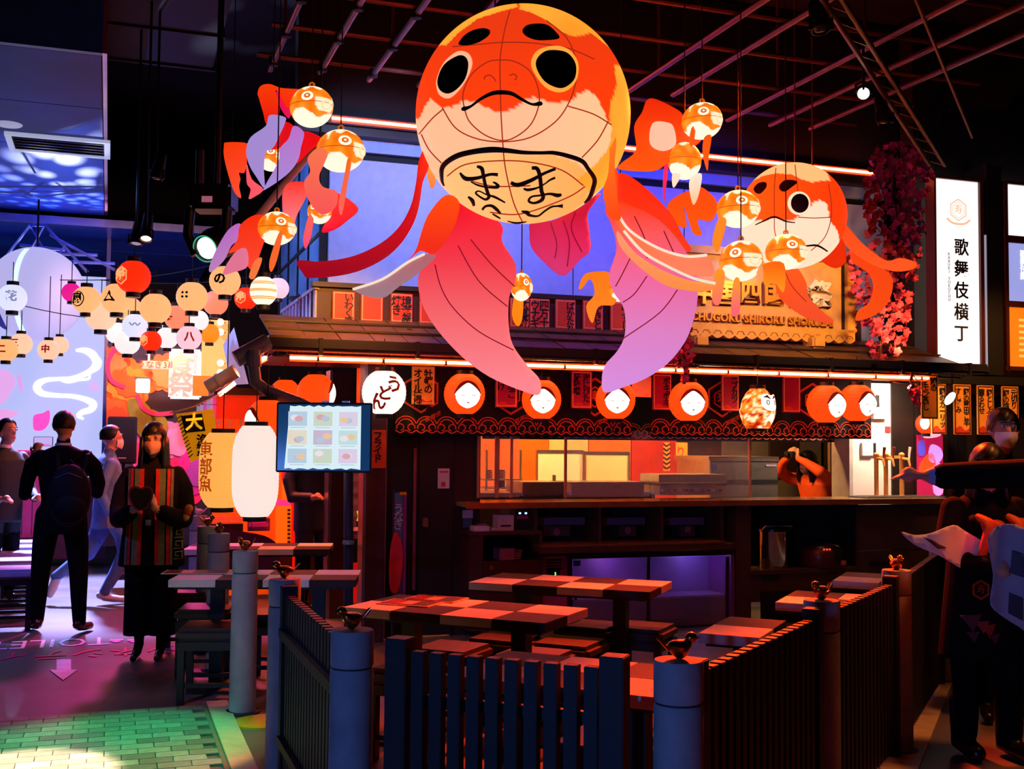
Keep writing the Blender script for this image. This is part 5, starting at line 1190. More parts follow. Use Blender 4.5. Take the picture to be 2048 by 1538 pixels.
# ------------------------------------------------------------------ bollards, birds, slat fences
m_conc = M('concrete', '#8d8d92', .75, vary=.22, scale=7, bump=.35)
m_concp = M('concrete_base', '#2a2a2c', .7)
HB = .93
def bollard(label, p, r=.075, mat=m_conc):
    t = thing('concrete_bollard', label, 'bollard', (p[0], p[1], 0), random.random() * 6, 'concrete bollards')
    MB().lathe([(r * 1.02, 0), (r * 1.02, .1), (r, .4), (r * .985, HB - .137), (r * .93, HB - .130)], 40).build('shaft', mat, t, smooth=True)
    MB().lathe([(r * .90, HB - .132), (r * .90, HB - .122)], 40).build('groove', m_concp, t, smooth=True)
    MB().lathe([(r * .93, HB - .124), (r * .985, HB - .117), (r * .985, HB - .012), (r * .95, HB - .002), (r * .6, HB)], 40).build('cap', mat, t, smooth=True)
    MB().lathe([(r * 1.35, 0), (r * 1.35, .012), (r * 1.2, .016)], 32).build('base_plate', m_concp, t, smooth=True)
    return t
m_birdg = M('bird_gold', '#b06a28', .22, metal=.9, vary=.3, scale=30); m_birdw = M('bird_white', '#d8c8e8', .4); m_birdb = M('bird_dark', '#2a2430', .6)
def bird(label, p, rot, s=1.0, mat=m_birdg):
    t = thing('bird_figurine', label, 'bird figurine', p, rot, 'bird figurines'); k = .045 * s
    q = MB(); N = 14; rings = [(-1.15, .25, .15), (-.9, .3, .42), (-.5, .18, .72), (0, .02, .92), (.5, .1, .85), (.85, .38, .62), (1.1, .62, .5)]   # y, z, radius: tail end to breast
    vs = []
    for y, z, r in rings:
        for i in range(N): a = 2 * math.pi * i / N; vs.append((r * k * math.cos(a), -y * k, (z + .85 + r * math.sin(a)) * k))
    fs = [(i * N + j, i * N + (j + 1) % N, (i + 1) * N + (j + 1) % N, (i + 1) * N + j) for i in range(len(rings) - 1) for j in range(N)] + [tuple(range(N))[::-1], tuple((len(rings) - 1) * N + j for j in range(N))]
    q.add(vs, fs); q.ball((0, -1.22 * k, 1.95 * k), (.52 * k, .58 * k, .5 * k), 14, 10); q.build('body', mat, t, smooth='all')
    MB().lathe([(.14 * k, 0), (.005 * k, .5 * k)], 8, mat=Matrix.Translation(Vector((0, -1.72 * k, 1.92 * k))) @ Matrix.Rotation(math.pi / 2, 4, 'X')).build('beak', mat, t)
    q = MB(); pr = [(-.26, -.9, .9), (.26, -.9, .9), (.3, -1.9, 2.0), (.0, -2.1, 2.15), (-.3, -1.9, 2.0)]
    q.add([(x * k, -y * k, z * k) for x, y, z in pr] + [(x * k, -y * k + .1 * k, z * k - .16 * k) for x, y, z in pr], [(0, 1, 2, 3, 4), (9, 8, 7, 6, 5)] + [(i, (i + 1) % 5, (i + 1) % 5 + 5, i + 5) for i in range(5)]); q.build('tail', mat, t)
    for s_ in (-1, 1):
        q = MB(); pr = [(s_ * .86, .35, 1.05), (s_ * .96, -.2, 1.25), (s_ * .62, -1.05, 1.2), (s_ * .82, -.3, .75)]
        q.add([(x * k, -y * k, z * k) for x, y, z in pr] + [(x * k * 1.1, -y * k, z * k) for x, y, z in pr], [(0, 1, 2, 3), (7, 6, 5, 4)] + [(i, (i + 1) % 4, (i + 1) % 4 + 4, i + 4) for i in range(4)]); q.build('wing', mat, t)
        q = MB(); q.tube([(s_ * .3 * k, 0, .25 * k), (s_ * .32 * k, -.1 * k, 0)], .07 * k, 6); q.build('leg', mat, t)
    return t
BP = {'A': gnd(705, 1258, HB), 'B': gnd(570, 1156, HB), 'C': gnd(491, 1101, HB), 'D': gnd(438, 1066, HB), 'E': gnd(415, 1052, HB), 'G': gnd(398, 1031, HB),
      'R1': gnd(1357, 1318, HB), 'R2': gnd(1643, 1199, HB), 'R3': gnd(1793, 1139, HB), 'R4': gnd(1881, 1083, HB)}
bl_ = {'A': 'blue lit concrete bollard at the left end of the front slat fence', 'B': 'concrete bollard at the far end of the short left slat fence', 'C': 'green tinged concrete bollard standing alone beside the paving', 'D': 'dim purple concrete bollard behind the green tinged one', 'E': 'concrete bollard just behind the dim purple one, deep in the left seating', 'G': 'concrete bollard farthest back of the left row', 'R1': 'blue lit concrete bollard at the right end of the front slat fence', 'R2': 'concrete bollard second along the right-hand fence', 'R3': 'dark concrete bollard third along the right-hand fence', 'R4': 'brownish concrete bollard at the far end of the right-hand fence'}
br_ = {'A': (.9, 'copper bird figurine on the bollard left of the front fence', m_birdg), 'B': (-1.45, 'red lit bird figurine with long tail on the second left bollard', m_birdg), 'C': (-.7, 'greenish gold bird figurine on the lone bollard by the paving', m_birdg), 'D': (.5, 'small dark bird figurine on the dim purple bollard', m_birdg), 'E': (1.2, 'bird figurine on the bollard just behind the dim purple one', m_birdg), 'G': (-1.2, 'white bird figurine on the farthest left bollard', m_birdw), 'R1': (1.75, 'shiny bird figurine facing right on the near right bollard', m_birdg), 'R2': (-.9, 'gold bird figurine on the second right-hand bollard', m_birdg), 'R3': (.2, 'glowing orange bird figurine far along the right-hand fence', m_birdg)}
for k, p in BP.items():
    bollard(bl_[k], p)
    if k in br_: bird(br_[k][1], (p[0], p[1], HB), br_[k][0] if k != 'A' else -1.0, .72, br_[k][2])
pb = S(.49, 2.2, 2.87); bird('small dark bird figurine perched on the roof balustrade', pb, 1.9, .8, m_birdb)
m_slat = M('slat_charcoal', '#17181d', .6, vary=.15, scale=12)
def fence(label, p0, p1, hs=.87, hp=.91, pitch=.066, g0=.13, g1=.13, pw=.07):
    p0, p1 = Vector((p0[0], p0[1], 0)), Vector((p1[0], p1[1], 0)); d = p1 - p0; L = d.length; an = math.atan2(d.y, d.x)
    t = thing('slat_fence', label, 'fence', p0, an)
    for x in (g0, L - g1): box('post', m_slat, t, x - pw / 2, x + pw / 2, -pw / 2, pw / 2, 0, hp, bevel=.003)
    n = max(1, int((L - g0 - g1 - pw) / pitch)); first = None
    for i in range(n):
        x = g0 + pw / 2 + (L - g0 - g1 - pw) * (i + .5) / n
        if first is None: first = MB().box(-.0225, .0225, -.02, .02, .04, hs).build('slat', m_slat, t, bevel=.002); o = first
        else: o = first.copy(); COL.objects.link(o); o.parent = t
        o.location = (x, 0, 0)
    for z in (.2, .68): box('rail', m_slat, t, g0, L - g1, .022, .045, z, z + .04)
    for x in (g0, L - g1): box('floor_plate', m_concp, t, x - .06, x + .06, -.06, .06, 0, .01)
    return t
FA = gnd(783, 1273, .91); FB = gnd(1251, 1312, .91)
fence('front slat fence panel between the two near bollards', FA, FB, g0=.035, g1=.035, pitch=.0665, pw=.078)
fence('slat fence panel running back along the left of the tables', BP['A'], BP['B'])
fence('near slat fence panel along the right-hand aisle', BP['R1'], BP['R2'])
fence('middle slat fence panel along the right-hand aisle', BP['R2'], BP['R3'])
fence('far slat fence panel along the right-hand aisle', BP['R3'], BP['R4'])
# ------------------------------------------------------------------ tables and stools
m_tw = M('tile_white', '#cfc4c6', .6, vary=.04, spec=.08); m_td = M('tile_dark', '#35282a', .6, vary=.15, spec=.08); m_leg = M('table_black', '#0d0c0e', .5)
TZ = .72; TS = .2825
def table(label, p, an, nx, ny, flip=0):
    """p: near-left top corner; an: heading of the long edge"""
    t = thing('checkered_table', label, 'table', (p[0], p[1], 0), an, 'checkered tables')
    L, W = nx * TS, ny * TS
    box('apron', m_leg, t, .03, L - .03, .03, W - .03, TZ - .06, TZ - .045)
    for i in range(nx):
        for j in range(ny):
            box('tile', m_tw if (i + j + flip) % 2 == 0 else m_td, t, i * TS + .001, (i + 1) * TS - .001, j * TS + .001, (j + 1) * TS - .001, TZ - .045, TZ, bevel=.002)
    for x in ((L * .22, L * .78) if nx > 2 else (L / 2,)):
        box('column', m_leg, t, x - .04, x + .04, W / 2 - .04, W / 2 + .04, .02, TZ - .06)
        box('foot', m_leg, t, x - .13, x + .13, W / 2 - .13, W / 2 + .13, 0, .02, bevel=.004)
    return t
a25 = math.radians(-25)
T1 = gnd(685, 1214, TZ); table('checkered table in the middle of the enclosure with two menus', T1, a25, 4, 2)
T2 = gnd(937, 1164, TZ); table('checkered table in front of the low fridge', T2, math.radians(-21), 4, 2)
T3 = gnd(883, 1350, TZ); table('red lit checkered table just behind the front fence', T3, a25, 3, 2)
T4 = gnd(1395, 1266, TZ); table('small checkered table against the near right fence panel', T4, a25, 1, 2, 0)
T5 = gnd(1550, 1204, TZ); table('small checkered table against the middle right fence panel', T5, a25, 2, 2, 0)
T6 = gnd(1664, 1161, TZ); table('small checkered table against the far right fence panel', T6, a25, 1, 2, 0)
T7 = gnd(336, 1160, TZ); table('checkered table left of the lone bollard, reaching behind it', T7, math.radians(4), 4, 2)
T8 = gnd(365, 1099, TZ); table('checkered table farthest back on the left under the big lanterns', T8, math.radians(6), 4, 2)
m_lea = M('stool_leather', '#2e1c16', .5, vary=.15, scale=15); m_frame = M('stool_frame', '#1a1214', .5)
def stool(label, p, an=a25, w=.36, h=.45, mat=m_lea):
    t = thing('cushion_stool', label, 'stool', (p[0], p[1], 0), an, 'cushioned stools')
    q = MB(); q.box(-w / 2, w / 2, -w / 2, w / 2, h - .08, h); q.build('cushion', mat, t, bevel=.025, smooth=True)
    box('seat_frame', m_frame, t, -w / 2 + .01, w / 2 - .01, -w / 2 + .01, w / 2 - .01, h - .13, h - .08)
    for sx in (-1, 1):
        for sy in (-1, 1): box('leg', m_frame, t, sx * (w / 2 - .035) - .02, sx * (w / 2 - .035) + .02, sy * (w / 2 - .035) - .02, sy * (w / 2 - .035) + .02, 0, h - .13)
    for sy in (-1, 1): box('stretcher', m_frame, t, -w / 2 + .03, w / 2 - .03, sy * (w / 2 - .035) - .01, sy * (w / 2 - .035) + .01, .1, .125)
    return t
for x_, y_, lb in ((903, 1291, 'brown cushion stool under the middle table, left of its column'), (1010, 1272, 'brown cushion stool in the row behind the middle table column'), (1140, 1281, 'orange edged brown stool right of the middle table'), (1068, 1304, 'brown cushion stool just behind the front table'), (1180, 1247, 'dark stool below the fridge-side table column'), (1285, 1250, 'dark boxy stool in front of the fridge right door'), (1345, 1440, 'red lit stool right of the front table'), (1215, 1475, 'stool under the front table behind the fence slats'), (830, 1330, 'dark stool behind the left fence post')):
    stool(lb, gnd(x_, y_, .45))
for x_, y_, lb in ((425, 1248, 'green lit stool beside the lone bollard'), (415, 1212, 'pale topped stool under the left table'), (560, 1222, 'dark stool between the lone and second bollards'), (372, 1180, 'dark stool behind the waitress')):
    stool(lb, gnd(x_, y_, .45), .1, .38)
m_pinkc = M('chair_lilac', '#b0a0c8', .4)
for k, (x_, y_) in enumerate(((20, 1135), (34, 1118), (38, 1104), (46, 1092), (52, 1082))):
    stool(('pink lit stool nearest in the far left row', 'pink lit stool second in the far left row', 'pink lit stool third in the far left row', 'pink lit stool fourth in the far left row', 'pink lit stool last in the far left row')[k], gnd(x_, y_, .5), .3, .40, .5, m_pinkc)
# menus lying on the tables
m_mp = M('menu_print', '#7a4a50', .2, vary=.6, scale=18); m_mc = M('menu_card', '#d8b0a0', .4)
def menu(label, p, an, w=.3, h=.21, z=TZ):
    t = thing('menu_card', label, 'menu', (p[0], p[1], z), an, 'menus on the tables')
    box('card', m_mc, t, -w / 2, w / 2, -h / 2, h / 2, .001, .006)
    box('print', m_mp, t, -w / 2 + .012, w / 2 - .012, -h / 2 + .01, h / 2 - .01, .006, .007)
    for k in range(3): box('picture', [M('menu_red', '#a02a30', .25), M('menu_cream', '#c8a880', .25), M('menu_blue', '#50607a', .25)][k], t, -w / 2 + .03 + k * .085, -w / 2 + .1 + k * .085, -h / 2 + .03, h / 2 - .06, .007, .008)
    return t
menu('laminated menu on the near half of the middle table', gnd(822, 1207, TZ), a25 + .05)
menu('laminated menu behind the other on the middle table', gnd(872, 1199, TZ), a25 + .05)
menu('bright menu card on the table left of the lone bollard', gnd(395, 1145, TZ), .1, .42)
# ------------------------------------------------------------------ left background: screen wall, globe, lantern garland, mural
bL = 6.6
ld = sthing('led_wall', 'large pale lavender video wall with a white winding stream', 'video wall')
px('screen_face', glow('led_lavender', '#b4bcee', 1.0, sample=True), ld, -160, 208, 545, 955, bL, bL + .1)
px('right_frame', M('led_frame', '#3a4a90', .3), ld, 208, 216, 440, 1000, bL - .05, bL + .1)
px('plinth', M('plinth_purple', '#4a1040', .5), ld, -160, 212, 955, 1120, bL - .1, bL + .1)
lp = lambda x, y: (st(x, y, bL - .01)[0], st(x, y, bL - .01)[1])
zl_ = lambda p: Z(p, 0, 640, 6.99)
def led_stroke(name, pts, w, mat, d=-.012):
    p = smooth_line([(*lp(x, y), ww) for (x, y), ww in zip(pts, w if isinstance(w, list) else [w] * len(pts))], 6)
    MB().ribbon([(a, b) for a, b, c in p], [c * .0062 for a, b, c in p], .004, off(0, bL + d)).build(name, mat, ld)
g_str = glow('led_white', '#ffffff', 1.15)
led_stroke('stream', zl_([(1060, 425), (1180, 425), (1290, 480), (1340, 580), (1300, 680), (1180, 760), (1000, 815), (800, 825), (640, 840), (540, 890), (520, 960), (600, 1030), (800, 1055), (1000, 1065), (1180, 1105), (1300, 1170), (1270, 1250), (1150, 1290), (1100, 1340), (1170, 1385)]), [5, 12, 16, 14, 12, 11, 9, 8, 10, 14, 15, 12, 9, 9, 11, 15, 13, 11, 9, 4], g_str)
led_stroke('stream', zl_([(1200, 425), (1330, 490), (1400, 580), (1370, 680), (1260, 750), (1240, 820), (1100, 840), (950, 870), (820, 840)]), [3, 5, 6, 5, 4, 5, 5, 5, 2], g_str)
for pl, c_ in (([(0, 720), (80, 700), (180, 770), (210, 900), (150, 1020), (60, 1150), (0, 1150)], '#e4a8e4'), ([(460, 1420), (480, 1330), (600, 1300), (680, 1260), (700, 1330), (680, 1450), (600, 1538), (480, 1538)], '#ff4ac0'), ([(0, 1250), (260, 1300), (200, 1340), (0, 1450)], '#e8a0dc'), ([(1250, 880), (1340, 870), (1390, 930), (1350, 1000), (1260, 980)], '#d0b0e8'), ([(230, 780), (300, 800), (320, 980), (280, 1000)], '#dca4e4')):
    o2 = [lp(*p) for p in smooth_line(zl_(pl), 4, True)]
    MB().prism(o2, .004, off(0, bL - .008)).build('pink_shape', glow('led_' + c_[1:], c_, 1.0), ld)
gb = thing('hanging_globe', 'big pale lavender paper globe with a band of light down its middle', 'globe lantern', at(72, 588, 11.6))
rg = 94 * 11.6 / F
q = MB(); q.ball((0, 0, 0), rg, 60, 40); q.build('globe_skin', glow('globe_lavender', '#b9b4ea', .95, sample=True), gb, smooth='all')
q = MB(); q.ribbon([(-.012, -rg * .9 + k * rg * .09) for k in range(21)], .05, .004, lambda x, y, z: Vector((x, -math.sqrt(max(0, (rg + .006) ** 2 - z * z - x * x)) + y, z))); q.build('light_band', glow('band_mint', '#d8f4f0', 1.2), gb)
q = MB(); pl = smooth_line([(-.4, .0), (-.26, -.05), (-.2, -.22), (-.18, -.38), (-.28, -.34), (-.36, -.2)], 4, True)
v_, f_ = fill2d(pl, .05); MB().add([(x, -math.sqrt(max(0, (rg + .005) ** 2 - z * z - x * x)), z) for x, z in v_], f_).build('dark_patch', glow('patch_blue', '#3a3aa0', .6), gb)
MB().tube([(0, 0, rg), (0, 0, 4.0 - gb.matrix_basis.translation.z)], .01, 6).build('suspension_wire', M('cord_black'), gb)
tg = thing('stage_truss', 'triangular metal stage truss above the lavender globe', 'truss', at(75, 440, 12.6))
m_tr = M('truss_alu', '#8a9ad8', .3, metal=.7)
for a_, b_ in (((60, 450), (-10, 540)), ((90, 450), (175, 545)), ((-20, 518), (230, 527)), ((60, 450), (90, 450)), ((75, 460), (75, 505)), ((100, 470), (230, 540)), ((40, 490), (130, 500)), ((120, 508), (195, 510))): MB().tube([at(*a_, 12.6), at(*b_, 12.6)], .018, 6).build('truss_tube', m_tr, tg, world=True, smooth=True)
for a_, b_ in (((60, 450), (100, 520)), ((90, 450), (50, 520)), ((130, 490), (110, 520)), ((150, 515), (140, 545))): MB().tube([at(*a_, 12.6), at(*b_, 12.5)], .01, 5).build('brace', m_tr, tg, world=True)
# the garland of festival lanterns
CR, PE, WH, RD, SA, PK, BW, OG = '#ffb878', '#ffcaa8', '#fff0f0', '#ff2c08', '#ff8a68', '#f8c8d8', '#e0e4ff', '#ff8a18'
garl = [(267, 554, 34, RD, 9.4, '寿', 'bright red lantern with a hexagon crest, highest in the garland', -.55), (173, 600, 28, CR, 9.8, '扇', 'cream lantern with a round fan emblem', -.35), (234, 597, 31, CR, 9.6, '△', 'cream lantern with a black triangle emblem under the red one', -.2), (202, 632, 30, PE, 9.9, None, 'plain peach lantern below the fan emblem one', 0),
        (311, 617, 31, CR, 9.5, None, 'plain cream lantern in the middle of the garland', 0), (259, 620, 26, CR, 10.2, None, 'cream lantern tucked behind the triangle one', 0), (384, 594, 31, CR, 9.5, '∷', 'cream lantern with four small rings', -.2), (450, 562, 31, CR, 9.3, 'の', 'cream lantern with one curled character, high on the right', -.1), (492, 597, 23, RD, 9.7, '寿', 'small red crested lantern near the purple tail', -.3),
        (431, 606, 25, SA, 9.9, None, 'salmon lantern behind the curled character one', 0), (354, 635, 25, SA, 9.8, '祭', 'salmon lantern with small writing', -.4), (334, 676, 22, WH, 9.9, None, 'white lantern low in the middle of the garland', 0), (378, 676, 25, PK, 9.6, '八', 'pale pink lantern with a red mark, lowest on the right', .3), (396, 641, 21, WH, 10.0, None, 'white lantern with slanting top behind the salmon ones', 0),
        (302, 682, 21, RD, 9.7, '寿', 'red crested lantern low in the garland', -.5), (270, 652, 25, BW, 9.7, '〰', 'bluish white lantern with a faint wave mark', .3), (255, 685, 25, WH, 9.9, None, 'white lantern lowest of the pale cluster', 0), (234, 666, 22, WH, 10.1, None, 'white lantern at the back of the pale cluster', 0), (143, 585, 19, '#e81a90', 10.0, None, 'magenta lantern beside the globe', 0), (25, 596, 28, BW, 9.8, '花', 'white lantern with an emblem in front of the globe', .3),
        (419, 667, 20, OG, 10.2, None, 'orange lantern peeping out behind the pink one', 0), (42, 688, 22, PE, 9.8, '三', 'peach lantern on the lower left under the globe', -.2), (12, 700, 23, CR, 9.6, '二', 'orange cream lantern at the left picture edge', 0), (97, 700, 21, PE, 9.8, '中', 'peach lantern alone below the globe', .1), (119, 690, 18, PE, 10.1, None, 'small peach lantern behind the lone one', 0), (556, 577, 22, PK, 10.2, None, 'pink white lantern at the right end of the garland', 0)]
m_cap = M('lantern_cap', '#1a1c34', .35)
for x_, y_, r_, c_, Y_, ch, lb, ro in garl:
    p_ = at(x_, y_, Y_); rr = r_ * Y_ / F
    t = lantern(lb, p_, rr, c_, 1.0 if c_ != RD else .95, .93, ro, 'festival lantern garland', caps=m_cap, top=.55 if (x_, y_) in ((255, 685), (97, 700), (119, 690), (450, 562), (384, 594)) else .2, name='festival_lantern', ribs=9, capr=.42, cap_h=.26)
    if ch:
        fr_ = face_fr(rr, rr * .93, .003)
        lettering(t, ch, rr * .8, glow('emblem_red', '#c01808', .5) if ch in '祭八二三中' else (glow('crest_cream', '#ffb070', 1.0) if c_ == RD else (glow('emblem_blue', '#9098c8', .8) if c_ == BW else g_blk)), 0, 0, 0, bold=rr * .03, fr=lambda x, y, z, fr_=fr_: fr_(x, y - .003, z), name='emblem')
        if c_ == RD or ch in '扇': 
            q = MB(); k6 = 6 if c_ == RD else 24
            q.ribbon([(rr * .52 * math.sin(2 * math.pi * k / k6), rr * .52 * math.cos(2 * math.pi * k / k6)) for k in range(k6 + 1)], rr * .07, .002, lambda x, y, z, fr_=fr_: fr_(x, y - .004, z)); q.build('emblem_ring', glow('crest_cream', '#ffb070', 1.0) if c_ == RD else g_blk, t)
t = lantern('white lantern with orange bands near the stall roof', at(527, 582, 9.0), 27 * 9.0 / F, '#fff4e0', 1.1, 1.05, 0, 'festival lantern garland', caps=m_black, top=.12, name='festival_lantern', capr=.5, cap_h=.3)
rr = 27 * 9.0 / F; fr_ = face_fr(rr, rr * 1.05, .003)
for z_ in (-.62, -.5, -.05, .05, .5, .62):
    q = MB(); q.ribbon([(rr * (-1.4 + .14 * k), z_ * rr) for k in range(21)], rr * .07, .002, lambda x, y, z: fr_(x, y, z)); q.build('orange_band', glow('band_orange', '#ff9a30', .9), t)
for k, (x0, y0, x1, y1) in enumerate(((120, 560, 470, 520), (200, 560, 560, 545), (0, 600, 330, 640))):
    w_ = MB(); w_.tube([at(x0 + (x1 - x0) * j / 8, y0 + (y1 - y0) * j / 8 + 14 * math.sin(math.pi * j / 8), 10) for j in range(9)], .004, 5)
    tag(w_.build('garland_wire', M('cord_black')), ('upper sagging wire above the lantern garland', 'second sagging wire behind the red lantern', 'lower sagging wire across the globe')[k], 'wire')
# mural wall with peonies and clouds
bM = 4.3
mu = sthing('mural_wall', 'dark painted wall with big orange peonies and magenta clouds', 'mural')
px('ground', M('mural_navy', '#16203c', .6, vary=.3, scale=3), mu, 210, 470, 690, 1090, bM, bM + .1)
def scallop(cx, cy, rx, ry, n, dep=.16, ph=0, k=5):
    out = []
    for i in range(n * k):
        a_ = 2 * math.pi * i / (n * k) + ph; s = 1 - dep * (1 - abs(math.sin(n * a_ / 2)))
        out.append(st(max(213, cx + rx * s * math.cos(a_)), cy + ry * s * math.sin(a_), bM))
    return out
def flower(cx, cy, rx, ry, cols, n=11):
    for k, c_ in enumerate(cols):
        s = 1 - k * .27
        MB().prism(scallop(cx + k * 3, cy + k * 4, rx * s, ry * s, n - k, ph=k * .4), .012, off(0, bM - .012 * (k + 1))).build('petal_ring', M('mural_' + c_[1:], c_, .6, vary=.15, scale=5), mu)
flower(252, 765, 62, 50, ('#e8741c', '#f08a24', '#d05a14'))
flower(228, 830, 52, 56, ('#ff7a10', '#ff5a10', '#e04010'))
flower(330, 745, 42, 40, ('#e87a40', '#f0905a'))
flower(225, 735, 38, 46, ('#e85a30', '#f08040'))
flower(395, 935, 60, 75, ('#d01a78', '#b018a0', '#8a3ac0'), 9)
flower(350, 880, 48, 40, ('#a878c8', '#c088d8'), 8)
flower(290, 905, 40, 40, ('#c85aa0', '#e01a60'), 8)
for pl in ([(255, 800), (290, 805), (312, 840), (315, 870), (290, 880), (265, 850)], [(300, 820), (330, 835), (335, 860), (315, 870)]):
    MB().prism([st(x, y, bM) for x, y in smooth_line(pl, 4, True)], .01, off(0, bM - .04)).build('leaf', M('mural_leaf', '#6a7a20', .6, vary=.2), mu)
for cv in ([(232, 695), (216, 725), (222, 760), (250, 775)], [(275, 790), (285, 815), (310, 828), (345, 826)]):
    q = MB(); q.ribbon([st(x, y, bM) for x, y in smooth_line(cv, 6)], .045, .008, off(0, bM - .05)); q.build('rope_line', M('mural_rope', '#d82a70', .6), mu)
# signs in front of the mural
s1 = sthing('vertical_lightbox', 'white vertical lightbox reading food festival in front of the mural', 'sign')
bV = 3.6
px('light_face', glow('lightbox_white', '#f6f0ee', 1.05, sample=True), s1, 338, 404, 698, 798, bV, bV + .06, bevel=.02)
for ch, y_ in (('食', 733), ('祭', 774)): lettering(s1, ch, .27, glow('lightbox_grey', '#b8b4aa', .8), st(362, y_, bV)[0], bV - .006, st(362, y_, bV)[1], bold=.006)
vtext(s1, ('CHUGOKU',), .05, st(391, 700, bV)[0], bV - .006, st(391, 702, bV)[1], glow('lightbox_grey'))
px('bracket', m_black, s1, 350, 356, 740, 746, bV + .06, bM)
s2 = sthing('eel_sign', 'small pink hanging sign for eel beside the white lightbox', 'sign')
px('board', glow('eel_pink', '#f0b8a8', .8), s2, 284, 341, 722, 738, bV, bV + .03); lettering(s2, 'うなぎ3串', .085, M('ink_maroon', '#6a2a30', .6), st(313, 730, bV)[0], bV - .004, st(313, 730, bV)[1])
px('stalk', M('alu_white', '#c8c0c8', .4), s2, 296, 300, 700, 722, bV + .01, bV + .03); px('arm', M('alu_white'), s2, 296, 300, 700, 703, bV + .03, bM)
s3 = sthing('square_lamp', 'small square white lamp in front of the orange peony', 'lamp')
px('diffuser', glow('lamp_mint', '#e8fff8', 1.6, sample=True), s3, 272, 300, 757, 785, bV, bV + .12, bevel=.01); px('case', M('case_green', '#3a5a50', .5), s3, 270, 302, 754, 757, bV, bV + .14); px('stem', m_black, s3, 284, 289, 765, 771, bV + .12, bM - .05)
# warm wall of the neighbouring stall with bulbs, slanted gable panel, awning
ow = sthing('warm_wall', 'glowing amber wall of the neighbouring stall', 'wall panel')
px('panel', glow('amber_wall', '#ffb060', .95, sample=True), ow, 404, 458, 640, 752, 3.4, 3.46)
px('lower_panel', glow('amber_wall_low', '#f07818', .8), ow, 386, 458, 752, 792, 3.36, 3.42)
for y_ in (645, 665, 727, 746): px('bulb_rail', M('edge_copper'), ow, 436, 452, y_ - 1, y_ + 1, 3.33, 3.36)
for k, y_ in enumerate((644, 664, 726, 745)):
    a_, z_ = st(441, y_, 3.3); t = thing('light_bulb', ('topmost round bulb on the amber wall', 'second round bulb on the amber wall', 'third round bulb on the amber wall', 'lowest round bulb on the amber wall')[k], 'light bulb', S(a_, 3.3, z_), group='bulbs on the amber wall')
    MB().ball((0, 0, 0), .035, 14, 10).build('glass', glow('bulb_warm', '#fff2d8', 3.0), t, smooth='all'); MB().lathe([(.016, 0), (.016, .03)], 10, mat=Matrix.Rotation(-math.pi / 2, 4, 'X') @ Matrix.Translation(Vector((0, 0, .03)))).build('socket', m_black, t)
q = MB(); sheet(q, [(446, 690), (468, 655), (497, 768), (462, 770)], lambda x, y: at(x, y, 10.6 - (x - 446) * .012), .05, 40)
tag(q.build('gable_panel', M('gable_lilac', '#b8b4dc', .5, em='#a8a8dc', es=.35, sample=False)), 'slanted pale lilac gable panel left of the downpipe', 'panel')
aw = sthing('red_awning', 'red lit awning valance of the neighbouring stall behind the white lantern', 'awning')
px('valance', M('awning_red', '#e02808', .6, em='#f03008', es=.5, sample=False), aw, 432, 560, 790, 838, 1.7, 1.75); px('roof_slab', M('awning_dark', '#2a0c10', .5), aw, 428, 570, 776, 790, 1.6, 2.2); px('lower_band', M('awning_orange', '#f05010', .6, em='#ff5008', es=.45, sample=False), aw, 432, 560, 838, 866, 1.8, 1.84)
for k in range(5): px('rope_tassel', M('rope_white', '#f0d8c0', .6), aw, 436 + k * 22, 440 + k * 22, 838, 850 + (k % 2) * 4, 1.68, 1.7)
n3 = thing('neon_tube', 'short white hot neon tube on the neighbouring stall corner', 'neon light', at(455, 775, 9.7))
MB().tube([at(438, 790, 9.7), at(470, 766, 9.7)], .018, 10).build('glass_tube', m_neon, n3, smooth=True, world=True); MB().tube([at(436, 787, 9.75), at(468, 763, 9.75)], .014, 8).build('channel', m_nbox, n3, world=True); MB().tube([at(455, 777, 9.72), at(458, 755, 9.62)], .006, 5).build('bracket', m_black, n3, world=True)
st_b = sthing('striped_banner', 'lavender and magenta striped cloth hanging under the awning', 'banner')
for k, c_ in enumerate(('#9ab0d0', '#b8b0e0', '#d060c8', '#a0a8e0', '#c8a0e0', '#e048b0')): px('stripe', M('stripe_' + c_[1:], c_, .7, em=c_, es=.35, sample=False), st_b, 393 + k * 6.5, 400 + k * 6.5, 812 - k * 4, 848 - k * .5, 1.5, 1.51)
px('hanging_rod', m_black, st_b, 393, 434, 808, 810, 1.5, 1.62)
for k in range(2): px('tail', M('stripe_tail', '#b0a0d8', .7), st_b, 392 + k * 28, 400 + k * 28, 848, 905, 1.5, 1.51)
# yellow big-catch flag
fg2 = thing('festival_flag', 'tilted yellow festival flag with black writing beside the orange lantern', 'flag', at(385, 870, 9.0))
q = MB(); Yf = 9.0; R_ = lambda x, y: at(x, y, Yf)
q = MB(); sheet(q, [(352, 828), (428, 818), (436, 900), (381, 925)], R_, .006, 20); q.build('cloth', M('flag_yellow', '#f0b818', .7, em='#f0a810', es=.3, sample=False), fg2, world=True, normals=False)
def on_flag(x, y, z): return at(395 + x * 250 + z * -34, 862 - z * 250 + x * -25, Yf - .012 + y)
q = MB(); sheet(q, [(362, 832), (404, 827), (411, 862), (370, 866)], lambda x, y: at(x, y, Yf - .008), .003, 30); q.build('dark_square', M('flag_black', '#14100c', .7), fg2, world=True, normals=False)
vs, fs = glyphs('大', .14, .004, .001); MB().add([at(388 + v[0] * 250, 846 - v[2] * 250 - v[0] * 20, Yf - .014) for v in vs], fs).build('lettering', M('flag_letter', '#ffd040', .6, em='#ffc830', es=.4, sample=False), fg2, world=True, normals=False)
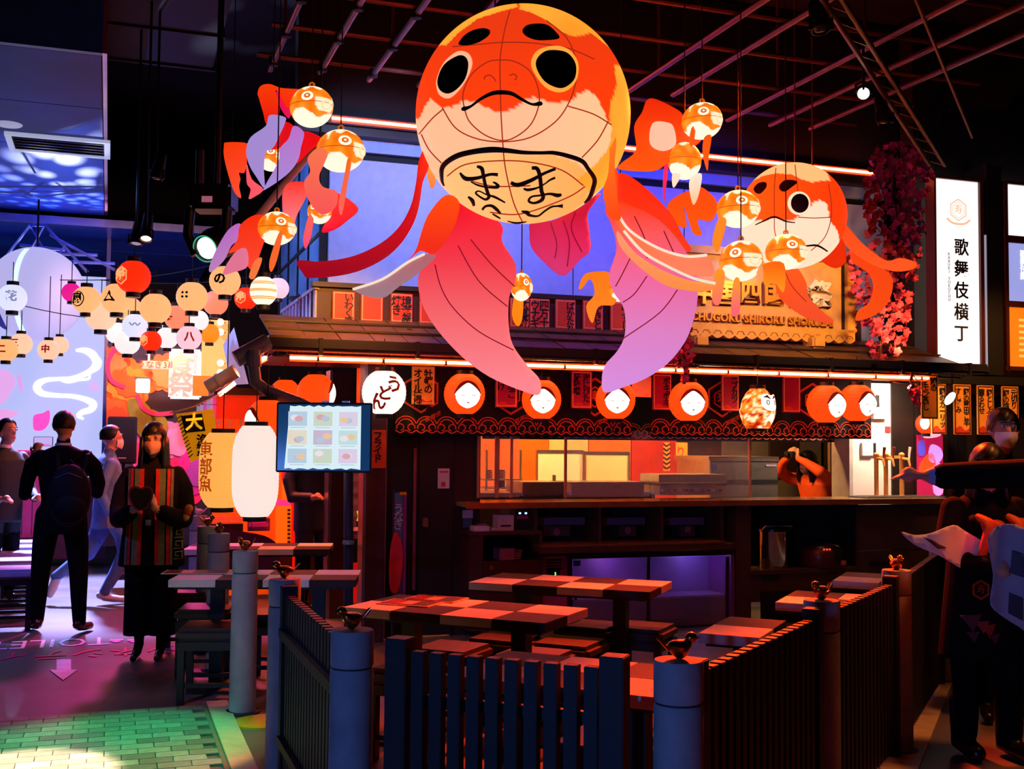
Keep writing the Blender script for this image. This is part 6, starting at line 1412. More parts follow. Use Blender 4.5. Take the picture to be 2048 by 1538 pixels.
vs, fs = glyphs('漁\n祭', .11, .003, .001, .8); MB().add([at(405 + v[0] * 230, 892 - v[2] * 230 - v[0] * 20, Yf - .012) for v in vs], fs).build('lettering', M('flag_maroon', '#7a2010', .6), fg2, world=True, normals=False)
for k in range(12):
    a_ = (354 + k * 2.1, 838 + k * 7); q = MB(); q.ribbon([(a_[0], a_[1]), (a_[0] + 9, a_[1] - 7)], 2, .001, lambda x, y, z: at(x, z, Yf - .01)); q.build('hatch_mark', M('flag_black'), fg2, world=True)
MB().tube([at(340, 826, Yf + .02), at(390, 812, Yf + .02), at(436, 790, Yf + .02), S(st(446, 784, 1.6)[0], 1.6, st(446, 784, 1.6)[1])], .006, 6).build('cord', M('rope_white'), fg2, world=True)
# loudspeaker on a stand behind the waitress
lk = sthing('loudspeaker', 'tall dark loudspeaker on a stand behind the waitress', 'loudspeaker')
px('cabinet', M('speaker_navy', '#0c1a34', .6), lk, 214, 274, 833, 928, 3.3, 3.6, bevel=.01); px('grille', M('speaker_grille', '#0a1428', .8, vary=.3, scale=60), lk, 218, 270, 838, 924, 3.29, 3.3)
px('stand_pole', m_black, lk, 241, 247, 928, 1160, 3.42, 3.46); px('stand_base', m_black, lk, 222, 268, 1150, 1160, 3.3, 3.6); px('badge', M('card_white'), lk, 236, 252, 915, 917, 3.285, 3.29)
# red and orange room behind the lanterns and posts
rr_ = sthing('side_room_wall', None, None); struct(rr_)
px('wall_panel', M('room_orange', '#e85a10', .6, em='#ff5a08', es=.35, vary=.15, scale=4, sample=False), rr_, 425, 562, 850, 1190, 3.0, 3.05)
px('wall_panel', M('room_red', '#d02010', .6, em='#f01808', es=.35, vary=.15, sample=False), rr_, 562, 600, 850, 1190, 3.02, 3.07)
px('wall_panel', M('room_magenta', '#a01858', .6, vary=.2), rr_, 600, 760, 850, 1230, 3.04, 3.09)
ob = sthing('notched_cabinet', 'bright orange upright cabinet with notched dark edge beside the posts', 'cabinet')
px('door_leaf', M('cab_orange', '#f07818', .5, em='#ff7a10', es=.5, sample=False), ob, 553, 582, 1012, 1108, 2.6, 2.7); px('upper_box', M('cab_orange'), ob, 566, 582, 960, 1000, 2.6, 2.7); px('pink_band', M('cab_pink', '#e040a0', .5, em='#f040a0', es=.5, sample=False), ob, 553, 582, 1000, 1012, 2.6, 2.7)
for k in range(11): px('notch', M('notch_dark', '#3a0a08', .6), ob, 575, 581, 1018 + k * 8, 1022 + k * 8, 2.59, 2.6)
px('plinth', M('notch_dark'), ob, 550, 584, 1108, 1200, 2.6, 2.7)
so = thing('curved_sofa', 'dark plum curved sofa back behind the far table', 'sofa', gnd(500, 1150))
q = MB(); pr = smooth_line([(440, 1062), (490, 1064), (530, 1072), (552, 1086), (556, 1100), (556, 1150), (440, 1150)], 4, True); sheet(q, pr, lambda x, y: at(x, y, 10.1), .12, 20); q.build('backrest', M('sofa_plum', '#4a0c3a', .5), so, world=True, normals=False)
q = MB(); q.box(-.45, .45, -.4, .1, .2, .42); q.build('seat', M('sofa_plum'), so, bevel=.02); q = MB(); q.box(-.42, .42, -.36, .06, 0, .2); q.build('base', m_black, so)
sh2 = sthing('slatted_counter', 'orange lit slatted counter top behind the bollards', 'counter')
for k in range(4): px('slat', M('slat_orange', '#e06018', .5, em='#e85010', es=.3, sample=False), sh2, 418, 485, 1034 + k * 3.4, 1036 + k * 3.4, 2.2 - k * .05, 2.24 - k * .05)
px('front_panel', M('notch_dark'), sh2, 418, 485, 1048, 1180, 2.06, 2.1)
cush = sthing('wall_cushion', 'purple lit square cushion behind the sofa', 'cushion'); px('pad', M('cushion_purple', '#9a28b0', .6), cush, 498, 538, 1040, 1060, 2.75, 2.85, bevel=.03); px('backing', M('cushion_edge', '#5a1070', .6), cush, 496, 540, 1037, 1062, 2.85, 2.9)
rd = sthing('red_cloth_table', 'red draped table glimpsed between the posts', 'table')
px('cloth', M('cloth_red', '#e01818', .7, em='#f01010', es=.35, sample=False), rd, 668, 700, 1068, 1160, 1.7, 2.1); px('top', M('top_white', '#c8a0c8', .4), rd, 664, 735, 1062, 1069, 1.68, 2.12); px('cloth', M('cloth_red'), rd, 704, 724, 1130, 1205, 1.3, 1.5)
yb = sthing('yellow_menu_lamp', 'small yellow lit menu card between the posts', 'menu lamp'); px('card', glow('card_yellow', '#f0b020', .9), yb, 706, 722, 1022, 1042, 2.2, 2.22); px('foot', m_black, yb, 708, 720, 1042, 1062, 2.2, 2.24)
bo = sthing('orange_bottle', 'glowing orange bottle on the red table between the posts', 'bottle'); a_, z_ = st(680, 1062, 1.9); MB().lathe([(.05, 0), (.055, .02), (.055, .1), (.02, .15), (.016, .2)], 16, (a_, 1.9, z_)).build('glass', glow('bottle_orange', '#ff6a10', .9), bo, smooth=True); MB().lathe([(.02, .2), (.02, .22)], 12, (a_, 1.9, z_)).build('cap', m_black, bo)
cu_ = sthing('magenta_cabinet', 'magenta lit low cabinet under the video wall', 'cabinet')
px('body', M('cab_magenta', '#8a1a5a', .5, vary=.15), cu_, 28, 84, 905, 1075, 4.9, 5.3); px('top', M('cab_magenta_top', '#c84a90', .4), cu_, 26, 86, 900, 905, 4.88, 5.32)
for k in range(2): px('door_line', m_black, cu_, 45 + k * 20, 46 + k * 20, 910, 1070, 4.89, 4.9)
# stage moving-head lamp and track lamps
mv = thing('moving_head_light', 'big black moving head stage light with a pale green lens', 'stage light', at(415, 470, 7.6))
m_mh = M('stage_black', '#08090a', .4, vary=.3)
hp = at(412, 497, 7.6); aim = (Vector((-1.6, 6.0, .0)) - hp); aim = Vector((-.35, -1, -.45)).normalized(); Rm = Matrix.Translation(hp) @ aim.to_track_quat('Z', 'Y').to_matrix().to_4x4()
MB().lathe([(.06, -.34), (.105, -.32), (.115, -.1), (.098, 0), (.09, .01), (.082, -.01)], 28, mat=Rm).build('head', m_mh, mv, smooth=True, world=True)
MB().ball((0, 0, -.02), (.083, .083, .025), 24, 10, mat=Rm).build('lens', glow('lens_mint', '#dffff0', 1.5), mv, smooth='all', world=True)
MB().lathe([(.088, .004), (.092, .012), (.084, .012)], 28, cap=False, mat=Rm).build('lens_ring', glow('ring_green', '#40c890', .8), mv, smooth=True, world=True)
for x_ in (380, 455): MB().tube([at(x_, 420, 7.65), at(x_ - 4, 470, 7.65), at(x_ + (12 if x_ < 400 else -12), 510, 7.65)], .035, 10).build('yoke_arm', m_mh, mv, smooth=True, world=True)
b0_ = at(428, 400, 7.7); q = MB(); q.box(b0_.x - .14, b0_.x + .14, b0_.y - .12, b0_.y + .12, b0_.z - .08, b0_.z + .09); q.build('base_box', m_mh, mv, world=True, bevel=.02)
MB().tube([b0_ + Vector((.02, 0, .09)), Vector((b0_.x + .02, b0_.y, 4.88))], .022, 8).build('drop_pipe', m_mh, mv, world=True); MB().tube([b0_ + Vector((-.1, 0, .05)), b0_ + Vector((-.1, 0, .34))], .03, 8).build('cable_sleeve', m_mh, mv, world=True)
q = MB(); q.box(b0_.x - .05, b0_.x + .02, b0_.y - .125, b0_.y - .12, b0_.z - .04, b0_.z); q.build('display', glow('mh_display', '#c06a80', .6), mv, world=True)
for pp_, l_, cc in (((300, 400), (292, 470), '#30343c'), ((312, 330), (300, 395), '#8090b8')):
    pass
spotlight('track_spotlight', 'slim track spotlight with a red glowing lens left of the stage light', at(292, 478, 8.6), (.1, -.5, -.85), .045, m_lr, L=.26, top=5.9)
spotlight('track_spotlight', 'slim silver track spotlight above the red lens one', at(312, 358, 8.8), (-.15, -.2, -1), .05, M('lens_dark'), L=.22, top=5.9)
spotlight('track_spotlight', 'small dim spotlight beside the red lens one', at(272, 488, 9.2), (0, -.3, -1), .05, M('lens_grey', '#a0a0c0', .2, em='#b0b0d8', es=.5, sample=False), L=.2, top=5.9)
dg = thing('diagonal_tube', 'shiny diagonal metal tube behind the left goldfish group', 'tube', at(530, 430, 7.6))
MB().tube([at(512, 440, 7.6), at(600, 330, 7.9), at(640, 280, 8.05)], .028, 12).build('tube', M('chrome_tube', '#f0e0f4', .3, metal=.2), dg, smooth=True, world=True); MB().tube([at(640, 280, 8.05), Vector((at(640, 280, 8.05).x, 8.05, 5.9))], .006, 6).build('suspension_wire', M('cord_black'), dg, world=True); MB().tube([at(506, 446, 7.58), at(512, 440, 7.6)], .034, 12).build('end_cap', m_black, dg, world=True)
# ------------------------------------------------------------------ right side: lightboxes, blossoms, lamps
bR = .42
lb = sthing('vertical_lightbox', 'tall white vertical lightbox with black brush writing on the right', 'sign')
px('light_face', glow('sign_white', '#fff6f2', 1.25, sample=True), lb, 1874, 1962, 360, 734, bR, bR + .06)
m_rim = M('sign_rim', '#4a1a10', .4)
px('left_rim', m_rim, lb, 1870, 1874, 355, 738, bR - .03, bR + .1); px('right_rim', m_rim, lb, 1962, 1969, 358, 742, bR - .03, bR + .1); px('top_rim', m_rim, lb, 1870, 1969, 354, 360, bR - .03, bR + .1); px('bottom_rim', m_rim, lb, 1870, 1969, 734, 742, bR - .03, bR + .1)
cx, cz = st(1926, 410, bR)
for i, ch in enumerate('歌舞伎横丁'):
    a_, z_ = st(1922, 497 + i * 43, bR); lettering(lb, ch, .175, M('brush_black', '#140a14', .6), a_, bR - .006, z_, bold=.003)
a_, z_ = st(1897, 505, bR); vtext(lb, ('KABUKI YOKOCHO',), .042, a_, bR - .006, z_, glow('sign_grey', '#8a7a88', .8))
g_or = glow('logo_orange', '#ffb890', 1.05)
a_, z_ = st(1916, 420, bR); q = MB(); hexagon(q, a_, z_, .105, .012, off(0, bR - .006)); hexagon(q, a_, z_, .08, .006, off(0, bR - .006)); q.build('logo_hexagon', g_or, lb)
lettering(lb, '寿', .1, g_or, a_, bR - .006, z_, name='logo_character'); q = MB(); q.ribbon(smooth_line([(a_ - .14, z_ - .09), (a_ - .08, z_ - .13), (a_, z_ - .14), (a_ + .08, z_ - .13), (a_ + .14, z_ - .09)], 5), [.02] * 21, .003, off(0, bR - .007)); q.build('logo_fan', g_or, lb)
lb2 = sthing('stacked_lightbox', 'three-part lightbox cut by the right edge, white over lilac over orange', 'sign')
px('light_face', glow('sign_white'), lb2, 2018, 2110, 372, 474, bR, bR + .05); px('light_face', glow('sign_lilac', '#9aa0e0', 1.0), lb2, 2018, 2110, 488, 604, bR, bR + .05); px('light_face', glow('sign_orange', '#ff7a10', 1.0, sample=True), lb2, 2018, 2110, 616, 734, bR, bR + .05)
for y0, y1 in ((366, 372), (474, 488), (604, 616), (734, 742)): px('rim', m_rim, lb2, 2012, 2114, y0, y1, bR - .03, bR + .08)
px('rim', m_rim, lb2, 2012, 2018, 366, 742, bR - .03, bR + .08)
vtext(lb2, ('歌舞伎町',), .09, st(2046, 500, bR)[0], bR - .006, st(2046, 500, bR)[1], glow('sign_white')); 
q = MB()
for k in range(7): z_ = st(2040, 640 + k * 12, bR)[1]; q.box(st(2038, 680, bR)[0], st(2060, 680, bR)[0], bR - .006, bR - .003, z_ - .012, z_ + .012)
q.build('tag_row', glow('tag_yellow', '#ffc060', 1.0), lb2)
pc = sthing('sign_pillar', 'dark pillar between the two lightboxes', 'pillar'); px('shaft', M('pillar_dark', '#0e0b0c', .6), pc, 1975, 2005, 330, 750, bR - .02, bR + .3); px('edge_glass', glow('edge_glow', '#c8c0d8', .5), pc, 1972, 1975, 470, 742, bR - .01, bR + .02)
bm = sthing('sign_shelf', 'dark beam shelf under the lightboxes', 'beam'); px('beam', M('pillar_dark'), bm, 1880, 2120, 754, 770, .3, .7); px('lower_band', M('band_redbrown', '#4a1808', .6), bm, 1880, 2120, 770, 790, .5, .72)
ol = sthing('oval_lamp', 'small bright oval lamp among the price strips', 'lamp'); a_, z_ = st(1900, 797, .1)
MB().ball((a_, .1, z_), (.035, .035, .075), 18, 12, mat=Matrix.Translation(Vector((a_, .1, z_))) @ Matrix.Rotation(.75, 4, 'Y') @ Matrix.Translation(Vector((-a_, -.1, -z_)))).build('bulb', glow('oval_white', '#fff4e8', 4.0), ol, smooth='all'); MB().tube([(a_ + .02, .1, z_ + .06), (a_ + .05, .12, z_ + .3)], .006, 6).build('stem', m_black, ol)
# back bar glimpsed at the right
bk = sthing('back_bar_panel', 'dark panelling of the back bar behind the price strips', 'panelling')
for k in range(6): px('panel', M('bar_panel', '#1a100c', .5, vary=.2), bk, 1785 + k * 45, 1828 + k * 45, 766, 1180, .70, .74)
ln = sthing('red_round_lamp', 'red lantern with a white face beside the beer taps', 'lantern'); a_, z_ = st(1852, 848, .5); MB().ball((a_, .5, z_), .10, 24, 16).build('paper_body', glow('lantern_red2', '#ff4010', 1.0), ln, smooth='all'); MB().ball((a_ - .07, .43, z_ + .01), (.04, .05, .065), 16, 10).build('face', g_face, ln, smooth='all'); MB().lathe([(.04, .09), (.04, .12)], 14, (a_, .5, z_)).build('top_ring', m_black, ln); MB().lathe([(.04, -.12), (.04, -.09)], 14, (a_, .5, z_)).build('bottom_ring', m_black, ln)
pf = sthing('neon_poster', 'magenta and red lit figure poster behind the reaching hand', 'poster'); px('sheet', glow('poster_magenta', '#d01a50', .75), pf, 1836, 1886, 870, 990, .62, .64)
for pl, c_ in (([(1862, 890), (1880, 895), (1886, 912), (1876, 926), (1858, 920)], '#e8a0ff'), ([(1868, 930), (1884, 932), (1886, 985), (1868, 985)], '#ff9ae8'), ([(1840, 930), (1862, 905), (1872, 930), (1858, 960), (1842, 955)], '#ff4a18'), ([(1838, 885), (1848, 882), (1850, 908), (1838, 910)], '#5a4ad0'), ([(1846, 862), (1878, 858), (1880, 872), (1850, 876)], '#ffc0d0')):
    MB().prism([st(x, y, .61) for x, y in smooth_line(pl, 4, True)], .006, off(0, .61)).build('figure_shape', glow('poster_' + c_[1:], c_, 1.0), pf)
# cherry blossoms
random.seed(5)
m_br = M('branch_bark', '#2a1612', .7); 
def garland(label, spots, n, b0, branch, mats, size=(.028, .045)):
    """spots: picture outline the blossoms fill; b0: distance inward of the stall front"""
    xs = [p[0] for p in spots]; ys = [p[1] for p in spots]
    root = st(branch[0][0], branch[0][1], b0); t = thing('cherry_blossom_garland', label, 'blossom garland', S(root[0], b0, root[1]))
    q = MB(); q.tube([S(st(x, y, b0)[0], b0 + .02 * math.sin(y), st(x, y, b0)[1]) for x, y in smooth_line(branch, 4)], .014, 6); q.build('branch', m_br, t, world=True, smooth=True)
    for k in range(max(3, n // 40)):
        i = random.randrange(len(branch)); x, y = branch[i]; e = (x + random.uniform(-40, 40), y + random.uniform(-30, 50))
        q = MB(); q.tube([S(st(*p, b0)[0], b0 + dy, st(*p, b0)[1]) for p, dy in (((x, y), 0), (((x + e[0]) / 2 + 6, (y + e[1]) / 2), random.uniform(-.1, .1)), (e, random.uniform(-.15, .15)))], .006, 5); q.build('twig', m_br, t, world=True)
    q = MB(); c = 0
    while c < n:
        x, y = random.uniform(min(xs), max(xs)), random.uniform(min(ys), max(ys))
        if not in_poly(x, y, spots): continue
        b = b0 + random.gauss(0, .10); a_, z_ = st(x, y, b); o_ = S(a_, b, z_); r = random.uniform(*size)
        nrm = Vector((random.gauss(0, .6), -1 + random.gauss(0, .5), random.gauss(0, .6))).normalized(); u_ = nrm.orthogonal().normalized(); v_ = nrm.cross(u_); q.k = random.choice((0, 0, 1))
        for k in range(5):
            a = 2 * math.pi * k / 5 + c; d = u_ * math.cos(a) + v_ * math.sin(a); s_ = u_ * -math.sin(a) + v_ * math.cos(a)
            q.add([o_, o_ + d * r * .55 + s_ * r * .4 + nrm * r * .15, o_ + d * r + s_ * r * .12 + nrm * r * .3, o_ + d * r * .9 + nrm * r * .24, o_ + d * r - s_ * r * .12 + nrm * r * .3, o_ + d * r * .55 - s_ * r * .4 + nrm * r * .15], [(0, 1, 2, 3), (0, 3, 4, 5)])
        c += 1
    o = q.build('blossoms', mats, t, world=True, normals=False); o['kind'] = 'stuff'
    return t
mb1 = M('blossom_pink', '#c83c5c', .7, vary=.25); mb2 = M('blossom_deep', '#98284c', .7, vary=.25)
garland('tall hanging mass of cherry blossoms lit red beside the lightbox', [(1745, 300), (1800, 285), (1850, 300), (1866, 345), (1855, 400), (1850, 470), (1838, 520), (1822, 600), (1810, 690), (1790, 715), (1740, 715), (1728, 640), (1700, 560), (1700, 505), (1740, 500), (1730, 420), (1728, 360)], 620, .1, [(1790, 295), (1785, 380), (1795, 470), (1775, 560), (1760, 640), (1765, 720)], [mb1, mb2])
garland('small spray of blossoms hanging from the roof edge below the sign', [(1362, 665), (1378, 650), (1385, 690), (1388, 715), (1380, 735), (1375, 765), (1362, 765), (1360, 735), (1342, 725), (1345, 705), (1365, 700)], 60, -.16, [(1370, 650), (1366, 690), (1368, 730), (1370, 768)], [mb1, mb2], (.022, .034))
garland('tiny blossom spray hanging beside the corner price strip', [(1815, 770), (1838, 775), (1842, 800), (1836, 812), (1822, 800)], 26, -.1, [(1822, 745), (1824, 780), (1832, 808)], [mb1, mb2], (.02, .032))
# ------------------------------------------------------------------ people
import numpy as np
PEOPLE = []
m_skin = M('skin', '#c89478', .55, vary=.06, scale=20); m_hair = M('hair_black', '#0c090b', .4, vary=.2, scale=40)
m_mask = M('mask_white', '#e6e4ea', .7, vary=.03); m_shoe = M('shoe_black', '#0c0a0a', .3)
class Body:
    """collects limb lofts (with a material number each); all are fused into one continuous surface"""
    def __init__(s): s.mb = MB(); s.seg = []
    def limb(s, pts, rs, mat, flat=1.0, n=14):
        pts = [Vector(p) for p in pts]; s.mb.tube(pts, list(rs), n, flat=flat); 
        s.mb.ball(pts[0], rs[0], 12, 8); s.mb.ball(pts[-1], rs[-1], 12, 8)
        for a, b, r0, r1 in zip(pts, pts[1:], rs, rs[1:]): s.seg.append((tuple(a), tuple(b), r0, r1, mat))
    def loft(s, rings, mat, n=24):
        """rings: (centre, half width, half depth, turn)"""
        vs = []
        for c, rx, ry, t in rings:
            for k in range(n):
                a = 2 * math.pi * k / n; x, y = rx * math.copysign(abs(math.cos(a)) ** .8, math.cos(a)), ry * math.copysign(abs(math.sin(a)) ** .8, math.sin(a))
                vs.append((c[0] + x * math.cos(t) - y * math.sin(t), c[1] + x * math.sin(t) + y * math.cos(t), c[2]))
        fs = [(i * n + k, i * n + (k + 1) % n, (i + 1) * n + (k + 1) % n, (i + 1) * n + k) for i in range(len(rings) - 1) for k in range(n)] + [tuple(range(n))[::-1], tuple((len(rings) - 1) * n + k for k in range(n))]
        s.mb.add(vs, fs)
        for (c0, x0, y0, t0), (c1, x1, y1, t1) in zip(rings, rings[1:]):
            for k in (-.5, 0, .5): s.seg.append(((c0[0] + k * x0 * math.cos(t0), c0[1] + k * x0 * math.sin(t0), c0[2]), (c1[0] + k * x1 * math.cos(t1), c1[1] + k * x1 * math.sin(t1), c1[2]), y0, y1, mat))
    def hand(s, w, d, nrm, curl=.6, mat=0, side=1, k=1.0):
        """palm and five fingers; w wrist, d pointing direction, nrm back of the hand"""
        w = Vector(w); d = Vector(d).normalized(); nrm = Vector(nrm); nrm = (nrm - d * nrm.dot(d)).normalized(); x = d.cross(nrm) * side
        s.limb([w, w + d * .05 * k, w + d * .09 * k], [.026 * k, .034 * k, .036 * k], mat, .55)
        for i, (o, L) in enumerate(((-.030, .062), (-.010, .074), (.011, .07), (.030, .054))):
            p = w + d * .092 * k + x * o * k; c = curl; q1 = p + (d * math.cos(c * .5) - nrm * math.sin(c * .5)) * L * .45 * k; q2 = q1 + (d * math.cos(c * 1.3) - nrm * math.sin(c * 1.3)) * L * .33 * k; q3 = q2 + (d * math.cos(c * 1.9) - nrm * math.sin(c * 1.9)) * L * .26 * k
            s.limb([p - d * .02 * k, p, q1, q2, q3], [.0095 * k, .0098 * k, .009 * k, .0085 * k, .0075 * k], mat, n=8)
        p = w + d * .03 * k - x * .028 * k; q1 = p + (d * .7 - x * .6 - nrm * .3).normalized() * .04 * k; q2 = q1 + (d * .9 - x * .2 - nrm * .4).normalized() * .032 * k
        s.limb([p, q1, q2], [.013 * k, .011 * k, .009 * k], mat, n=8)
    def head(s, c, f, mat=0, k=1.0):
        """c centre of the head, f facing direction; about 0.23 m high"""
        c = Vector(c); f = Vector((f[0], f[1], 0)).normalized(); r = Vector((-f.y, f.x, 0)); up = Vector((0, 0, 1))
        R = Matrix((r, -f, up)).transposed().to_4x4(); T = Matrix.Translation(c) @ R
        s.mb.ball((0, .01 * k, .02 * k), (.074 * k, .094 * k, .098 * k), 20, 14, mat=T); s.mb.ball((0, -.022 * k, -.045 * k), (.056 * k, .066 * k, .072 * k), 18, 12, mat=T)
        s.mb.ball((0, -.092 * k, -.012 * k), (.012 * k, .018 * k, .022 * k), 10, 8, mat=T)
        for sx in (-1, 1): s.mb.ball((sx * .076 * k, .008 * k, -.005 * k), (.009 * k, .018 * k, .03 * k), 8, 8, mat=T); s.mb.ball((sx * .03 * k, -.078 * k, .022 * k), (.016 * k, .012 * k, .007 * k), 8, 6, mat=T)
        s.seg.append((tuple(c + up * .03), tuple(c - up * .05), .095, .07, mat)); return T
def raw(name, label, loc, rot, b, mats, vox=.008, smooth=2):
    """fuses the limbs by a voxel remesh; materials are given back by the nearest limb afterwards"""
    t = thing(name, label, 'person', loc, rot)
    o = b.mb.build('body', mats, t)
    md = o.modifiers.new('fuse', 'REMESH'); md.mode = 'VOXEL'; md.voxel_size = vox
    sm = o.modifiers.new('soften', 'SMOOTH'); sm.factor = .5; sm.iterations = smooth
    PEOPLE.append((o, b.seg, mats)); return t
def hair_shell(parent, T, k=1.0, long=None, fringe=.035, mat=None, name='hair'):
    """cap of hair over the skull, face left free; long = length of hanging hair"""
    q = MB(); n, m = 36, 18; vs = []; keep = {}
    for j in range(m + 1):
        ph = math.pi * .62 * j / m
        for i in range(n):
            th = 2 * math.pi * i / n; fx = math.cos(th)         # fx = 1 at the front (-y)
            lim = math.pi * (.62 if fx < .1 else .62 - .34 * min(1, (fx - .1) / .5)) if fringe is None else math.pi * (.62 if fx < .25 else .62 - .20 * min(1, (fx - .25) / .4))
            p = min(ph, lim); w = 1 + .03 * math.sin(th * 9 + j)
            vs.append(T @ Vector((math.sin(th) * math.sin(p) * .086 * k * w, .012 * k - fx * math.sin(p) * .106 * k * w, .026 * k + math.cos(p) * .108 * k)))
    fs = [(j * n + i, (j + 1) * n + i, (j + 1) * n + (i + 1) % n, j * n + (i + 1) % n) for j in range(m) for i in range(n)]
    q.add(vs, fs)
    if long:
        for i in range(26):
            th = math.pi * (.32 + 1.36 * i / 25); x, y = math.sin(th) * .084 * k, .012 * k - math.cos(th) * .1 * k
            q.tube([T @ Vector((x, y, .02 * k)), T @ Vector((x * 1.05, y * 1.05, -.08 * k)), T @ Vector((x * 1.12 + random.uniform(-.006, .006), y * .9 + .0, -.08 * k - long * .5)), T @ Vector((x * 1.1, y * .8, -.08 * k - long * random.uniform(.9, 1.05)))], [.016, .018, .016, .006], 7)
    return q.build(name, mat or m_hair, parent, smooth='all')
def mask(parent, T, k=1.0, mat=None):
    q = MB(); vs = []; n, m = 12, 8
    for s_ in (0, .004):
        for j in range(m + 1):
            for i in range(n + 1):
                a = -1.25 + 2.5 * i / n; z = .0 - .095 * j / m; r = .072 + .010 * math.sin(math.pi * j / m) + .012 * max(0, 1 - abs(a) * 2) - s_ - .012 * (j / m)
                vs.append(T @ Vector((math.sin(a) * r * k * .92, -.012 * k - math.cos(a) * (r + .012) * k, z * k * (1 - .25 * abs(a) / 1.25) - .01 * k)))
    N = (n + 1) * (m + 1)
    fs = [(s_ * N + j * (n + 1) + i, s_ * N + j * (n + 1) + i + 1, s_ * N + (j + 1) * (n + 1) + i + 1, s_ * N + (j + 1) * (n + 1) + i) for s_ in (0, 1) for j in range(m) for i in range(n)]
    q.add(vs, fs); o = q.build('face_mask', mat or m_mask, parent, smooth='all')
    q = MB()
    for sx in (-1, 1): q.tube([T @ Vector((sx * .07 * k, -.03 * k, -.02 * k)), T @ Vector((sx * .083 * k, .0, .0)), T @ Vector((sx * .082 * k, .02 * k, -.01 * k))], .0025, 5)
    q.build('ear_loop', mat or m_mask, o)
    return o
def eyes(parent, T, k=1.0):
    for sx in (-1, 1):
        e = MB().ball((sx * .03 * k, -.086 * k, .022 * k), (.013 * k, .006 * k, .006 * k), 10, 6, mat=T).build('eye', M('eye_white', '#d8d0cc', .3), parent, smooth='all')
        MB().ball((sx * .03 * k, -.0905 * k, .022 * k), (.006 * k, .003 * k, .0058 * k), 8, 6, mat=T).build('iris', M('iris_dark', '#0a0706', .2), e, smooth='all')
        q = MB(); q.tube([T @ Vector((sx * .015 * k, -.09 * k, .042 * k)), T @ Vector((sx * .03 * k, -.09 * k, .046 * k)), T @ Vector((sx * .047 * k, -.08 * k, .04 * k))], .003, 5); q.build('eyebrow', m_hair, parent)
def shoe(b, ank, toe, mat, h=.07, w=.045):
    a, t = Vector(ank), Vector(toe)
    b.limb([a + (a - t).normalized() * .04 + Vector((0, 0, -.02)), a + Vector((0, 0, -.03)), a.lerp(t, .55) + Vector((0, 0, -.015)), t], [.036, .042, .044, .034], mat, .8)
def mouth(parent, T, k=1.0):
    MB().ball((0, -.088 * k, -.055 * k), (.022 * k, .006 * k, .006 * k), 10, 6, mat=T).build('lips', M('lips', '#a04848', .5), parent, smooth='all')
# ---- man in a dark suit, back to the viewer, photographing the stage
m_suit = M('suit_navy', '#07080c', .85, vary=.2, scale=14, spec=.08); m_trs = M('trouser_navy', '#060709', .9, spec=.08, vary=.2); m_shoeb = M('shoe_brown', '#3a1410', .25, vary=.1); m_col = M('shirt_white', '#d8d8e6', .6)
b = Body(); Z0 = Vector((0, 0, 0))
for sx, fy, dz in ((-1, .06, 0), (1, -.09, 0)):
    hx = sx * .095; ax = sx * .17
    b.limb([(hx, 0, .95), (sx * .125, .01, .72), (sx * .15, fy * .5, .5), (sx * .16, fy * .9, .3), (ax, fy, .10)], [.105, .092, .075, .064, .052], 2)
    shoe(b, (ax, fy, .09), (ax + sx * .06, fy + .17, .042), 3)
b.loft([((0, 0, .80), .175, .115, 0), ((0, 0, .92), .172, .118, 0), ((0, .01, 1.08), .158, .108, 0), ((0, .015, 1.25), .185, .122, 0), ((0, .0, 1.40), .20, .118, 0), ((0, -.005, 1.47), .155, .09, 0), ((0, 0, 1.51), .07, .065, 0)], 1)
b.limb([(0, 0, 1.49), (0, .012, 1.56)], [.058, .054], 0)
T = b.head((0, .025, 1.665), (.1, 1))
b.limb([(-.17, 0, 1.42), (-.235, .03, 1.36), (-.275, .06, 1.22), (-.30, .12, 1.11)], [.062, .064, .056, .05], 1); b.limb([(-.30, .12, 1.11), (-.30, .25, 1.26), (-.27, .36, 1.42)], [.05, .044, .036], 1)
b.hand((-.27, .36, 1.42), (.2, .35, 1), (-.2, -1, .2), .9, 0, 1)
b.limb([(.17, 0, 1.42), (.235, .04, 1.35), (.27, .1, 1.2), (.25, .2, 1.12)], [.062, .064, .056, .05], 1); b.limb([(.25, .2, 1.12), (.10, .33, 1.24), (-.10, .42, 1.38)], [.05, .044, .036], 1)
b.hand((-.10, .42, 1.38), (-.5, .2, 1), (.3, -1, .1), .9, 0, -1)
ps = gnd(116, 1266)
P1 = raw('person', 'man in a dark suit seen from behind, holding up a phone', ps, math.radians(14), b, [m_skin, m_suit, m_trs, m_shoeb], .009)
hair_shell(P1, T @ Matrix.Identity(4), 1.02, fringe=None); q = MB(); q.lathe([(.062, 1.495), (.066, 1.52), (.06, 1.535)], 20, (0, .008, 0)); q.build('shirt_collar', m_col, P1, smooth=True)
PR = P1.matrix_basis
ph = thing('phone', 'phone with a bright screen held up by the man in the suit', 'phone', PR @ Vector((-.215, .43, 1.545)), math.radians(14))
box('case', m_black, ph, -.078, .078, 0, .009, -.04, .04, bevel=.004); box('screen', glow('phone_screen', '#b8a8e8', 1.1), ph, -.072, .072, -.002, 0, -.036, .036); box('screen_icons', glow('phone_bar', '#ff60c0', 1.2), ph, -.05, .05, -.003, -.002, -.03, -.02)
bp = thing('backpack', 'dark backpack on the back of the man in the suit', 'backpack', PR @ Vector((.09, -.27, 1.1)), math.radians(14))
m_bp = M('backpack_black', '#0a090b', .75, vary=.3, scale=25, spec=.15)
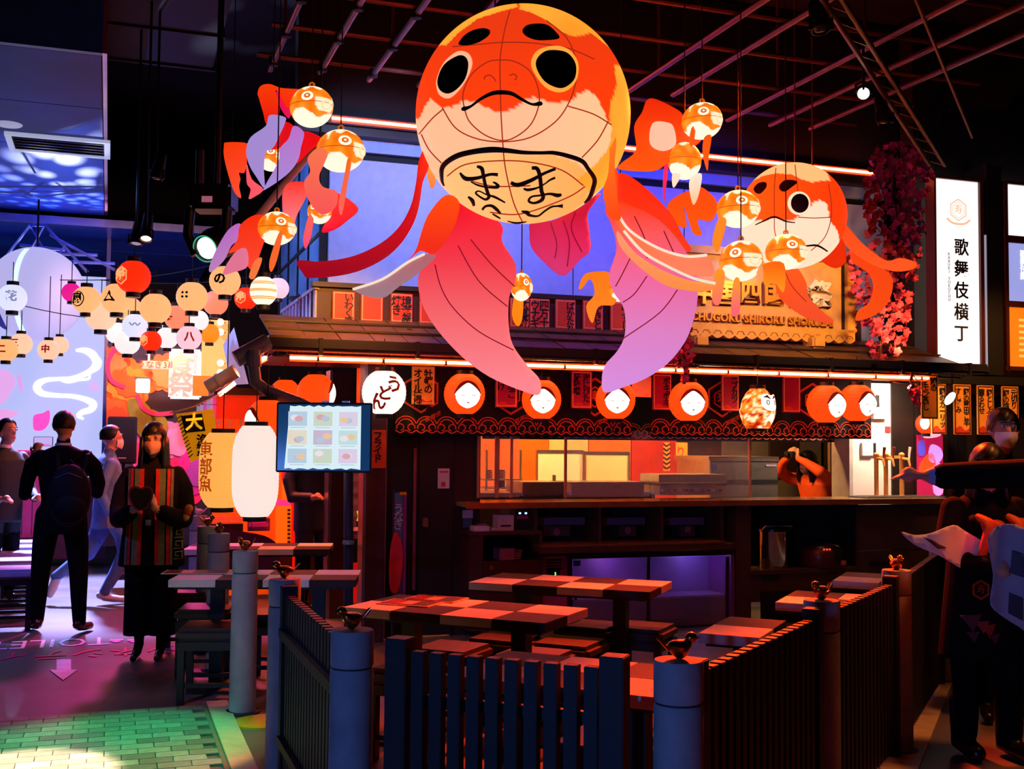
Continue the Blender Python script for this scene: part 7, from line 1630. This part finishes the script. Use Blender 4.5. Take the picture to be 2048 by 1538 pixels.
q = MB(); q.ball((0, 0, .02), (.165, .115, .25), 28, 18); q.build('main_bag', m_bp, bp, smooth='all'); q = MB(); q.ball((.01, -.08, -.08), (.125, .065, .12), 22, 14); q.build('front_pocket', m_bp, bp, smooth='all')
q = MB(); q.tube([(-.1, -.07, .16), (0, -.1, .2), (.1, -.07, .16)], .005, 6); q.build('zip', M('zip_metal', '#606070', .3, metal=.8), bp)
for sx in (-1, 1): q = MB(); q.tube([(sx * .09, .05, .2), (sx * .11, .12, .34), (sx * .12, .24, .36), (sx * .13, .3, .2)], .016, 8, flat=.4); q.build('strap', m_bp, bp)
q = MB(); q.tube([(-.03, .03, .26), (0, .02, .3), (.03, .03, .26)], .008, 6); q.build('top_handle', m_bp, bp)
# ---- man in light denim walking to the right
m_den = M('denim_light', '#5a78b8', .75, vary=.2, scale=18); m_jean = M('jeans_blue', '#5478c0', .75, vary=.2, scale=18); m_snk = M('sneaker_white', '#d8d8e8', .5)
b = Body()
b.limb([(-.09, 0, .9), (-.1, -.14, .66), (-.1, -.16, .48), (-.1, -.08, .3), (-.1, .02, .12)], [.1, .088, .07, .06, .048], 2); shoe(b, (-.1, .02, .1), (-.1, -.15, .045), 3)
b.limb([(.09, 0, .9), (.1, .05, .66), (.1, .14, .47), (.11, .3, .36), (.11, .42, .27)], [.1, .088, .07, .058, .048], 2); shoe(b, (.11, .42, .27), (.11, .47, .1), 3)
b.loft([((0, 0, .72), .175, .13, 0), ((0, 0, .9), .17, .125, 0), ((0, -.01, 1.08), .162, .115, 0), ((0, -.015, 1.22), .185, .12, 0), ((0, 0, 1.33), .19, .11, 0), ((0, 0, 1.39), .13, .08, 0), ((0, -.01, 1.43), .06, .06, 0)], 1)
b.limb([(0, -.005, 1.42), (0, -.02, 1.48)], [.054, .05], 0); T = b.head((0, -.035, 1.575), (0, -1), k=.97)
b.limb([(-.18, 0, 1.33), (-.235, .07, 1.2), (-.25, .1, 1.05), (-.25, .02, .88)], [.062, .058, .05, .042], 1); b.hand((-.25, .02, .88), (0, -.2, -1), (-1, 0, 0), .5)
b.limb([(.18, 0, 1.33), (.235, -.05, 1.2), (.25, -.1, 1.05), (.24, -.22, .92)], [.062, .058, .05, .042], 1); b.hand((.24, -.22, .92), (0, -.5, -.8), (1, 0, 0), .5, side=-1)
P2 = raw('person', 'man in light blue denim and a white mask walking to the right', gnd(208, 1207), math.radians(120), b, [m_skin, m_den, m_jean, m_snk], .009)
hair_shell(P2, T, 1.0, fringe=None); mask(P2, T, .97); eyes(P2, T, .97)
# ---- waitress in an open festival coat, facing the viewer
m_happi = M('happi_black', '#14100f', .85, vary=.25, scale=12, spec=.1); m_wide = M('wide_trousers', '#0a0808', .9, vary=.2, spec=.08); m_inner = M('shirt_plum', '#2a1a28', .7); m_heel = M('heel_black', '#0a0808', .25)
b = Body()
b.loft([((-.085, 0, .17), .10, .105, 0), ((-.085, 0, .4), .098, .10, 0), ((-.085, 0, .7), .10, .11, 0), ((-.07, 0, .95), .10, .105, 0)], 2); b.loft([((.085, 0, .17), .10, .105, 0), ((.085, 0, .4), .098, .10, 0), ((.085, 0, .7), .10, .11, 0), ((.07, 0, .95), .10, .105, 0)], 2)
for sx in (-1, 1): b.limb([(sx * .08, .02, .2), (sx * .08, .02, .1)], [.04, .033], 0); b.limb([(sx * .08, .03, .1), (sx * .08, -.05, .05), (sx * .082, -.16, .025)], [.034, .034, .024], 3, .8); b.limb([(sx * .08, .05, .08), (sx * .08, .055, .01)], [.012, .006], 3)
b.loft([((0, 0, .66), .235, .15, 0), ((0, 0, .85), .215, .145, 0), ((0, 0, 1.05), .19, .13, 0), ((0, 0, 1.2), .19, .125, 0), ((0, 0, 1.31), .195, .105, 0), ((0, 0, 1.38), .12, .075, 0), ((0, 0, 1.42), .055, .055, 0)], 1)
b.limb([(0, 0, 1.4), (0, -.01, 1.47)], [.048, .045], 0); T = b.head((0, -.025, 1.565), (.0, -1), k=.98)
for sx in (-1, 1):
    b.limb([(sx * .165, 0, 1.32), (sx * .215, .0, 1.22), (sx * .235, -.02, 1.08), (sx * .225, -.06, 1.0)], [.06, .064, .066, .068], 1); b.limb([(sx * .225, -.06, 1.0), (sx * .17, -.17, 1.02), (sx * .12, -.23, 1.05)], [.068, .066, .06], 1)
    b.limb([(sx * .12, -.24, 1.05), (sx * .06, -.27, 1.09)], [.03, .026], 0); b.hand((sx * .07, -.265, 1.085), (-sx * .45, -.1, .9), (sx * .8, -.5, .3), .5, 0, -sx)
P3 = raw('person', 'waitress in an open patterned festival coat and orange lit mask', gnd(299, 1316), math.radians(6), b, [m_skin, m_happi, m_wide, m_heel], .009)
hair_shell(P3, T, 1.02, long=.22); mask(P3, T, .98, M('mask_lit', '#e8a888', .7)); eyes(P3, T, .98)  # orange light on the mask put into its colour
def on_front(x, z, lift=.012):                 # front surface of the coat
    w, d = [(a, c) for zz, a, c in ((.66, .235, .15), (.85, .215, .145), (1.05, .19, .13), (1.2, .19, .125), (1.31, .195, .105), (1.4, .12, .08)) if zz >= z - .19][0]
    return Vector((x, -d * max(.05, 1 - (abs(x) / w) ** 2.5) ** .4 - lift, z))
for sx in (-1, 1):
    for x0, w_, c_, nm in ((.055, .028, '#c82818', 'red_band'), (.088, .04, '#6a7a48', 'green_band'), (.128, .02, '#c82818', 'red_band'), (.15, .016, '#7a7048', 'sand_band')):
        q = MB(); zs_ = [.68 + .04 * k for k in range(18)]
        q.ribbon([(sx * (x0 + .02 * max(0, (1.1 - z))), z) for z in zs_], w_, .006, lambda x, y, z: on_front(x, z) + Vector((0, y, 0))); q.build(nm, M('happi_' + nm, c_, .7, vary=.2, scale=30), P3)
q = MB(); q.box(-.018, .018, -.165, -.16, .96, 1.0); q.build('name_card', M('card_white'), P3)
for k in range(3):
    q = MB(); z_ = .72 + k * .075; x_ = .175; pts = [(x_, z_), (x_ + .05, z_), (x_ + .05, z_ + .05), (x_ + .012, z_ + .05), (x_ + .012, z_ + .02), (x_ + .032, z_ + .02)]
    q.ribbon(pts, .009, .004, lambda x, y, z: on_front(x, z, .012) + Vector((0, y, 0))); q.build('key_pattern', M('happi_green_band'), P3)
for k in range(3):
    q = MB(); q.ball((.255 + .012 * k, -.15, 1.02 + .03 * k), (.03, .02, .03), 12, 8); q.build('sleeve_flower', M('flower_%d' % k, ('#c8a020', '#c02818', '#d07818')[k], .7), P3, smooth='all')
pu = thing('dark_pouch', 'dark heart shaped pouch held at the chest by the waitress', 'pouch', P3.matrix_basis @ Vector((-.02, -.33, 1.16)), math.radians(6))
q = MB(); hp_ = [(a * .78, c * .8) for a, c in smooth_line([(0, -.10), (.06, -.07), (.1, .02), (.09, .08), (.05, .1), (0, .085), (-.05, .1), (-.09, .08), (-.1, .02), (-.06, -.07)], 4, True)]; q.prism(hp_, .035, I3); q.build('pouch_body', M('pouch_black', '#0c080c', .5), pu, bevel=.008); q = MB(); q.ribbon(hp_ + hp_[:1], .012, .004, off(0, -.003)); q.build('edge_trim', M('trim_plum', '#5a1a40', .5), pu)
# ---- man in a dark green jacket at the left edge
m_grn = M('jacket_green', '#10261e', .7, vary=.2); b = Body()
for sx in (-1, 1): b.limb([(sx * .09, 0, .92), (sx * .1, 0, .5), (sx * .1, .01, .1)], [.1, .075, .05], 2); shoe(b, (sx * .1, .01, .1), (sx * .12, -.15, .04), 3)
b.loft([((0, 0, .78), .18, .13, 0), ((0, 0, .95), .175, .125, 0), ((0, 0, 1.15), .185, .125, 0), ((0, 0, 1.36), .205, .115, 0), ((0, 0, 1.44), .14, .085, 0), ((0, 0, 1.48), .06, .06, 0)], 1)
b.limb([(0, 0, 1.46), (0, -.02, 1.53)], [.055, .05], 0); T = b.head((0, -.035, 1.63), (.1, -1))
for sx in (-1, 1): b.limb([(sx * .19, 0, 1.38), (sx * .26, .02, 1.2), (sx * .27, -.05, 1.05), (sx * .2, -.2, 1.0)], [.066, .062, .054, .044], 1); b.hand((sx * .2, -.2, 1.0), (-sx * .3, -1, .1), (0, 0, 1), .7, 0, -sx)
P4 = raw('person', 'man in a dark green jacket cut by the left picture edge', gnd(0, 1208), math.radians(60), b, [m_skin, m_grn, m_trs, m_shoe], .010)
hair_shell(P4, T, 1.0, fringe=None); eyes(P4, T); mouth(P4, T); q = MB(); q.lathe([(.064, 1.46), (.068, 1.5), (.058, 1.515)], 18); q.build('shirt_collar', m_col, P4, smooth=True)
# ---- masked man behind and short reaching person in front, at the right edge
m_blk = M('clothes_black', '#0b0a0b', .9, vary=.2, scale=12, spec=.08); b = Body()
for sx in (-1, 1): b.limb([(sx * .09, 0, .92), (sx * .1, 0, .5), (sx * .1, .01, .1)], [.1, .075, .05], 2); shoe(b, (sx * .1, .01, .1), (sx * .12, -.15, .04), 3)
b.loft([((0, 0, .78), .18, .13, 0), ((0, 0, .95), .175, .125, 0), ((0, 0, 1.15), .185, .125, 0), ((0, 0, 1.38), .205, .115, 0), ((0, 0, 1.47), .14, .085, 0), ((0, 0, 1.51), .06, .06, 0)], 1)
b.limb([(0, 0, 1.49), (0, -.02, 1.56)], [.055, .05], 0); T = b.head((0, -.035, 1.665), (.15, -1))
for sx in (-1, 1): b.limb([(sx * .19, 0, 1.4), (sx * .25, .02, 1.22), (sx * .26, -.02, 1.06), (sx * .22, -.12, .9)], [.066, .062, .054, .042], 1); b.hand((sx * .22, -.12, .9), (0, -.3, -1), (sx, 0, 0), .6, 0, -sx)
p5 = gnd(2012, 1440)
P5 = raw('person', 'masked man in black standing at the right edge under the price strips', p5, math.radians(-12), b, [m_skin, m_blk, m_trs, m_shoe], .010)
hair_shell(P5, T, 1.02); mask(P5, T); eyes(P5, T)
m_apr = M('happi_dark', '#0d0b0d', .9, vary=.2, scale=12, spec=.08); b = Body()
for sx, dy in ((-1, .02), (1, -.04)): b.limb([(sx * .085, 0, .8), (sx * .1, dy, .45), (sx * .105, dy, .12)], [.1, .075, .058], 2); b.limb([(sx * .105, dy + .03, .26), (sx * .105, dy + .03, .06), (sx * .12, dy - .13, .045)], [.068, .06, .045], 3)
b.loft([((0, 0, .5), .24, .16, 0), ((0, 0, .75), .215, .15, 0), ((0, 0, .98), .19, .135, 0), ((0, 0, 1.15), .2, .13, 0), ((0, 0, 1.25), .19, .11, 0), ((0, 0, 1.31), .12, .08, 0), ((0, 0, 1.35), .055, .055, 0)], 1)
b.limb([(0, 0, 1.33), (0, -.02, 1.38)], [.05, .046], 0); T = b.head((0, -.04, 1.455), (-.3, -1), k=.96)
b.limb([(-.17, 0, 1.25), (-.24, -.05, 1.08), (-.2, -.2, .98), (-.12, -.34, 1.0)], [.066, .062, .056, .045], 1); b.hand((-.12, -.34, 1.0), (-.5, -1, .1), (0, -.3, 1), .9, 0, 1)
b.limb([(.17, 0, 1.25), (.25, -.03, 1.08), (.2, -.16, .98), (.05, -.28, 1.0)], [.066, .062, .056, .045], 1); b.hand((.05, -.28, 1.0), (-1, -.3, .1), (0, -.3, 1), .9, 0, -1)
b.limb([(-.12, -.12, 1.18), (-.05, -.17, 1.1), (0, -.17, 1.0)], [.05, .05, .04], 1)
P6 = raw('person', 'short person in a black festival coat with hem prints, holding papers', gnd(1975, 1512), math.radians(8), b, [m_skin, m_apr, m_trs, m_shoe], .009)
hair_shell(P6, T, 1.03, long=.1); eyes(P6, T, .96); mouth(P6, T, .96)
q = MB(); hexagon(q, -.12, .86, .045, .012, lambda x, y, z: Vector((x, -.165 + y, z))); q.build('crest', M('crest_orange', '#a03a18', .6), P6); lettering(P6, '寿', .05, M('crest_orange'), -.12, -.165, .86, name='crest_character')
for k, (x_, z_, s_) in enumerate(((-.17, .7, .05), (-.12, .68, .035), (-.16, .63, .03), (-.09, .66, .04), (-.06, .62, .03))):
    q = MB(); q.prism([(x_ - s_, z_ + s_ * .6), (x_ + s_, z_ + s_ * .8), (x_ + s_ * .6, z_ - s_ * .2), (x_ + s_ * .2, z_ - s_), (x_ - s_ * .3, z_ - s_ * .2)], .004, lambda x, y, z: Vector((x, -.178 + .35 * max(0, abs(x) - .1) + y, z))); q.build('hem_print', M('hem_red', '#8a2418', .7) if k % 2 else M('hem_plum', '#4a1c28', .7), P6)
PM = P6.matrix_basis
sc6 = thing('red_scarf_bundle', 'crumpled red cloth bundle at the chest of the short person in black', 'cloth bundle', PM @ Vector((0, -.2, 1.14)), math.radians(8))
random.seed(11)
for k in range(7):
    q = MB(); x_ = -.16 + k * .055; q.tube(smooth_line([(x_, .02 * math.sin(k), .09 - .02 * (k % 3)), (x_ + .04 * math.cos(k * 2), -.05, .04), (x_ + .02, -.05 - .02 * (k % 2), -.05), (x_ + .04 * math.sin(k), -.03, -.12)], 4), [.02, .028, .034, .038, .041, .043, .044, .043, .04, .036, .032, .028, .02], 12, flat=.6); q.build('cloth_fold', M('scarf_red', '#b01818', .6, vary=.3) if k % 3 else M('scarf_orange', '#c84a18', .6), sc6, smooth=True)
# open paper sheets in the hands
def paper(label, pts, grid_Y, mat, prints):
    t = thing('paper_sheet', label, 'paper', at(*pts[0], grid_Y[0])); 
    x0 = min(p[0] for p in pts); x1 = max(p[0] for p in pts); Yf_ = lambda x, y: grid_Y[0] + (grid_Y[1] - grid_Y[0]) * (x - x0) / (x1 - x0) + .02 * math.sin((x - x0) * .06)
    q = MB(); sheet(q, smooth_line(pts, 3, True), lambda x, y: at(x, y, Yf_(x, y)), .003, 9); q.build('sheet', mat, t, world=True, normals=False, smooth='all')
    for pr, m_ in prints: q = MB(); sheet(q, pr, lambda x, y: at(x, y, Yf_(x, y) - .006), .002, 9); q.build('printed_block', m_, t, world=True, normals=False)
    return t
m_pap = M('paper_cream', '#e8d8c8', .6, vary=.05); m_papb = M('paper_grey', '#9aa0b4', .6, vary=.08)
paper('red lit open paper held out over the fence', [(1802, 1064), (1830, 1070), (1862, 1066), (1906, 1050), (1930, 1062), (1974, 1092), (1966, 1136), (1930, 1140), (1880, 1112), (1830, 1090)], (5.5, 5.75), m_pap, [([(1846, 1074), (1864, 1080), (1894, 1096), (1876, 1098)], M('print_brown', '#4a2a20', .6)), ([(1930, 1108), (1955, 1120), (1950, 1134), (1930, 1126)], M('print_brown'))])
paper('grey blue paper hanging from the hand at the right edge', [(1976, 1080), (2000, 1050), (2048, 1056), (2080, 1110), (2080, 1270), (2040, 1255), (1988, 1220), (1980, 1195), (1986, 1150)], (5.45, 5.45), m_papb, [([(2018, 1185), (2046, 1196), (2046, 1242), (2016, 1226)], M('print_plum', '#2a2030', .6)), ([(2024, 1100), (2060, 1110), (2060, 1160), (2020, 1146)], M('print_navy', '#3a4258', .6))])
# ---- man beyond the right edge stretching a dark sleeved arm into view
b = Body()
for sx in (-1, 1): b.limb([(sx * .09, 0, .92), (sx * .1, 0, .5), (sx * .1, .01, .1)], [.1, .075, .05], 2); shoe(b, (sx * .1, .01, .1), (sx * .12, -.15, .04), 3)
b.loft([((0, 0, .78), .18, .13, 0), ((0, 0, .95), .175, .125, 0), ((0, 0, 1.15), .185, .125, 0), ((0, 0, 1.38), .205, .115, 0), ((0, 0, 1.47), .14, .085, 0), ((0, 0, 1.51), .06, .06, 0)], 1)
b.limb([(0, 0, 1.49), (0, -.02, 1.56)], [.055, .05], 0); T = b.head((0, -.035, 1.665), (0, -1))
b.limb([(.19, 0, 1.4), (.25, .02, 1.22), (.26, -.02, 1.06), (.22, -.12, .9)], [.066, .062, .054, .042], 1); b.hand((.22, -.12, .9), (0, -.3, -1), (1, 0, 0), .6, 0, -1)
b.limb([(-.18, 0, 1.43), (-.32, -.1, 1.46), (-.40, -.3, 1.45), (-.42, -.5, 1.44)], [.07, .068, .062, .058], 1); b.limb([(-.42, -.46, 1.44), (-.425, -.54, 1.44)], [.046, .042], 4); b.limb([(-.42, -.52, 1.44), (-.42, -.57, 1.44)], [.03, .028], 0); b.hand((-.42, -.56, 1.44), (0, -1, .05), (0, .1, 1), .35, 0, -1, 1.0)
P10 = raw('person', 'man beyond the right edge, only his outstretched dark sleeve and hand show', (2.33, 4.55, 0), math.radians(-90 - 8), b, [m_skin, m_suit, m_trs, m_shoe, M('cuff_blue', '#90a8e0', .6)], .009)
hair_shell(P10, T, 1.0, fringe=None); eyes(P10, T); mouth(P10, T)
# ---- cook in orange behind the counter taking a picture
m_ora = M('smock_orange', '#f05a18', .7, vary=.12); b = Body()
for sx in (-1, 1): b.limb([(sx * .09, 0, .85), (sx * .1, .01, .45), (sx * .1, .01, .1)], [.1, .075, .05], 2); shoe(b, (sx * .1, .01, .1), (sx * .12, -.15, .04), 3)
b.loft([((0, .05, .72), .18, .14, 0), ((0, .03, .9), .18, .14, 0), ((0, -.02, 1.05), .185, .13, 0), ((0, -.06, 1.16), .19, .12, 0), ((0, -.09, 1.24), .13, .09, 0), ((0, -.11, 1.27), .06, .06, 0)], 1)
b.limb([(0, -.11, 1.25), (0, -.14, 1.3)], [.05, .046], 0); T = b.head((0, -.17, 1.38), (.0, -1), k=.98)
for sx in (-1, 1): b.limb([(sx * .18, -.05, 1.2), (sx * .27, -.15, 1.22), (sx * .27, -.28, 1.3)], [.068, .066, .06], 1); b.limb([(sx * .27, -.28, 1.3), (sx * .14, -.36, 1.4), (sx * .07, -.38, 1.43)], [.06, .04, .03], 1); b.hand((sx * .07, -.38, 1.43), (-sx * .6, -.1, .7), (0, -1, .2), .8, 0, -sx)
a_, z_ = st(1632, 950, 1.75)
P7 = raw('person', 'cook in an orange smock behind the counter holding a camera up', S(a_ + .02, 1.75, 0), TH + math.radians(-75), b, [m_skin, m_ora, m_trs, m_shoe], .010)
hair_shell(P7, T, 1.04, long=.12); eyes(P7, T); mouth(P7, T)
cm = thing('camera', 'small black camera raised by the cook in orange', 'camera', P7.matrix_basis @ Vector((0, -.43, 1.47)), TH + math.radians(-75)); box('camera_body', m_black, cm, -.06, .06, -.02, .02, -.035, .035, bevel=.006); MB().lathe([(.026, 0), (.026, .03), (.022, .032)], 18, mat=Matrix.Translation(Vector((0, -.02, 0))) @ Matrix.Rotation(math.pi / 2, 4, 'X')).build('lens', M('lens_dark'), cm, smooth=True)
# ---- two guests glimpsed between the posts
for nm, x_, b_, c_, lb, rot_ in (('a', 628, 2.08, '#16294a', 'guest in a navy jacket glimpsed between the wooden posts', 40), ('b', 690, 2.3, '#5a1450', 'guest in a plum padded jacket behind the downpipe pole', -120)):
    b = Body(); mt = M('jacket_' + nm, c_, .6, vary=.25, scale=10)
    for sx in (-1, 1): b.limb([(sx * .09, 0, .9), (sx * .1, .01, .5), (sx * .1, .01, .1)], [.1, .075, .05], 2); shoe(b, (sx * .1, .01, .1), (sx * .12, -.15, .04), 3)
    rg_ = [((0, 0, .74), .19, .14, 0)] + [((0, 0, .8 + .055 * k), .19 + (.012 if k % 2 and nm == 'b' else 0), .135 + (.012 if k % 2 and nm == 'b' else 0), 0) for k in range(10)] + [((0, 0, 1.36), .195, .115, 0), ((0, 0, 1.44), .13, .08, 0), ((0, 0, 1.48), .06, .06, 0)]
    b.loft(rg_, 1); b.limb([(0, 0, 1.46), (0, -.02, 1.52)], [.054, .05], 0); T = b.head((0, -.035, 1.6), (0, -1), k=.98)
    for sx in (-1, 1): b.limb([(sx * .19, 0, 1.37), (sx * .26, .0, 1.2), (sx * .26, -.06, 1.05), (sx * .16, -.2, 1.05)], [.07, .068, .06, .05], 1); b.hand((sx * .16, -.2, 1.05), (-sx * .4, -1, .2), (0, 0, 1), .7, 0, -sx)
    a_, z_ = st(x_, 1000, b_)
    Pn = raw('person', lb, S(a_, b_, 0), math.radians(rot_), b, [m_skin, mt, m_trs, m_shoe], .011); hair_shell(Pn, T, 1.0, fringe=None); eyes(Pn, T, .98); mouth(Pn, T, .98)
# ---- fuse: one evaluation for all, then materials by nearest limb
dg_ = bpy.context.evaluated_depsgraph_get()
for o, seg, mats in PEOPLE:
    me = bpy.data.meshes.new_from_object(o.evaluated_get(dg_), preserve_all_data_layers=False, depsgraph=dg_)
    o.modifiers.clear(); old = o.data; o.data = me; bpy.data.meshes.remove(old)
    me.materials.clear()
    for x in mats: me.materials.append(x)
    n_ = len(me.vertices); co = np.empty(n_ * 3, np.float32); me.vertices.foreach_get('co', co); co = co.reshape(-1, 3)
    best = np.full(n_, 1e9, np.float32); lab = np.zeros(n_, np.int32)
    for a, c, r0, r1, mt in seg:
        a = np.array(a, np.float32); d = np.array(c, np.float32) - a; L2 = float(d @ d) or 1e-9
        t_ = np.clip(((co - a) @ d) / L2, 0, 1); dist = np.linalg.norm(co - a - t_[:, None] * d, axis=1) - (r0 + (r1 - r0) * t_)
        k = dist < best; best[k] = dist[k]; lab[k] = mt
    nl = len(me.loops); vi = np.empty(nl, np.int32); me.loops.foreach_get('vertex_index', vi); ls = np.empty(len(me.polygons), np.int32); me.polygons.foreach_get('loop_start', ls)
    me.polygons.foreach_set('material_index', lab[vi[ls]]); me.polygons.foreach_set('use_smooth', np.ones(len(me.polygons), bool)); me.update()
